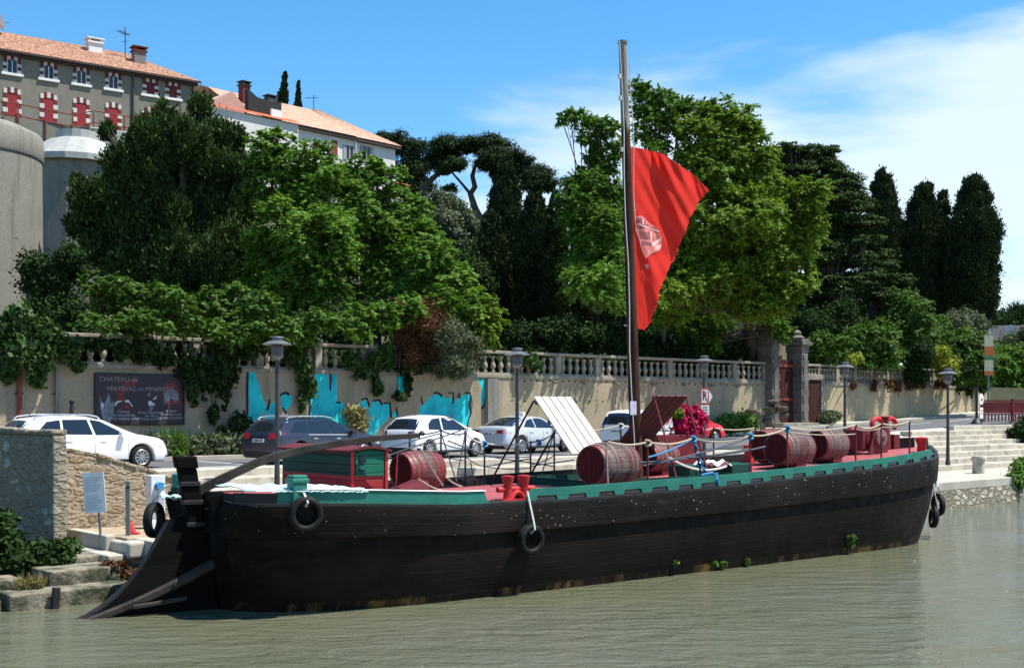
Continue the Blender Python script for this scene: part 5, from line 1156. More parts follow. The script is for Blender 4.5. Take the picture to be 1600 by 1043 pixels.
def hatch(name, label, mat, x0, x1, A, B, props, ribs):
    """lid leaning between its near/far edges A=(y,z) low and B=(y,z) high, boards running down the slope"""
    o = thing(name, label, 'hatch cover', BW((x0+x1)/2, A[0], A[1]), BA); w = (x1-x0); ly, lz = B[0]-A[0], B[1]-A[1]; Ls = math.hypot(ly, lz); d = Vector((0, ly/Ls, lz/Ls)); n = Vector((1, 0, 0)).cross(d)
    m = MB(); k = 5
    for i in range(k):
        xa, xb = -w/2+w*i/k+.018, -w/2+w*(i+1)/k-.018; c = []
        for t in (0, .035):
            c += [Vector((xa, 0, 0))+n*t, Vector((xb, 0, 0))+n*t, Vector((xb, 0, 0))+d*Ls+n*t, Vector((xa, 0, 0))+d*Ls+n*t]
        m.hexa([c[0], c[1], c[2], c[3], c[4], c[5], c[6], c[7]])
    m.build('board_panel', mat, o)
    for f in ribs:
        m = MB(); c = []
        for t in (-.05, 0):
            c += [Vector((-w/2, 0, 0))+d*(Ls*f)+n*t, Vector((w/2, 0, 0))+d*(Ls*f)+n*t, Vector((w/2, 0, 0))+d*(Ls*f+.09)+n*t, Vector((-w/2, 0, 0))+d*(Ls*f+.09)+n*t]
        m.hexa(c); m.build('batten', MT['brown_boards'], o)
    for (sx, f, ty, tz, mt) in props:
        p = Vector((sx*w/2, 0, 0))+d*(Ls*f)-n*.03 if True else 0; m = MB(); m.tube([p, (sx*w/2+.0, ty, tz)], .024, 7); m.build('prop', MT[mt], o, smooth=True)
    return o
hatch('hatch_cover', 'white painted plank hatch cover propped open beside the mast', MT['white_boards'], 8.47, 9.6, (-.8, 2.62), (.5, 3.88), [(-1, .96, 2.9, -.75, 'trim'), (1, .96, 2.9, -.75, 'trim')], (.1, .55, .9))
hatch('hatch_cover', 'brown painted plank hatch cover propped open right of the mast', MT['brown_boards'], 11.45, 12.55, (1.25, 2.5), (-.42, 3.95), [(-1, .97, -2.4, -.62, 'red_dark'), (1, .97, -2.4, -.62, 'red_dark')], (.05, .5, .93))
def tyre(label, p, nrm, rr, tilt=0, rope=None):
    o = thing('tyre_fender', label, 'tyre', p, 0, 'tyre fenders hanging on the hull')
    q = Vector(nrm).to_track_quat('Z', 'Y').to_matrix().to_4x4()
    m = MB(); k = .2*rr; vs = [(rr-k+(k*math.copysign(abs(math.cos(a))**.7, math.cos(a)))*.95, 1.25*k*math.copysign(abs(math.sin(a))**.7, math.sin(a))) for a in [2*math.pi*i/14 for i in range(15)]]
    m.lathe(vs, q, 32, cap=False); m.build('tyre', MT['rubber'], o, smooth=True, ang=60)
    g = MB()
    for r_ in (.93, .97): g.lathe([(rr*r_+.0, -.01-.05), (rr*r_+.012, -.05), (rr*r_+.0, -.04)], q, 32, cap=False)
    g.build('tread_rib', MT['rubber'], o)
    if rope is not None:
        t = MB(); a = Vector(rope)-Vector(p); b = Vector((0, 0, rr*.72)); nn = Vector(nrm).normalized()*.05
        t.tube([a, a.lerp(b, .4)+nn, a.lerp(b, .8)+nn*2, b+nn*2.3, b-Vector((0, 0, .09)), b-nn*1.5], .02, 6); t.build('rope', MT['rope_white'], o, smooth=True)
    return o
def tyres():
    nm = lambda v: (Matrix.Rotation(BA, 3, 'Z') @ Vector(v))
    for px, py, lab, rr in ((478, 803, 'black tyre hanging by a white knotted rope on the near stern quarter', .31), (830, 842, 'black tyre hanging low by a long rope on the middle of the hull', .30)):
        x = BX(px, -2.35); y = -(hg(x)+.14); x = BX(px, y); p = BL(px, py, y); dx = .2; sl = (hg(x+dx)-hg(x-dx))/(2*dx)
        f = max(0., min(1., p.z/zb(x))); wl = interp(x, WLN); hh = wl+(hg(x)-wl)*f+.1*math.sin(math.pi*f)+.16; p = Vector((BX(px, -hh), -hh, p.z))
        tyre(lab, BW(*p), nm((-sl*1.0, -1, -.08)), rr, 0, BW(x, -(hg(x)+.02), zb(x)+.22))
    p = BL(241, 812, 1.35); tyre('black tyre seen edge on at the far stern quarter', BW(*p), nm((-.75, .85, 0)), .34, 0, BW(p.x+.12, p.y-.2, zb(0)+.2))
    p = BL(1466, 788, -1.15); tyre('upper tyre of the pair hanging from the bow', BW(*p), nm((.9, -.55, 0)), .33, 0, BW(21.2, -1.25, 2.3))
    p = BL(1459, 807, -1.45); tyre('lower tyre of the pair hanging from the bow', BW(*p), nm((.8, -.75, -.1)), .31, 0, BW(20.8, -1.6, 2.2))
tyres()
def tarp():
    o = MB(BM); rr = random.Random(9)
    def f(u, v):
        x = .35+2.1*u; h = hg(x)+.03; y = -(h-1.15*v)+.05*math.sin(u*23+v*4)*(v < .1)
        bumpz = .022*math.sin(u*19+v*6)+.015*math.sin(u*41-v*9)+.016*rr.random()
        if v < .12: return (x, -h-.02, zb(x)+.25-.02*rr.random())
        return (x, y, zb(x)+.27+.03*v+max(-.02, bumpz)*(1-u*.4))
    o.grid(f, 46, 8); t = o.build('tarpaulin', MT['tarp'], smooth=True, ang=60); t.modifiers.new('thick', 'SOLIDIFY').thickness = .01
    tag(t, 'crumpled pale blue tarpaulin lying along the stern gunwale under the tiller', 'tarpaulin')
    o = MB(BM)
    p = BL(275, 770, .95)
    def f2(u, v):
        return (p.x-.2+.35*u, p.y-.45+.9*v, p.z-.06+.03*math.sin(u*9+v*7)+.02*math.sin(v*17))
    o.grid(f2, 10, 14); t = o.build('tarpaulin', MT['tarp'], smooth=True, ang=60); t.modifiers.new('thick', 'SOLIDIFY').thickness = .01
    tag(t, 'small pale blue tarpaulin scrap on the far stern quarter behind the rudder post', 'tarpaulin')
    o = MB(BM); p = BL(1108, 716, -.6)
    def f3(u, v): return (p.x-.4+.9*u, p.y-.3+.5*v, 2.3+.06*math.sin(u*11+v*5)+.04*math.sin(v*13))
    o.grid(f3, 14, 8); t = o.build('cloth', MT['white_cloth'], smooth=True, ang=60); t.modifiers.new('thick', 'SOLIDIFY').thickness = .01
    tag(t, 'crumpled white cloth lying on the green deck lockers', 'cloth')
tarp()
def flag():
    rows = [((984, 228), (1034, 240)), ((984, 250), (1076, 268)), ((985, 272), (1100, 287)), ((986, 288), (1109, 298)), ((986, 305), (1092, 312)), ((987, 325), (1086, 326)), ((988, 355), (1077, 350)), ((989, 385), (1060, 385)), ((990, 415), (1049, 412)), ((991, 440), (1038, 440)), ((993, 470), (1026, 474)), ((995, 495), (1016, 500)), ((997, 513), (1010, 516))]
    d0 = BW(11.25, 0, 0).y-.12
    def dep(px, py):
        u = (px-985)/110; v = (py-228)/288
        return d0+u*1.5+.15*math.sin((px-985)*.085-(py-228)*.022)*min(1, u*2.5)+.035*math.sin((px-985)*.22-(py-228)*.05+1)*min(1, u*3)+.05*math.sin((px-985)*.30-(py-228)*.16)*(1-v)*min(1, u*3)+.02*math.sin(py*.11+px*.05)*u
    org = P(985, 380, d0)
    def S(px, py, off=0): return P(px, py, dep(px, py)+off)-org
    o = thing('red_flag', 'large red pennant with a faded pale crest flying from the barge mast', 'flag', org, 0)
    def fn(u, v):
        t = v*(len(rows)-1); i = min(int(t), len(rows)-2); q = t-i; (l0, r0), (l1, r1) = rows[i], rows[i+1]
        L = Vector(l0).lerp(Vector(l1), q); Rr = Vector(r0).lerp(Vector(r1), q); p = L.lerp(Rr, u)
        wob = (1.8*math.sin(v*23)+1.0*math.sin(v*61+1)+.8*math.sin(v*157))*u**8
        return S(p.x+wob, p.y)
    m = MB(); m.grid(fn, 44, 90); m.build('cloth', MT['flag'], o, smooth=True, ang=180)
    def patch(name, pts, mat, off):
        k = MB(); cx = sum(p[0] for p in pts)/len(pts); cy = sum(p[1] for p in pts)/len(pts); N = []
        for i, p in enumerate(pts):
            q = pts[(i+1) % len(pts)]
            for t in range(4): N.append((p[0]+(q[0]-p[0])*t/4, p[1]+(q[1]-p[1])*t/4))
        vs = [S(cx, cy, off)]; n = len(N)
        for f in (.33, .66, 1): vs += [S(cx+(p[0]-cx)*f, cy+(p[1]-cy)*f, off) for p in N]
        fs = [(0, 1+i, 1+(i+1) % n) for i in range(n)]
        for r in range(2): fs += [(1+r*n+i, 1+(r+1)*n+i, 1+(r+1)*n+(i+1) % n, 1+r*n+(i+1) % n) for i in range(n)]
        k.add(vs, fs); return k.build(name, mat, o)
    e = patch('crest', [(992, 338), (1003, 337), (1014, 348), (1027, 356), (1034, 370), (1034, 386), (1030, 392), (1018, 396), (1009, 404), (1003, 392), (998, 372), (993, 360)], MT['emblem'], -.03)
    for pts in ([(994, 341), (1005, 340), (1010, 349), (996, 347)], [(1001, 350), (1014, 350), (1026, 357), (1027, 360), (1000, 356)], [(998, 361), (1018, 362), (1016, 374), (1000, 371)], [(1020, 365), (1030, 368), (1031, 373), (1019, 377)], [(1003, 376), (1018, 379), (1017, 384), (1004, 382)]): patch('crest_panel', pts, MT['emblem_dark'], -.036).parent = e
    for pts in ([(996, 348), (1030, 361), (1030, 363), (996, 351)], [(1016, 362), (1019, 362), (1019, 378), (1017, 378)], [(1018, 380), (1032, 371), (1033, 375), (1020, 386)], [(1004, 340), (1006, 340), (1006, 350), (1004, 350)], [(1024, 384), (1034, 382), (1030, 390), (1022, 391)], [(1008, 413), (1013, 412), (1014, 418), (1010, 420)]): patch('crest_line', pts, MT['emblem_line'], -.042).parent = e
    for py in (231, 330, 430, 508):
        m = MB(); p = S(983, py); m.tube([p+Vector((-.12, 0, 0)), p+Vector((.06, 0, 0))], .018, 6); m.build('toggle', MT['rope_white'], o)
flag()

# ------------------------------------------------------------------ cars (local x forward from the rear bumper, y to the left)
def car(label, paint, top, belt, L, Wd, wheels, wr, sidewin, rear, front, pos, yaw, taillamps, kind='hatch', rails_=False, extras=()):
    o = thing('parked_car', label, 'car', pos, yaw, 'cars parked along the retaining wall')
    hw = Wd/2; N = 86; gl = .17
    TP = lambda x: interp(x, top); BP = lambda x: min(interp(x, belt), TP(x)-.025)
    def Wx(x):
        e = .42; a = 1.0
        if x < e: a = math.sqrt(max(0, 1-((e-x)/e)**2))*.13+.87
        if x > L-.75: a = math.sqrt(max(0, 1-((x-L+.75)/.75)**2))*.24+.76
        return hw*a
    def zbot(x):
        z = .22+(.12 if x < .12 or x > L-.12 else 0)
        for w in wheels:
            d = abs(x-w); rr = wr+.065
            if d < rr: z = max(z, wr+math.sqrt(rr*rr-d*d)*.98)
        return z
    def sec(x):
        w, zt, zs, z0 = Wx(x), TP(x), BP(x), zbot(x); k = max(0, min(1, (zt-zs)/.45)); wroof = w*(1-.10*(1-k))*(1-.25*k) if k > .02 else w*.90
        w0 = w-.02; mid = max(z0+.04, zs*.62); mid = min(mid, zs-.03)
        if z0 > mid: mid = z0+.01
        pts = [(w0-.16, z0), (w0-.02, z0), (w, max(z0+.01, min(z0+.09, mid-.005))), (w+.005, mid), (w-.012, zs-.06 if zs-.06 > mid else mid+.004), (w-.05, zs), (wroof+(.02 if k > .02 else 0), zt-.075*k-.012), (wroof*.86, zt-.02*k-.004), (wroof*.45, zt), (0, zt+.008)]
        return pts
    def side_y(x, z):
        p = sec(x); a, b = p[5], p[6]
        t = max(0, min(1, (z-a[1])/max(1e-4, b[1]-a[1]))); return a[0]+(b[0]-a[0])*t
    m = MB(); xs = [L*i/N for i in range(N+1)]
    for w in wheels: xs += [w-wr-.064, w+wr+.064]
    xs = sorted(xs); vs = []; n = 19
    for x in xs:
        p = sec(x); full = [(y, z) for y, z in p]+[(-y, z) for y, z in reversed(p[:-1])]
        vs += [(x, y, z) for y, z in full]
    K = len(xs)
    m.add(vs, [(i*n+j, i*n+j+1, (i+1)*n+j+1, (i+1)*n+j) for i in range(K-1) for j in range(n-1)]+[tuple(range(n-1, -1, -1)), tuple((K-1)*n+j for j in range(n))])
    body = m.build('body', MT[paint], o, smooth=True, ang=38)
    u = MB(); u.box(.15, L-.15, -hw+.17, hw-.17, .19, .5); u.build('underbody', MT['trim'], o)
    for w in wheels:
        for s in (-1, 1):
            c = Matrix.Translation((w, s*(hw-.11), wr)) @ Matrix.Rotation(R(90), 4, 'X')
            t = MB(); t.lathe([(wr*.66, -.1), (wr*.9, -.105), (wr, -.07), (wr, .07), (wr*.9, .105), (wr*.66, .1)], c, 26); wl = t.build('wheel', MT['rubber'], o, smooth=True, ang=50)
            c2 = Matrix.Translation((w, s*(hw-.0), wr)) @ Matrix.Rotation(R(90), 4, 'X')
            q = MB(); q.lathe([(wr*.64, -.012), (wr*.68, 0), (wr*.64, .012), (wr*.58, .0)], c2, 26, cap=False); q.lathe([(.075, -.012), (.075, .012)], c2, 12)
            for k in range(10):
                a = 2*math.pi*k/10; ca, sa = math.cos(a), math.sin(a)
                q.add([c2 @ Vector(p) for p in ((.06*ca-.018*sa, .06*sa+.018*ca, s*-.006), (.06*ca+.018*sa, .06*sa-.018*ca, s*-.006), (wr*.64*ca+.026*sa, wr*.64*sa-.026*ca, 0), (wr*.64*ca-.026*sa, wr*.64*sa+.026*ca, 0))], [(0, 1, 2, 3)])
            q.build('rim', MT['rim'], wl)
    # side glass with dark surround
    for s in (-1, 1):
        for poly in sidewin:
            g = MB(); g.add([(x, s*(side_y(x, z)+.006), z) for x, z in poly], [tuple(range(len(poly)))]); g.build('side_window', MT['carglass'], o)
    allx = [p[0] for w in sidewin for p in w]
    def band(x0, x1, f, name, nx=7, ny=8):
        def fn(a, b):
            x = x0+(x1-x0)*a; p = sec(x); e = .007
            yy = (b*2-1)*f*p[6][0]; k = abs(b*2-1)
            pr = p[6:]; ay = abs(yy); z = pr[-1][1]
            for (ya, za), (yb, zb_) in zip(pr, pr[1:]):
                if yb <= ay <= ya: z = zb_+(za-zb_)*(ay-yb)/max(1e-5, ya-yb); break
            dz = TP(x+.02)-TP(x-.02); nn = Vector((-dz, 0, .04)).normalized()
            return Vector((x, yy, z))+nn*e
        g = MB(); g.grid(fn, nx, ny); return g.build(name, MT['carglass'], o, smooth=True)
    band(rear[0], rear[1], .93, 'rear_window'); band(front[0], front[1], .93, 'windscreen')
    # lamps, plate, handles, mirrors, joints, exhaust lip
    for s in (-1, 1):
        x0, x1, z0, z1, yi = taillamps
        g = MB(); vs = []
        for (x, f) in ((.0, yi), (0.0, .80), (.06, 1), (x1, 1)):
            for z in (z0, z1):
                xx = x+rearx(top, z) if x < .05 else max(x, rearx(top, z)+.05); yy = min(Wx(xx), side_lim(sec(xx), z)) if f == 1 else hw*f*.93
                vs.append((xx-(.012 if x < .05 else 0), s*(yy+(.007 if f == 1 else 0)), z))
        g.add(vs, [(2*i, 2*i+2, 2*i+3, 2*i+1) for i in range(3)]); g.build('tail_lamp', MT['tail'], o)
        g = MB(); zz = BP(L-.5)-.14; g.add([(x, s*(side_lim(sec(x), z)+.006), z) for x, z in ((L-.62, zz+.08), (L-.25, zz-.02), (L-.3, zz-.12), (L-.5, zz-.04))], [(0, 1, 2, 3)]); g.build('head_lamp', MT['headlamp'], o)
        xm = max(allx)-.12; zm = BP(xm)+.06; g = MB(); g.box(xm-.08, xm+.1, -.09, .09, -.06, .07, Matrix.Translation((xm*0, s*(hw+.07), zm))); mr = g.build('door_mirror', MT[paint] if kind != 'dark' else MT['trim'], o, bevel=.02)
        for x in extras_doors(allx, wheels):
            g = MB(); g.box(x-.09, x+.09, s*(side_lim(sec(x), BP(x)-.13)+.0)-.02, s*(side_lim(sec(x), BP(x)-.13))+.02, BP(x)-.15, BP(x)-.12); g.build('door_handle', MT[paint] if paint != 'car_dark' else MT['chrome'], o)
        for x in extras_joints(allx, wheels):
            g = MB(); vs = []
            for z in [.30+(BP(x)-.07-.30)*i/6 for i in range(7)]: vs += [(x-.006, s*(side_lim(sec(x), z)+.003), z), (x+.006, s*(side_lim(sec(x), z)+.003), z)]
            g.add(vs, [(2*i, 2*i+1, 2*i+3, 2*i+2) for i in range(6)]); g.build('door_joint', MT['trim'], o)
        g = MB(); g.box(wheels[0]+wr+.1, wheels[1]-wr-.1, s*(hw-.02)-.012, s*(hw-.02)+.02, .22, .31); g.build('sill', MT['trim'], o)
    zp = taillamps[2]-.02 if kind != 'dark' else taillamps[2]-.06
    zp = min(zp, .86); g = MB(); xr = rearx(top, zp); g.box(xr-.02, xr+.02, -.26, .26, zp-.055, zp+.055); pl = g.build('number_plate', MT['plate'], o)
    g = MB()
    for k in range(7):
        if k in (2,): continue
        g.box(xr-.024, xr-.02, -.2+k*.058, -.165+k*.058, zp-.03, zp+.03)
    g.build('plate_print', MT['ink'], pl)
    g = MB(); xr = rearx(top, .4); g.box(xr-.015, xr+.15, -hw*.72, hw*.72, .24, .40); g.build('rear_bumper_trim', MT['trim'], o, bevel=.02)
    if rails_:
        for s in (-1, 1):
            xa, xb = min(allx)+.1, max(allx)-.75; g = MB(); pts = [(xa-.1, s*sec(xa)[6][0]*.9, TP(xa)-.03)]+[(xa+(xb-xa)*i/8, s*sec(xa+(xb-xa)*i/8)[6][0]*.93, TP(xa+(xb-xa)*i/8)+.045) for i in range(9)]+[(xb+.1, s*sec(xb)[6][0]*.9, TP(xb)-.03)]
            g.tube(pts, .02, 6); g.build('roof_rail', MT['chrome'], o, smooth=True)
    if kind == 'dark':
        for s in (-1, 1):
            g = MB(); xa, xb = min(allx)+.75, max(allx)-.25; g.add([(x, s*(side_lim(sec(x), BP(x)-.01)+.01), BP(x)+dz) for x in (xa, xb) for dz in (-.035, .005)], [(0, 1, 3, 2)]); g.build('bright_strip', MT['chrome'], o)
    if kind == 'taxi':
        g = MB(); xt = 2.0; g.hexa([(xt-.1, -.28, TP(xt)), (xt+.1, -.28, TP(xt)), (xt+.1, .28, TP(xt)), (xt-.1, .28, TP(xt)), (xt-.06, -.22, TP(xt)+.14), (xt+.06, -.22, TP(xt)+.14), (xt+.06, .22, TP(xt)+.14), (xt-.06, .22, TP(xt)+.14)]); g.build('roof_sign', MT['white'], o, bevel=.02)
    else:
        g = MB(); xt = min(allx)+.25; g.tube([(xt, 0, TP(xt)-.02), (xt-.14, 0, TP(xt)+.16)], .012, 5); g.build('aerial', MT['trim'], o)
    return o
def rearx(top, z):
    for (x0, z0), (x1, z1) in zip(top, top[1:]):
        if z0 <= z <= z1 and z1 > z0: return x0+(x1-x0)*(z-z0)/(z1-z0)
    return 0
def side_lim(p, z):
    for (ya, za), (yb, zb_) in zip(p[1:7], p[2:7]):
        if za <= z <= zb_: return ya+(yb-ya)*(z-za)/max(1e-5, zb_-za)
    return p[3][0]
def extras_doors(ax, wh): return [wh[0]+.62, wh[0]+1.62]
def extras_joints(ax, wh): return [wh[0]+.48, wh[0]+1.36, wh[1]-.42]
YAW = QROT
def cars():
    top = [(0, .45), (.03, .80), (.10, 1.02), (.42, 1.36), (.62, 1.46), (1.2, 1.53), (2.2, 1.52), (2.7, 1.42), (3.5, 1.05), (3.62, 1.01), (4.25, .90), (4.5, .80), (4.62, .60), (4.65, .45)]
    belt = [(0, .7), (.15, .98), (1.2, .97), (3.4, .93), (4.4, .8), (4.65, .5)]
    win = [[(.62, 1.06), (.95, 1.37), (1.33, 1.42), (1.33, 1.03)], [(1.40, 1.02), (1.40, 1.425), (2.12, 1.43), (2.25, 1.0)], [(2.33, .99), (2.2, 1.43), (2.5, 1.38), (3.18, 1.04), (3.2, .98)]]
    car('white estate car with roof rails parked beneath the dark poster', 'car_white', top, belt, 4.65, 1.82, (.92, 3.72), .33, win, (.14, .50), (2.72, 3.45), Vector((-14.0, 33.3, 1.902)), YAW+R(4), (0, .30, .92, 1.14, .66), rails_=True)
    t2 = [(0, .45), (.04, .80), (.10, .98), (.40, 1.30), (.58, 1.40), (1.1, 1.46), (2.2, 1.45), (2.75, 1.35), (3.6, 1.0), (3.75, .96), (4.4, .86), (4.65, .76), (4.77, .58), (4.8, .45)]
    b2 = [(0, .7), (.15, .93), (1.2, .93), (3.5, .9), (4.5, .78), (4.8, .5)]
    w2 = [[(.58, 1.0), (.88, 1.30), (1.36, 1.36), (1.36, .98)], [(1.43, .98), (1.43, 1.36), (2.18, 1.37), (2.32, .96)], [(2.40, .95), (2.26, 1.365), (2.55, 1.32), (3.25, 1.0), (3.28, .94)]]
    car('dark blue estate car with bright roof rails and red tail lamps parked by the graffiti', 'car_dark', t2, b2, 4.8, 1.86, (.98, 3.78), .33, w2, (.13, .46), (2.78, 3.55), Vector((-7.95, 38.0, 1.902)), YAW+R(11), (0, .38, .80, .99, .52), 'dark', True)
    t3 = [(0, .42), (.03, .78), (.10, .98), (.40, 1.34), (.55, 1.44), (1.2, 1.52), (1.9, 1.50), (2.4, 1.38), (3.1, 1.02), (3.2, .98), (3.75, .84), (4.0, .72), (4.08, .5)]
    b3 = [(0, .7), (.15, .95), (1.1, .95), (3.0, .93), (3.8, .78), (4.08, .5)]
    w3 = [[(.72, 1.02), (.78, 1.22), (1.0, 1.38), (1.42, 1.42), (1.42, 1.0)], [(1.50, .99), (1.50, 1.425), (1.95, 1.42), (2.3, 1.32), (2.82, 1.02), (2.84, .97)]]
    car('small white hatchback parked between the dark estate and the taxi', 'car_white', t3, b3, 4.08, 1.72, (.72, 3.26), .31, w3, (.14, .47), (2.42, 3.05), Vector((-3.95, 42.0, 1.902)), YAW+R(12), (0, .22, .80, .98, .68))
    t4 = [(0, .45), (.03, .80), (.08, 1.00), (.5, 1.06), (.95, 1.24), (1.5, 1.43), (2.0, 1.47), (2.6, 1.43), (3.4, 1.08), (3.6, 1.0), (4.4, .90), (4.72, .78), (4.84, .58), (4.86, .45)]
    b4 = [(0, .7), (.1, .96), (1.2, .98), (3.3, .95), (4.5, .80), (4.86, .5)]
    w4 = [[(1.18, 1.04), (1.5, 1.30), (1.82, 1.36), (1.9, 1.0)], [(1.97, 1.0), (1.9, 1.365), (2.25, 1.37), (2.5, 1.33), (3.1, 1.03), (3.15, .98)]]
    car('silver taxi saloon with a white roof sign left of the white hatch cover', 'car_silver', t4, b4, 4.86, 1.86, (1.0, 3.84), .33, w4, (.55, 1.42), (2.68, 3.45), Vector((-.95, 46.8, 1.902)), YAW+R(10), (0, .30, .80, .93, .50), 'taxi')
    t5 = [(0, .45), (.02, .85), (.08, 1.05), (.25, 1.48), (.45, 1.66), (1.2, 1.72), (2.1, 1.68), (2.5, 1.55), (3.2, 1.12), (3.8, .98), (4.1, .82), (4.2, .5)]
    b5 = [(0, .8), (.1, 1.05), (3.1, 1.0), (4.0, .85), (4.2, .5)]
    w5 = [[(.5, 1.13), (.6, 1.52), (1.25, 1.56), (1.25, 1.1)], [(1.32, 1.1), (1.32, 1.56), (2.0, 1.55), (2.35, 1.45), (2.95, 1.1)]]
    car('white tall minivan partly hidden behind the white hatch cover and mast', 'car_white', t5, b5, 4.2, 1.78, (.8, 3.4), .32, w5, (.09, .34), (2.52, 3.1), Vector((4.4, 51.7, 1.902)), YAW+R(14), (0, .25, .82, 1.08, .72))
    car('bright red hatchback parked right of the brown hatch cover', 'car_red', t3, b3, 4.08, 1.72, (.72, 3.26), .31, w3, (.14, .47), (2.42, 3.05), Vector((6.25, 54.6, 2.06)), YAW+R(-4), (0, .22, .80, .98, .68))
cars()

# ------------------------------------------------------------------ street lamps and the parking sign
def lamp(label, px, ytop, b, z0):
    a = QA(px, b); p = Q(a, b, z0); d = p.y; H = HC+(640-ytop)/F*d-z0; o = thing('street_lamp', label, 'street lamp', p, 0, 'grey street lamps along the quay steps')
    m = MB(); m.lathe([(.11, 0), (.11, .12), (.085, .2), (.07, 1.0), (.05, H-.65)], n=14); m.build('pole', MT['lamp_pole'], o, smooth=True, ang=50)
    m = MB(); m.lathe([(.05, H-.68), (.15, H-.6), (.17, H-.57), (.17, H-.25), (.14, H-.2)], n=16); l = m.build('lantern', MT['frost'], o, smooth=True, ang=40)
    for i in range(6):
        r = MB(); z = H-.55+i*.055; r.lathe([(.17, z), (.19, z+.008), (.17, z+.016)], n=16, cap=False); r.build('louvre', MT['lamp_grey'], l)
    m = MB(); m.lathe([(.42, H-.24), (.43, H-.225), (.2, H-.13), (.15, H-.12), (.14, H-.05), (.2, H-.045), (.19, H-.02), (.03, H)], n=24); m.build('hood', MT['lamp_grey'], o, smooth=True, ang=40)
    return o, p, H
lamp('leftmost street lamp, in front of the dark blue estate car', 433, 525, -9.2, 1.19)
lamp('street lamp between the silver taxi and the white hatchback', 808, 543, -9.2, 1.19)
o3, p3, H3 = lamp('street lamp carrying the no parking sign', 1100, 555, -7.5, 1.66)
lamp('street lamp behind the windlass, left of the ramp road', 1320, 565, -8.4, 2.02)
lamp('rightmost street lamp, standing on the steps past the bow', 1481, 575, -11.9, 1.19)
def psign():
    z = HC+(640-609)/F*p3.y; o = thing('parking_sign', 'square white sign with a red border and crossed letter on the lamp post', 'sign', (p3.x, p3.y-.1, z), R(6))
    s = .31; zc = -.26
    m = MB(); m.box(-.15, .17, -.02, .0, zc-.30, zc+.33); m.build('panel', MT['white'], o, bevel=.005)
    m = MB(); t = .035; m.box(-.16, .18, -.026, -.02, zc+.29, zc+.34); m.box(-.16, .18, -.026, -.02, zc-.31, zc-.26); m.box(-.16, -.16+t, -.026, -.02, zc-.26, zc+.29); m.box(.18-t, .18, -.026, -.02, zc-.26, zc+.29); m.build('red_border', MT['red'], o)
    text('R', .52, MT['ink'], o, Matrix.Translation((.01, -.028, zc)) @ Matrix.Rotation(R(90), 4, 'X'), 'letter', .62)
    m = MB(); m.add([(-.10, -.0265, zc+.24), (-.06, -.0265, zc+.27), (.15, -.0265, zc-.2), (.11, -.0265, zc-.23)], [(0, 1, 2, 3)]); m.build('red_slash', MT['red'], o)
    m = MB(); m.add([(.19, .01, zc+.26), (.34, .01, zc), (.19, .01, zc-.26), (.19, .03, zc+.26), (.34, .03, zc), (.19, .03, zc-.26)], [(0, 2, 1), (3, 4, 5), (0, 1, 4, 3), (1, 2, 5, 4)]); m.build('side_plate', MT['white'], o)
    m = MB(); m.box(-.14, .19, -.02, 0, -1.02, -.6); m.build('text_plate', MT['white'], o, bevel=.005)
    m = MB()
    for k in range(3): m.box(-.09, .13, -.024, -.02, -.72-k*.1, -.68-k*.1)
    m.build('print_lines', MT['ink'], o)
psign()

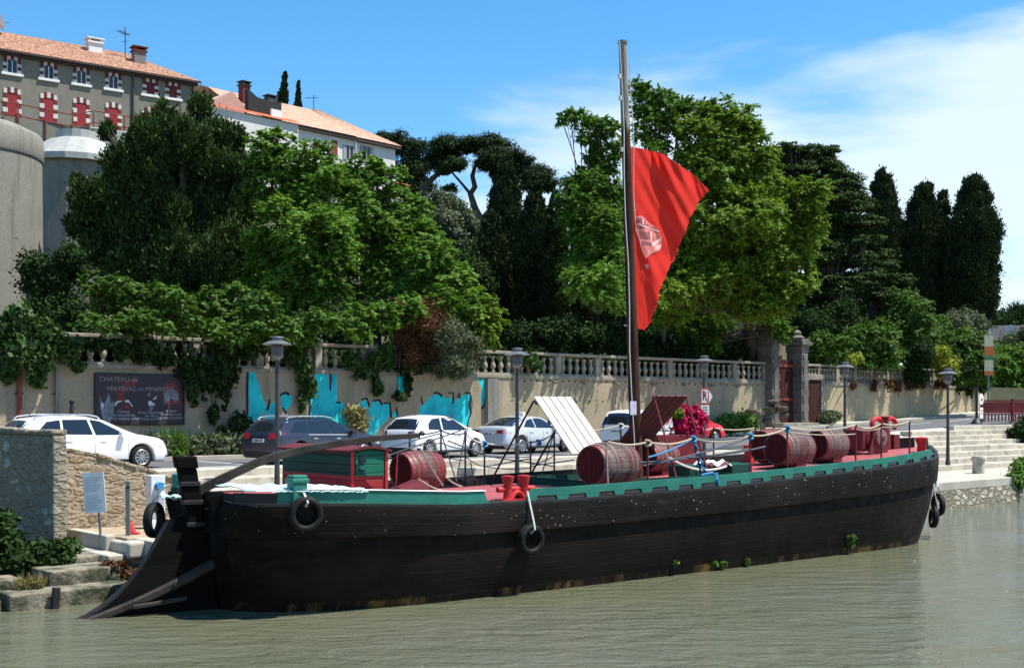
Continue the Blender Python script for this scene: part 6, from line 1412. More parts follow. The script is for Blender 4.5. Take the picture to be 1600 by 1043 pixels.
# ------------------------------------------------------------------ vegetation: leaf-sized faces on limbs
def leaves(name, lobes, mat, L, Wl, parent, org, cover=1.0, sub=10, up=.25, subr=.42, droop=0., shell=.5, seed=0, spike=False, spray=1.0, frond=False):
    g = np.random.default_rng(seed+5); C = []; T = []; O = []; AX = []
    for c, r in lobes:
        r = np.array(r if isinstance(r, (tuple, list)) else (r, r, r), float); c = np.array(c, float)
        k = max(3, int(sub*1.7)); d = g.normal(size=(k, 3)); d /= np.linalg.norm(d, axis=1)[:, None]
        sc = c+d*r*(g.uniform(.35, .82, (k, 1))); sr = r*subr*g.uniform(.6, 1.35, (k, 1))*np.array([1.1, 1.1, spray]); st = g.uniform(0, 1, k)
        for j in range(k):
            ar = 12.57*((sr[j][0]*sr[j][1]+sr[j][0]*sr[j][2]+sr[j][1]*sr[j][2])/3); n = max(12, int(cover*ar/(L*Wl*.5)))
            if frond:
                nt = max(3, n//17); tdr = g.normal(size=(nt, 3))*np.array([1, 1, .6])+d[j]*.7+np.array([0, 0, .15]); tdr /= np.linalg.norm(tdr, axis=1)[:, None]
                tl = sr[j].mean()*g.uniform(.7, 2.0, nt); kx = g.integers(0, nt, n); t = g.uniform(.12, 1, n)**.8; dv = tdr[kx]; ln = (tl[kx]*t)[:, None]
                pos = sc[j]+dv*ln+g.normal(size=(n, 3))*(.07*sr[j].mean()); pos[:, 2] -= .28*tl[kx]*t*t
                C.append(pos); sd_ = np.cross(dv, np.array([0, 0, 1.])); sd_ /= np.linalg.norm(sd_, axis=1)[:, None]+1e-6
                AX.append(sd_*np.where(g.random((n, 1)) < .5, 1, -1)+dv*.6+g.normal(size=(n, 3))*.25-np.array([0, 0, .25])); O.append(dv*.25+d[j]*.35+np.array([0, 0, .45])); T.append(np.clip(.3*st[j]+.3*g.uniform(0, 1, nt)[kx]+.4*g.uniform(0, 1, n), 0, 1)); continue
            dd = g.normal(size=(n, 3)); dd /= np.linalg.norm(dd, axis=1)[:, None]
            C.append(sc[j]+dd*sr[j]*(shell+(1-shell)*g.uniform(0, 1, (n, 1))**.6)*np.exp(g.normal(size=(n, 1))*.26)); O.append(dd*.7+d[j]*.5); T.append(np.clip(.45*st[j]+.55*g.uniform(0, 1, n)+.0*dd[:, 2], 0, 1))
    C = np.concatenate(C); O = np.concatenate(O); T = np.concatenate(T); n = len(C)
    if spike:
        a = O*.55+np.array([0, 0, .75])+g.normal(size=(n, 3))*.35
        nrm = np.cross(a, g.normal(size=(n, 3)))
    else:
        nrm = O*.55+g.normal(size=(n, 3))*.55+np.array([0, 0, up]); a = np.cross(nrm, g.normal(size=(n, 3))); a[:, 2] -= droop
    if frond: a = np.concatenate(AX); nrm = O+g.normal(size=(n, 3))*.4
    a /= np.linalg.norm(a, axis=1)[:, None]+1e-9; b = np.cross(nrm, a); b /= np.linalg.norm(b, axis=1)[:, None]+1e-9
    s = g.uniform(.65, 1.35, (n, 1)); C = C-np.array(org)
    V = np.empty((n, 4, 3)); V[:, 0] = C-a*L*.5*s; V[:, 1] = C+b*Wl*.5*s-a*L*.06*s; V[:, 2] = C+a*L*.5*s; V[:, 3] = C-b*Wl*.5*s-a*L*.06*s
    me = bpy.data.meshes.new(name); me.vertices.add(4*n); me.loops.add(4*n); me.polygons.add(n)
    me.vertices.foreach_set('co', V.astype(np.float32).ravel()); me.loops.foreach_set('vertex_index', np.arange(4*n, dtype=np.int32)); me.polygons.foreach_set('loop_start', np.arange(0, 4*n, 4, dtype=np.int32))
    me.materials.append(mat); at = me.attributes.new('tint', 'FLOAT', 'FACE'); at.data.foreach_set('value', T.astype(np.float32)); me.update(); me.validate()
    o = bpy.data.objects.new(name, me); COL.objects.link(o); o.parent = parent; return o
NLEAF = [0]
def WD(px): return 52.27/max(.3, 1-.88*(px-800)/F)
def over(d, pts, out): return [(px, py, r, WD(px)-d-out-.35*((i*37) % 5)/4) for i, (px, py, r) in enumerate(pts)]
def lobe(px, py, r, d, dj=0): return (P(px, py, d+dj), r/F*d)
def plant(name, label, cat, lob, d, mat, L, Wl, trunk=None, group=None, cover=1.0, sub=10, bark='bark', seed=1, flat=1., trad=.2, limbs=True, base=None, grow=1.18, td=None, spray=None, **kw):
    """lob: measured crown lobes (px, py, radius px[, depth offset]); the trunk stands on the ground below them"""
    rr = random.Random(seed); LB = []
    lsz = .46 if mat in ('lf_robinia', 'lf_lime', 'lf_bush') else .62
    if mat in ('lf_robinia', 'lf_lime', 'lf_bush') and spray is None: spray = .75; kw.setdefault('subr', .30); kw.setdefault('frond', True); sub = int(sub*2.0); cover *= 1.0
    for q in lob:
        px, py, r = q[:3]; dj = q[3] if len(q) > 3 else rr.uniform(-1, 1)*r/F*d*.9
        c, R_ = lobe(px, py, r*grow, d, dj); LB.append((c, (R_, R_, R_*flat)))
    if trunk is None: trunk = sum(q[0] for q in lob)/len(lob)
    tp = trunk if isinstance(trunk, (list, tuple)) else [trunk]
    kk = (tp[0]-800)/F; wd_ = 52.27/max(.3, 1-.88*kk)+1.6; bx = P(tp[0], 600, max(td or d, wd_)); org = Vector((bx.x, bx.y, zhill(bx.x, bx.y) if base is None else base))
    o = thing(name, label, cat, org, 0, group)
    zc = sum(c.z for c, _ in LB)/len(LB); zlow = min(c.z-r[2]*.3 for c, r in LB); cx = sum(c.x for c, _ in LB)/len(LB); cy = sum(c.y for c, _ in LB)/len(LB)
    m = MB(Matrix.Translation(-org)); fork = Vector((org.x*.6+cx*.4, org.y*.6+cy*.4, max(org.z+.3, min(zlow, zc-.5))))
    mid = org.lerp(fork, .5)+Vector((rr.uniform(-.15, .15), rr.uniform(-.15, .15), 0)); m.tube([org-Vector((0, 0, .6)), org, mid, fork], [trad*1.3, trad*1.1, trad*.9, trad*.75], 9)
    if limbs:
        for c, r in LB:
            k = fork.lerp(c, .5)+Vector((rr.uniform(-.4, .4), rr.uniform(-.4, .4), .1*abs(c.z-fork.z))); m.tube([fork, k, c, c+Vector((rr.uniform(-.5, .5), rr.uniform(-.5, .5), .6))*r[0]*.8], [trad*.6, trad*.38, trad*.2, trad*.05], 6)
            for _ in range(3):
                e = Vector((rr.uniform(-1, 1), rr.uniform(-1, 1), rr.uniform(-.2, 1))); e.normalize(); m.tube([k.lerp(c, .6), c+Vector((e.x*r[0], e.y*r[1], e.z*r[2]))*.8], [trad*.16, trad*.04], 5)
    m.build('trunk' if cat == 'tree' else 'stem', MT[bark], o, smooth=True)
    cr = leaves('crown' if cat == 'tree' else 'foliage', LB, MT[mat], L*lsz, Wl*lsz, o, org, cover, sub, seed=seed, spray=spray or 1.0, **kw); NLEAF[0] += len(cr.data.polygons); return o
def column_tree(label, px, ytop, ybot, wpx, d, mat, seed, group='tall cypresses against the sky', L=.3, Wl=.13, lean=0, flattop=.55):
    zb_ = HC+(640-ybot)/F*d; lob = []; rr = random.Random(seed); n = max(8, int((ybot-ytop)/(13 if wpx > 25 else 4)))
    for i in range(n):
        f = (i+.5)/n; prof = (flattop+(1-flattop)*min(1, f/.35)) if f < .35 else (1. if f < .8 else 1-.25*(f-.8)/.2); r = wpx/2*(prof if wpx > 25 else .1+.9*f**.8)
        for k in range(4):
            a = k*1.571+i*.8; rad = r*.52; lob.append((px+lean*(1-f)+rad*math.cos(a)+rr.uniform(-1.5, 1.5)*min(1, wpx/25), ytop+(ybot-ytop)*f+rr.uniform(-5, 5)*min(1, wpx/40), max(4 if wpx > 25 else 1.2, r*.52), rad*math.sin(a)/F*d))
    return plant('cypress_tree', label, 'tree', lob, d, mat, L, Wl, trunk=px, group=group, cover=1.0, sub=9, seed=seed, trad=.22, limbs=False, spike=True, subr=.42, flat=1.25, grow=1.0, spray=1.3, shell=.2)

# the big dark conifer in front of the grey building
plant('conifer_tree', 'broad dark evergreen conifer in front of the grey building', 'tree', [(262, 188, 30), (312, 165, 22), (232, 215, 34), (285, 220, 42), (335, 222, 36), (372, 212, 18), (196, 262, 38), (250, 270, 48), (310, 275, 50), (365, 265, 36), (168, 205, 14), (150, 312, 36), (205, 330, 52), (270, 345, 58), (335, 340, 52), (390, 320, 32), (130, 350, 26), (150, 385, 36), (215, 405, 50), (280, 415, 55), (345, 410, 50), (395, 395, 30), (180, 445, 34), (245, 460, 42), (315, 465, 42), (120, 285, 14), (400, 260, 12)], 60, 'lf_juniper', .42, .16, seed=2, trad=.45, cover=.85, sub=30, spike=True, subr=.20, spray=1.9, shell=.1)
# pale green robinias along the terrace
plant('robinia_tree', 'light green feathery tree just right of the dark conifer', 'tree', [(418, 232, 30), (452, 245, 36), (495, 258, 38), (430, 290, 42), (480, 305, 46), (440, 350, 48), (495, 360, 48), (410, 385, 34), (455, 410, 50), (500, 420, 46), (420, 460, 44), (475, 470, 46), (520, 470, 36)], 56, 'lf_robinia', .46, .15, seed=3, trad=.22, cover=.95, up=.5)
plant('robinia_tree', 'yellow green feathery tree in front of the white house', 'tree', [(540, 285, 28), (568, 268, 26), (588, 258, 16), (612, 285, 24), (545, 330, 42), (595, 325, 40), (640, 335, 34), (560, 380, 46), (615, 375, 44), (662, 375, 34), (575, 430, 44), (630, 425, 44), (600, 475, 36), (555, 475, 30)], 58, 'lf_robinia', .46, .15, seed=4, trad=.22, cover=.95, up=.5)
plant('robinia_tree', 'lower yellow green tree sloping down towards the balustrade left of the dark cypresses', 'tree', over(51.5, [(560, 500, 22), (600, 495, 22), (640, 480, 22), (690, 470, 22), (735, 475, 20)], .9)+[(665, 400, 28), (690, 392, 24), (680, 430, 34), (715, 440, 30), (660, 465, 36), (700, 480, 32), (640, 500, 26)], 51.5, 'lf_robinia', .44, .15, seed=5, trad=.18, cover=.95, up=.5, td=53.5)
plant('fig_tree', 'bright green bushy tree beside the brown dead shrub', 'tree', [(738, 462, 20), (760, 470, 18), (775, 495, 18), (745, 495, 26), (765, 520, 20), (735, 525, 22)], 50.2, 'lf_lime', .34, .2, seed=6, trad=.1, up=.4, td=52.5)
plant('sumac_tree', 'spreading green tree leaning over the balustrade above the poster', 'tree', over(41.3, [(170, 505, 20), (210, 500, 22), (250, 505, 22), (290, 510, 20), (140, 500, 18)], .75)+[(150, 445, 26), (185, 448, 28), (225, 458, 28), (262, 462, 26), (165, 475, 22), (205, 490, 28), (245, 490, 28), (288, 492, 24), (215, 515, 20), (305, 500, 14)], 41.3, 'lf_bush', .38, .14, seed=7, trad=.11, cover=.9, up=.75, trunk=190, flat=.6, td=43.5)
plant('sumac_tree', 'darker green tree spreading behind the leftmost street lamp', 'tree', over(43.8, [(330, 515, 22), (365, 520, 22), (400, 515, 22), (440, 510, 20), (480, 505, 20), (520, 505, 18)], .8)+[(330, 470, 28), (370, 465, 30), (405, 480, 30), (350, 500, 26), (395, 510, 28), (440, 515, 30), (470, 520, 26), (325, 515, 18), (500, 500, 24)], 43.8, 'lf_bush', .38, .14, seed=8, trad=.11, cover=.9, up=.6, flat=.8, td=46.5)
# dark cypresses in the middle
for i, (px, y0, y1, w, d, lab) in enumerate(((790, 250, 545, 74, 82, 'dark cypress left of centre, below the umbrella pine'), (768, 330, 550, 70, 74, 'lower dark cypress at the left end of the middle group'), (835, 285, 550, 68, 72, 'dark cypress in the middle of the group left of the mast'), (868, 300, 550, 46, 70, 'slim dark cypress near the mast, left of the twin tops'), (908, 255, 550, 40, 76, 'dark cypress whose narrow top shows left of the mast'), (934, 225, 550, 62, 78, 'tall dark cypress standing directly behind the mast'), (968, 300, 560, 60, 80, 'dark cypress hidden behind mast and flag'))):
    column_tree(lab, px, y0, y1, w, d, 'lf_cypress', 20+i, 'dark cypresses behind the mast', .32, .14, flattop=.25)
plant('robinia_tree', 'sparse green tree with bare high twigs left of the mast', 'tree', over(66, [(905, 440, 18), (940, 445, 20), (965, 460, 18)], 1.0)+[(878, 186, 9), (892, 180, 10), (908, 186, 12), (925, 194, 12), (942, 192, 10), (958, 200, 11), (935, 215, 13), (912, 212, 10), (960, 235, 14), (905, 290, 20), (925, 280, 18), (902, 310, 24), (925, 330, 28), (905, 355, 26), (935, 375, 28), (955, 350, 22), (945, 415, 26), (890, 330, 16), (915, 400, 24), (958, 300, 18), (950, 260, 14), (930, 245, 12)], 66, 'lf_robinia', .36, .12, seed=9, trad=.09, cover=.55, sub=9, up=.5, trunk=940, subr=.5, shell=.0)
plant('robinia_tree', 'large leafy tree behind the red flag with a thin airy top', 'tree', [(995, 140, 13), (1012, 148, 15), (1030, 150, 16), (1045, 160, 16), (1062, 172, 16), (1075, 165, 13), (1005, 172, 14), (1022, 180, 14), (1040, 190, 15), (1058, 200, 15), (1000, 205, 13), (1015, 215, 13), (1035, 225, 14), (1010, 260, 24), (1050, 300, 34), (1020, 330, 26), (1045, 380, 34), (1010, 420, 30), (1040, 450, 34)], 61, 'lf_robinia', .40, .14, seed=10, trad=.13, cover=.5, sub=9, up=.4, subr=.48, shell=.0, trunk=1040, bark='bark_grey', td=63)
plant('robinia_tree', 'biggest leafy tree, sunlit yellow green, right of the red flag', 'tree', over(60.5, [(1010, 470, 22), (1045, 455, 24), (1080, 450, 24), (1120, 460, 22), (1150, 470, 20), (1185, 440, 22), (1225, 430, 20)], 1.0)+[(1098, 180, 26), (1130, 172, 24), (1160, 190, 26), (1090, 225, 38), (1135, 215, 40), (1178, 225, 30), (1195, 250, 20), (1080, 275, 42), (1130, 270, 46), (1175, 280, 40), (1070, 330, 40), (1120, 335, 48), (1170, 335, 44), (1215, 340, 38), (1245, 320, 34), (1268, 300, 26), (1100, 395, 44), (1155, 400, 46), (1210, 400, 42), (1255, 370, 34), (1240, 425, 32), (1120, 450, 40), (1180, 455, 38), (1225, 470, 26), (1065, 400, 30), (1060, 470, 34), (1275, 345, 20)], 60.5, 'lf_lime', .40, .16, seed=11, trad=.38, cover=.95, sub=10, up=.4, trunk=1180, bark='bark', td=66)
plant('robinia_tree', 'green undergrowth tree between the flag and the gateway', 'tree', [(1050, 500, 26), (1085, 495, 28), (1120, 500, 26), (1215, 500, 18), (1228, 520, 14), (1075, 530, 22), (1110, 535, 22), (1205, 515, 14)], 64, 'lf_robinia', .34, .15, seed=12, trad=.16, cover=.8, trunk=1040)
# dark trees at the right
plant('cedar_tree', 'wide dark cedar with layered branches behind the sunlit tree', 'tree', [(1228, 232, 20), (1262, 238, 26), (1292, 258, 28), (1250, 275, 30), (1322, 288, 28), (1345, 318, 26), (1300, 310, 36), (1350, 350, 28), (1310, 360, 40), (1280, 400, 40), (1335, 400, 34), (1300, 450, 40), (1345, 450, 34), (1270, 480, 34), (1240, 250, 28), (1275, 300, 34), (1245, 320, 34), (1320, 330, 36), (1290, 345, 38), (1270, 370, 40), (1340, 375, 34), (1310, 420, 40), (1260, 430, 40), (1370, 400, 26), (1300, 235, 18), (1330, 300, 26), (1365, 345, 20), (1215, 250, 28), (1235, 275, 34), (1260, 262, 30), (1290, 280, 32), (1270, 325, 36), (1225, 300, 36), (1310, 275, 26), (1240, 345, 40), (1230, 390, 40), (1285, 240, 20), (1300, 325, 36), (1330, 350, 34), (1265, 400, 40), (1300, 390, 40)], 88, 'lf_juniper', .38, .15, seed=13, trad=.4, cover=.9, sub=14, flat=.6, up=1.0, subr=.3, spray=.45)
plant('cedar_tree', 'dark layered evergreen in front of the cypresses', 'tree', [(1345, 375, 14), (1352, 405, 22), (1385, 420, 24), (1405, 440, 22), (1340, 440, 24), (1375, 455, 26), (1335, 480, 26), (1390, 480, 24), (1352, 510, 26), (1415, 465, 18), (1365, 430, 20)], 80, 'lf_juniper', .36, .14, seed=14, trad=.3, cover=.9, sub=14, flat=.6, up=1.0, subr=.3, spray=.45)
for i, (px, y0, y1, w, d, lab) in enumerate(((1390, 268, 500, 62, 100, 'cypress with a sloping top beside the cedar, first of the row'), (1442, 290, 510, 72, 100, 'broad cypress, second of the row from the left'), (1472, 302, 510, 42, 104, 'narrow cypress squeezed between two broad ones'), (1522, 280, 498, 80, 98, 'tall blunt topped cypress, rightmost of the row'))):
    column_tree(lab, px, y0, y1, w, d, 'lf_cypress', 40+i, L=.36, Wl=.16, lean=-12 if i == 0 else 0, flattop=.42)
# bushes on the terrace behind the right-hand wall
for i, (lab, lob, d, mat) in enumerate((
    ('leafy bush above the wall right of the gateway', [(1262, 545, 16), (1285, 535, 20), (1310, 545, 18), (1275, 560, 12)], 68, 'lf_bush'),
    ('broad green bush over the balustrade behind the windlass', [(1335, 535, 24), (1360, 520, 26), (1385, 535, 26), (1350, 558, 18), (1390, 562, 18)], 70, 'lf_bush'),
    ('taller grey green bush below the cypresses', [(1415, 470, 26), (1440, 490, 28), (1400, 500, 28), (1425, 520, 30), (1455, 515, 26)], 78, 'lf_bush'),
    ('dark round shrub pressing through the balustrade', [(1428, 565, 20), (1440, 550, 18), (1432, 590, 14)], 72.5, 'lf_dark'),
    ('green shrub right of the rightmost street lamp', [(1500, 540, 26), (1525, 548, 26), (1510, 570, 26), (1535, 580, 20), (1495, 590, 14)], 74, 'lf_bush'),
    ('yellow flowering shrub behind the rightmost street lamp', [(1465, 560, 15), (1485, 570, 14), (1475, 578, 12)], 73, 'lf_yellow'),
    ('small yellow shrub above the balustrade near the windlass', [(1330, 562, 9), (1340, 560, 8)], 67, 'lf_yellow'),
    ('silver green olive below the rightmost cypress', [(1500, 505, 22), (1520, 510, 20), (1485, 515, 18)], 88, 'lf_olive'))):
    plant('shrub', lab, 'shrub', lob, d, mat, .3, .15, seed=60+i, trad=.07, cover=.9, group='shrubs on the terrace above the right-hand wall')
for i, (lab, lob, d, mat) in enumerate((
    ('green roadside tree just left of the bridge railing at the right edge', [(1560, 575, 24), (1585, 560, 26), (1600, 585, 26), (1570, 600, 22), (1590, 612, 22), (1620, 590, 28)], 92, 'lf_robinia'),
    ('grey green tree at the right edge below the slate roofs', [(1590, 545, 22), (1610, 535, 24), (1575, 550, 16)], 105, 'lf_olive'),
    ('distant dark tree at the right edge above the slate roofs', [(1560, 508, 22), (1585, 500, 20), (1605, 498, 24), (1545, 520, 16)], 170, 'lf_dark'),
    ('distant grey green tree left of the slate roofs', [(1505, 500, 20), (1480, 510, 18), (1520, 512, 16)], 165, 'lf_olive'))):
    plant('roadside_tree', lab, 'tree', lob, d, mat, .34 if d < 120 else .6, .18 if d < 120 else .3, seed=80+i, trad=.15, cover=.9)
# umbrella pines on the skyline
plant('umbrella_pine', 'umbrella pine with a bent trunk against the sky right of the white house', 'tree', [(695, 228, 22, 0), (690, 250, 24, 1), (712, 255, 18, -1), (735, 228, 22, 0), (765, 222, 24, 1), (760, 248, 24, -1), (790, 240, 24, 0), (815, 258, 24, 1), (785, 268, 20, 0), (840, 275, 22, 0), (825, 285, 20, 0), (855, 290, 16, 0)], 112, 'lf_pine', .42, .16, seed=15, trad=.0001, cover=.95, sub=12, flat=.62, up=.9, trunk=752, limbs=False)
def pine_limbs():
    o = [x for x in bpy.data.objects if x.name.startswith('umbrella_pine')][0]; tr = [c for c in children(o) if c.name.startswith('trunk')][0]; bpy.data.objects.remove(tr)
    d = 112; m = MB(Matrix.Translation(-Vector(o.location)))
    m.tube([P(752, 420, d), P(748, 365, d), P(751, 345, d), P(742, 325, d), P(735, 303, d), P(742, 292, d), P(738, 275, d), P(745, 250, d)], [.5, .45, .42, .32, .28, .26, .22, .12], 9)
    m.tube([P(751, 345, d), P(765, 330, d), P(775, 300, d), P(790, 275, d), P(812, 262, d)], [.3, .26, .22, .18, .1], 8)
    m.tube([P(664, 290, d), P(680, 275, d), P(700, 262, d), P(706, 245, d)], [.3, .24, .2, .1], 8)
    m.tube([P(664, 290, d), P(655, 340, d), P(650, 420, d)], [.3, .36, .4], 8)
    m.tube([P(735, 303, d), P(720, 285, d), P(705, 268, d)], [.16, .12, .08], 7); m.tube([P(750, 360, d), P(765, 352, d), P(780, 330, d), P(800, 300, d)], [.22, .18, .12, .08], 7)
    m.build('trunk', MT['bark'], o, smooth=True)
    for q in ((705, 292), (690, 268)): leaves('needle_tuft', [(P(*q, d), (.9, .9, .5))], MT['lf_pine'], .3, .1, o, o.location, .5, 8, seed=q[0])
pine_limbs()
plant('umbrella_pine', 'dark pine crowns just right of the white house gable', 'tree', [(600, 215, 14), (622, 225, 18), (645, 235, 20), (640, 262, 22), (660, 258, 16), (655, 290, 20), (635, 290, 16), (650, 320, 18)], 140, 'lf_pine', .5, .2, seed=16, trad=.3, cover=1.0, flat=.8, up=.7, trunk=650)
plant('olive_tree', 'grey green tree between the robinia and the dark cypresses', 'tree', [(690, 320, 20), (715, 335, 22), (735, 360, 18), (690, 355, 26), (720, 385, 24), (670, 335, 16), (740, 400, 20)], 76, 'lf_olive', .36, .14, seed=17, trad=.15, cover=.7, up=.3)
column_tree('far leaning conifer tip sticking up above the white roof', 440, 112, 170, 22, 150, 'lf_cypress', 51, 'far conifers above the roofs', .5, .2, lean=6, flattop=.12)
column_tree('far pointed cypress above the white roof, right of the leaning tip', 466, 127, 172, 14, 150, 'lf_cypress', 52, 'far conifers above the roofs', .5, .2, flattop=.12)
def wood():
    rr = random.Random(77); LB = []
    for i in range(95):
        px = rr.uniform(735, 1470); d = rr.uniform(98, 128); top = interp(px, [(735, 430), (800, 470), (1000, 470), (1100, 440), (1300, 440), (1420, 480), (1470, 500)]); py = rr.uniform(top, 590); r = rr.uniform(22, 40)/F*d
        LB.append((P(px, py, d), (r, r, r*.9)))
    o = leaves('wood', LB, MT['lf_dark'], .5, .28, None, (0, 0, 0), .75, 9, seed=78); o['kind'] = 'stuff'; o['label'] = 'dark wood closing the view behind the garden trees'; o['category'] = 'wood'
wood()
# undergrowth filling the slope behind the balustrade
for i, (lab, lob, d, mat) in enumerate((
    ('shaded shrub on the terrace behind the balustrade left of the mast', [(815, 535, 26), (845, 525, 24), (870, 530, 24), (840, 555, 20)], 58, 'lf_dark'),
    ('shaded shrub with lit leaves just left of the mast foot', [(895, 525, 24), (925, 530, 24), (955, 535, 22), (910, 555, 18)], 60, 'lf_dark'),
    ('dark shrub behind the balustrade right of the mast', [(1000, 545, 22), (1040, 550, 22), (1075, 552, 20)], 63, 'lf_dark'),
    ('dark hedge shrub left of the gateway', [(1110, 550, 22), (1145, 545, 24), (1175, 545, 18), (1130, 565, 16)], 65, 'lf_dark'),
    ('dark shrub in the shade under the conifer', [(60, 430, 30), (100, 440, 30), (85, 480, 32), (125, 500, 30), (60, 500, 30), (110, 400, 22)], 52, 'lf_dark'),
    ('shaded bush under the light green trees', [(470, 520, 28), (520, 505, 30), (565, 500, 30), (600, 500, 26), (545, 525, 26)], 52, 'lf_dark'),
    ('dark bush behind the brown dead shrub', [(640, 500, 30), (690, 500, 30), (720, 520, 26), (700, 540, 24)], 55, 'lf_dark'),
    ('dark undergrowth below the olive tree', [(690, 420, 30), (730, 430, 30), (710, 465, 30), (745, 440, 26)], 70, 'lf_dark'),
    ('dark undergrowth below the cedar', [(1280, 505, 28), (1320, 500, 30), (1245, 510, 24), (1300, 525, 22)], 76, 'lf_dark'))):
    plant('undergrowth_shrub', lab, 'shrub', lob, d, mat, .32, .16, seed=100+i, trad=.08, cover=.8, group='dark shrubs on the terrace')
plant('dead_shrub', 'brown withered shrub hanging over the balustrade', 'shrub', [(640, 495, 26), (662, 490, 24), (650, 520, 28), (680, 515, 22), (630, 530, 22), (668, 540, 24), (640, 555, 18)], 48.5, 'lf_dead', .4, .05, seed=120, trad=.07, cover=.55, sub=12)
plant('shrub', 'grey green feathery shrub over the balustrade beside the dead one', 'shrub', [(700, 525, 22), (722, 535, 22), (705, 555, 22), (735, 560, 18), (690, 575, 16), (718, 575, 16)], 49, 'lf_olive', .34, .07, seed=121, trad=.06, cover=.7)
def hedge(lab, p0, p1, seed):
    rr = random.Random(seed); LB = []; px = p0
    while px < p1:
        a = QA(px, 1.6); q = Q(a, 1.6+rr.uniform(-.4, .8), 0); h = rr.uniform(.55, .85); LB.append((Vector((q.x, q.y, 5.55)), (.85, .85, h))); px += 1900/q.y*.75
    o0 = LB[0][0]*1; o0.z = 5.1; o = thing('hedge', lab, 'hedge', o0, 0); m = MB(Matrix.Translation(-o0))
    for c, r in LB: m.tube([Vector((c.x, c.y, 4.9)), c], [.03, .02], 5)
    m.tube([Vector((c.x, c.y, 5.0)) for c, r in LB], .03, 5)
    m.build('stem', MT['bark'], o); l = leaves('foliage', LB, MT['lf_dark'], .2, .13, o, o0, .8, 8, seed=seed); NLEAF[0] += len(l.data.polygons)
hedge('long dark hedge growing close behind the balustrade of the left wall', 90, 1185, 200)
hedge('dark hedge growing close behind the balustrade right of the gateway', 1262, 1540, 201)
# ivy and creepers hanging down the wall
def creeper(lab, blobs, mat, seed, L=.2, Wl=.15, b=-.12, cover=.8, name='ivy'):
    g = []; rr = random.Random(seed)
    for px, py, rx, ry in blobs:
        a = QA(px, b); p = Q(a, b-rr.uniform(0, .22), 0); d = p.y; p.z = HC+(640-py)/F*d; g.append((p, (rx/F*d, .26, ry/F*d)))
    px = blobs[0][0]; o0 = Q(QA(px, .4), .4, 5.1); o = thing(name, lab, 'climbing plant', o0, 0, 'creepers hanging over the retaining wall')
    m = MB(Matrix.Translation(-o0))
    for p, r in g: m.tube([Vector((p.x, p.y, 5.9))*1.0 if p.z < 5.6 else p+Vector((0, .3, .2)), p+Vector((rr.uniform(-.2, .2), -.05, 0)), p-Vector((rr.uniform(-.2, .2), 0, r[2]*.8))], [.025, .018, .008], 5)
    m.build('stem', MT['bark'], o)
    c = leaves('foliage', g, MT[mat], L, Wl, o, o0, cover, 9, seed=seed, up=.1, droop=.5, subr=.4); NLEAF[0] += len(c.data.polygons)
creeper('thick ivy tumbling over the wall at the left edge', [(20, 500, 34, 26), (60, 515, 34, 22), (95, 540, 28, 24), (15, 545, 30, 34), (55, 555, 30, 30), (10, 580, 20, 22), (110, 555, 16, 20), (62, 590, 10, 24), (45, 585, 8, 16), (120, 570, 10, 12)], 'lf_ivy', 130, cover=.95)
creeper('dark creeper over the top of the poster', [(185, 546, 24, 14), (220, 550, 28, 16), (255, 556, 26, 18), (290, 570, 24, 26), (318, 580, 22, 40), (345, 590, 20, 44), (300, 610, 10, 26), (330, 640, 8, 22), (360, 570, 18, 30), (378, 545, 20, 18), (345, 545, 24, 18), (405, 540, 18, 14), (150, 540, 14, 12), (232, 545, 20, 14)], 'lf_dark', 131, cover=.95)
creeper('ivy trailing beside the leftmost street lamp', [(455, 545, 22, 24), (470, 575, 18, 28), (480, 600, 12, 26), (465, 530, 24, 18), (470, 625, 6, 20)], 'lf_ivy', 132)
creeper('creeper on the balustrade above the large turquoise letter', [(548, 560, 20, 16), (560, 580, 18, 14), (580, 565, 16, 18), (600, 550, 14, 18), (590, 600, 10, 22), (605, 560, 10, 20)], 'lf_ivy', 133)
creeper('small creeper around the little turquoise letter', [(628, 575, 14, 12), (637, 600, 6, 20), (620, 618, 10, 10), (655, 575, 14, 10)], 'lf_dark', 134)
creeper('short creeper on the balustrade right of the second lamp', [(815, 562, 12, 14), (825, 560, 12, 12), (835, 568, 10, 10)], 'lf_ivy', 135, cover=.6)
for i, q in enumerate([(1330, 602, 5, 8), (1363, 602, 5, 12), (1385, 600, 8, 10), (1402, 602, 9, 14), (1418, 600, 8, 12), (1435, 598, 10, 12), (1462, 600, 6, 8), (1475, 600, 5, 8)]):
    creeper('dry brown tuft hanging from the ledge of the right-hand wall', [q], 'lf_dead', 136+i*11, .22, .06, cover=.5, name='hanging_weed')
creeper('ivy at the far right end of the wall', [(1500, 600, 12, 14), (1515, 600, 12, 18), (1528, 598, 12, 24), (1540, 590, 10, 26)], 'lf_dark', 137)
# planting along the foot of the wall and on the quay
def low(lab, pts, mat, seed, L, Wl, r, name='low_plant', cat='plant', z=None, cover=.7, spike=False, n=10):
    p0 = pts[0]; o = thing(name, lab, cat, p0, 0)
    m = MB()
    if len(pts) > 1: m.tube([Vector(p)-Vector(p0)-Vector((0, 0, .02)) for p in pts], .012, 5)
    for p in pts: m.tube([(Vector(p)-Vector(p0))-Vector((0, 0, .05)), (Vector(p)-Vector(p0))+Vector((0, 0, r))], [.02, .006], 5)
    m.build('stem', MT['bark'], o)
    c = leaves('foliage', [(Vector(p)+Vector((0, 0, r*.8)), (r*1.1, r, r)) for p in pts], MT[mat], L, Wl, o, Vector(p0), cover, n, seed=seed, spike=spike, subr=.45); NLEAF[0] += len(c.data.polygons)
def QG(px, b, z): return Q(QA(px, b), b, z)
low('yucca like spiky plant at the wall foot below the poster', [QG(262, -.55, 2.05), QG(275, -.5, 2.05)], 'lf_bush', 140, .8, .06, .4, 'spiky_plant', spike=True)
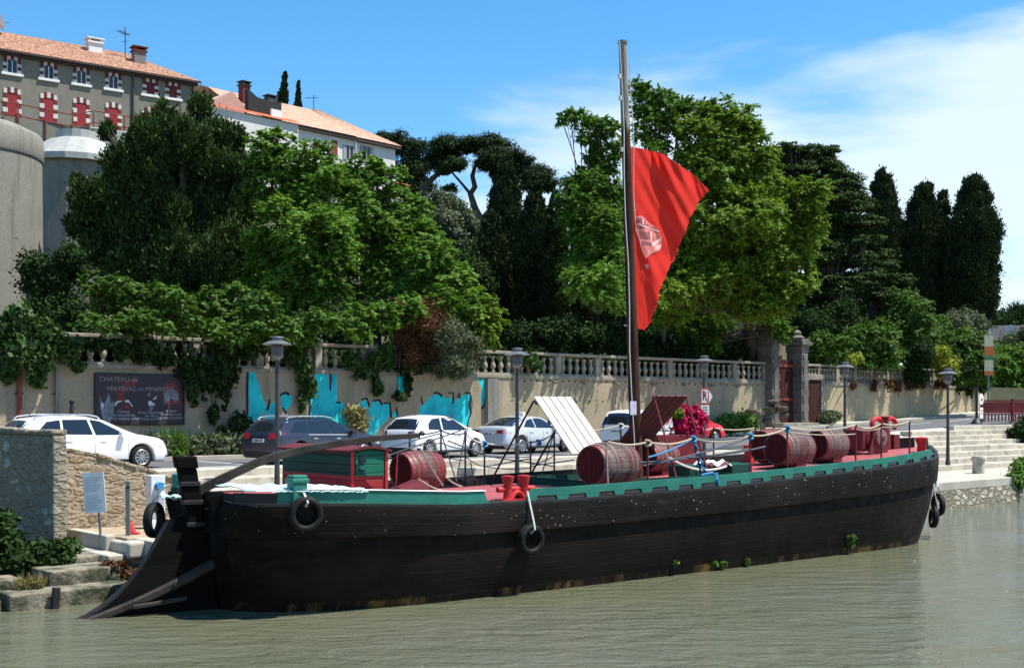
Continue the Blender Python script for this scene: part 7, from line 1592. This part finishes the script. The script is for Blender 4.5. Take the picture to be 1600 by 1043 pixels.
low('mixed weeds along the wall foot left of the dark car', [QG(300, -.5, 2.05), QG(322, -.5, 2.05), QG(345, -.5, 2.05), QG(366, -.5, 2.05)], 'lf_olive', 141, .25, .07, .4)
low('low grey shrub beside the white estate car bonnet', [QG(245, -.7, 2.05), QG(235, -.6, 2.05)], 'lf_olive', 142, .3, .05, .42)
low('leafy weed against the wall behind the dark car', [QG(362, -.3, 2.3), QG(372, -.3, 2.8)], 'lf_dark', 143, .25, .14, .4)
low('dry flowering plant against the turquoise graffiti', [QG(556, -.5, 2.0), QG(561, -.5, 2.7), QG(552, -.5, 3.2)], 'lf_dry', 144, .3, .08, .36)
low('low green shrub at the wall foot left of the gateway', [QG(1135, -.9, 2.45), QG(1155, -.9, 2.5), QG(1172, -.9, 2.55)], 'lf_bush', 145, .22, .1, .55, 'shrub', 'shrub')
low('low weeds at the wall foot right of the small door', [QG(1290, -.8, 2.85), QG(1302, -.8, 2.88)], 'lf_olive', 146, .2, .08, .4)
low('leafy plant among the stones at the foot of the shaded wall end', [Q(-6.4, -14.4, .35), Q(-6.9, -14.9, .35), Q(-6.2, -15.1, .35)], 'lf_dark', 147, .15, .09, .36, cover=.9)
low('tall weeds against the shaded wall end at the left edge', [Q(-7.6, -14.6, .35), Q(-8.1, -14.8, .35), Q(-7.2, -14.4, .9), Q(-7.9, -14.0, .8), Q(-8.6, -14.6, .4), Q(-7.6, -14.3, 1.3), Q(-8.3, -14.4, 1.1), Q(-7.0, -14.6, .5)], 'lf_dark', 148, .16, .08, .45, cover=.9)
low('bright bushy weed by the landing steps', [Q(-5.75, -14.6, .6), Q(-6.1, -14.9, .5)], 'lf_ivy', 149, .13, .08, .22)
low('grass tuft growing between the mossy blocks', [Q(-7.3, -16.5, .3), Q(-7.1, -16.55, .3)], 'lf_dry', 150, .26, .02, .13, 'grass_tuft', spike=True)
low('red brown weeds on the square mossy block', [Q(-5.5, -16.1, .35), Q(-5.25, -16.0, .3), Q(-5.1, -16.2, .25)], 'lf_dead', 151, .14, .05, .17)
low('green weeds on the concrete edge of the landing', [Q(-4.2, -15.9, .6), Q(-3.6, -15.9, .62)], 'lf_olive', 152, .12, .04, .13)
low('dry grass along the landing earth', [Q(-3.9+i*.35, -14.9+.2*(i % 3), .95) for i in range(6)], 'lf_dry', 153, .14, .015, .07, 'grass_tuft', spike=True)
low('round dark shrub on the quay wall at the right edge', [QG(1592, -15.9, .75), QG(1603, -16.0, .9), QG(1588, -16.2, .4)], 'lf_bush', 154, .2, .08, .42, 'shrub', 'shrub')
low('rounded shrub below the bridge railing at the right edge', [Vector((26.1, 62.6, 2.0)), Vector((26.9, 62.6, 2.4)), Vector((27.2, 62.6, 1.6))], 'lf_dark', 155, .25, .08, .62, 'shrub', 'shrub')
for i, (px, py, r) in enumerate(((1060, 882, .09), (1124, 884, .08), (1136, 884, .10), (1174, 879, .08), (1336, 850, .14))):
    y = -2.36; p = BL(px, py, y); p.y = -(interp(p.x, WLN)+(.06 if py > 860 else .14)); p.z = max(.06, BL(px, py, p.y).z)
    low(('small green weed sprouting on the hull at the waterline, leftmost of the row', 'low green weed on the hull just left of the widest waterline weed', 'widest green weed on the hull waterline', 'small green weed on the hull waterline right of the widest one', 'tall green weed growing from the hull near the bow')[i], [BW(p.x, p.y, p.z)], 'lf_moss', 160+i, .10, .05, r, 'hull_weed', cover=.35)
low('magenta flowering bush behind the brown hatch cover', [BW(*BL(px, py, 1.75)) for px, py in ((1070, 688), (1058, 672), (1075, 668), (1088, 678), (1066, 655), (1080, 652), (1055, 650), (1092, 664))], 'lf_pink', 170, .10, .07, .22, 'flowering_bush', 'bush')
low('green leafy shoots at the edge of the magenta bush', [BW(*BL(1052, 646, 1.6)), BW(*BL(1060, 652, 1.55))], 'lf_lime', 171, .12, .06, .14)
# pollarded tree with flat cut clumps in front of the gateway
def pollard():
    a = QA(1196, -7.5); p0 = Q(a, -7.5, 1.9); d = p0.y; o = thing('cloud_pruned_tree', 'small bare pruned tree with flat dark pads in front of the gateway', 'tree', p0, 0)
    J = lambda px, py, dd=0: P(px, py, d+dd)-p0
    m = MB(); base = J(1192, 672); 
    m.tube([Vector((0, 0, -.1)), base, J(1190, 655), J(1186, 644)], [.16, .14, .12, .1], 8); m.tube([J(1190, 655), J(1204, 650), J(1216, 642), J(1222, 638)], [.1, .08, .06, .05], 7)
    m.tube([J(1186, 644), J(1180, 642)], [.08, .05], 7); m.tube([J(1190, 652, .3), J(1204, 645, .3), J(1208, 630, .3)], [.08, .06, .05], 7); m.build('trunk', MT['bark_grey'], o, smooth=True)
    for px, py, w in ((1173, 642, 9), (1209, 628, 10), (1203, 638, 10), (1222, 638, 10), (1198, 657, 9), (1225, 648, 7)):
        c = J(px, py)+p0; r = w/F*d
        k = MB(); k.lathe([(r*.5, -.1), (r, -.07), (r*1.02, .04), (r*.7, .1), (.02, .12)], Matrix.Translation(c-p0), 12); pd = k.build('pad', MT['bark'], o, smooth=True)
        leaves('pad_foliage', [(c, (r, r, .12))], MT['lf_dark'], .14, .07, o, p0, .5, 6, seed=int(px))
pollard()
print('LEAVES', NLEAF[0])
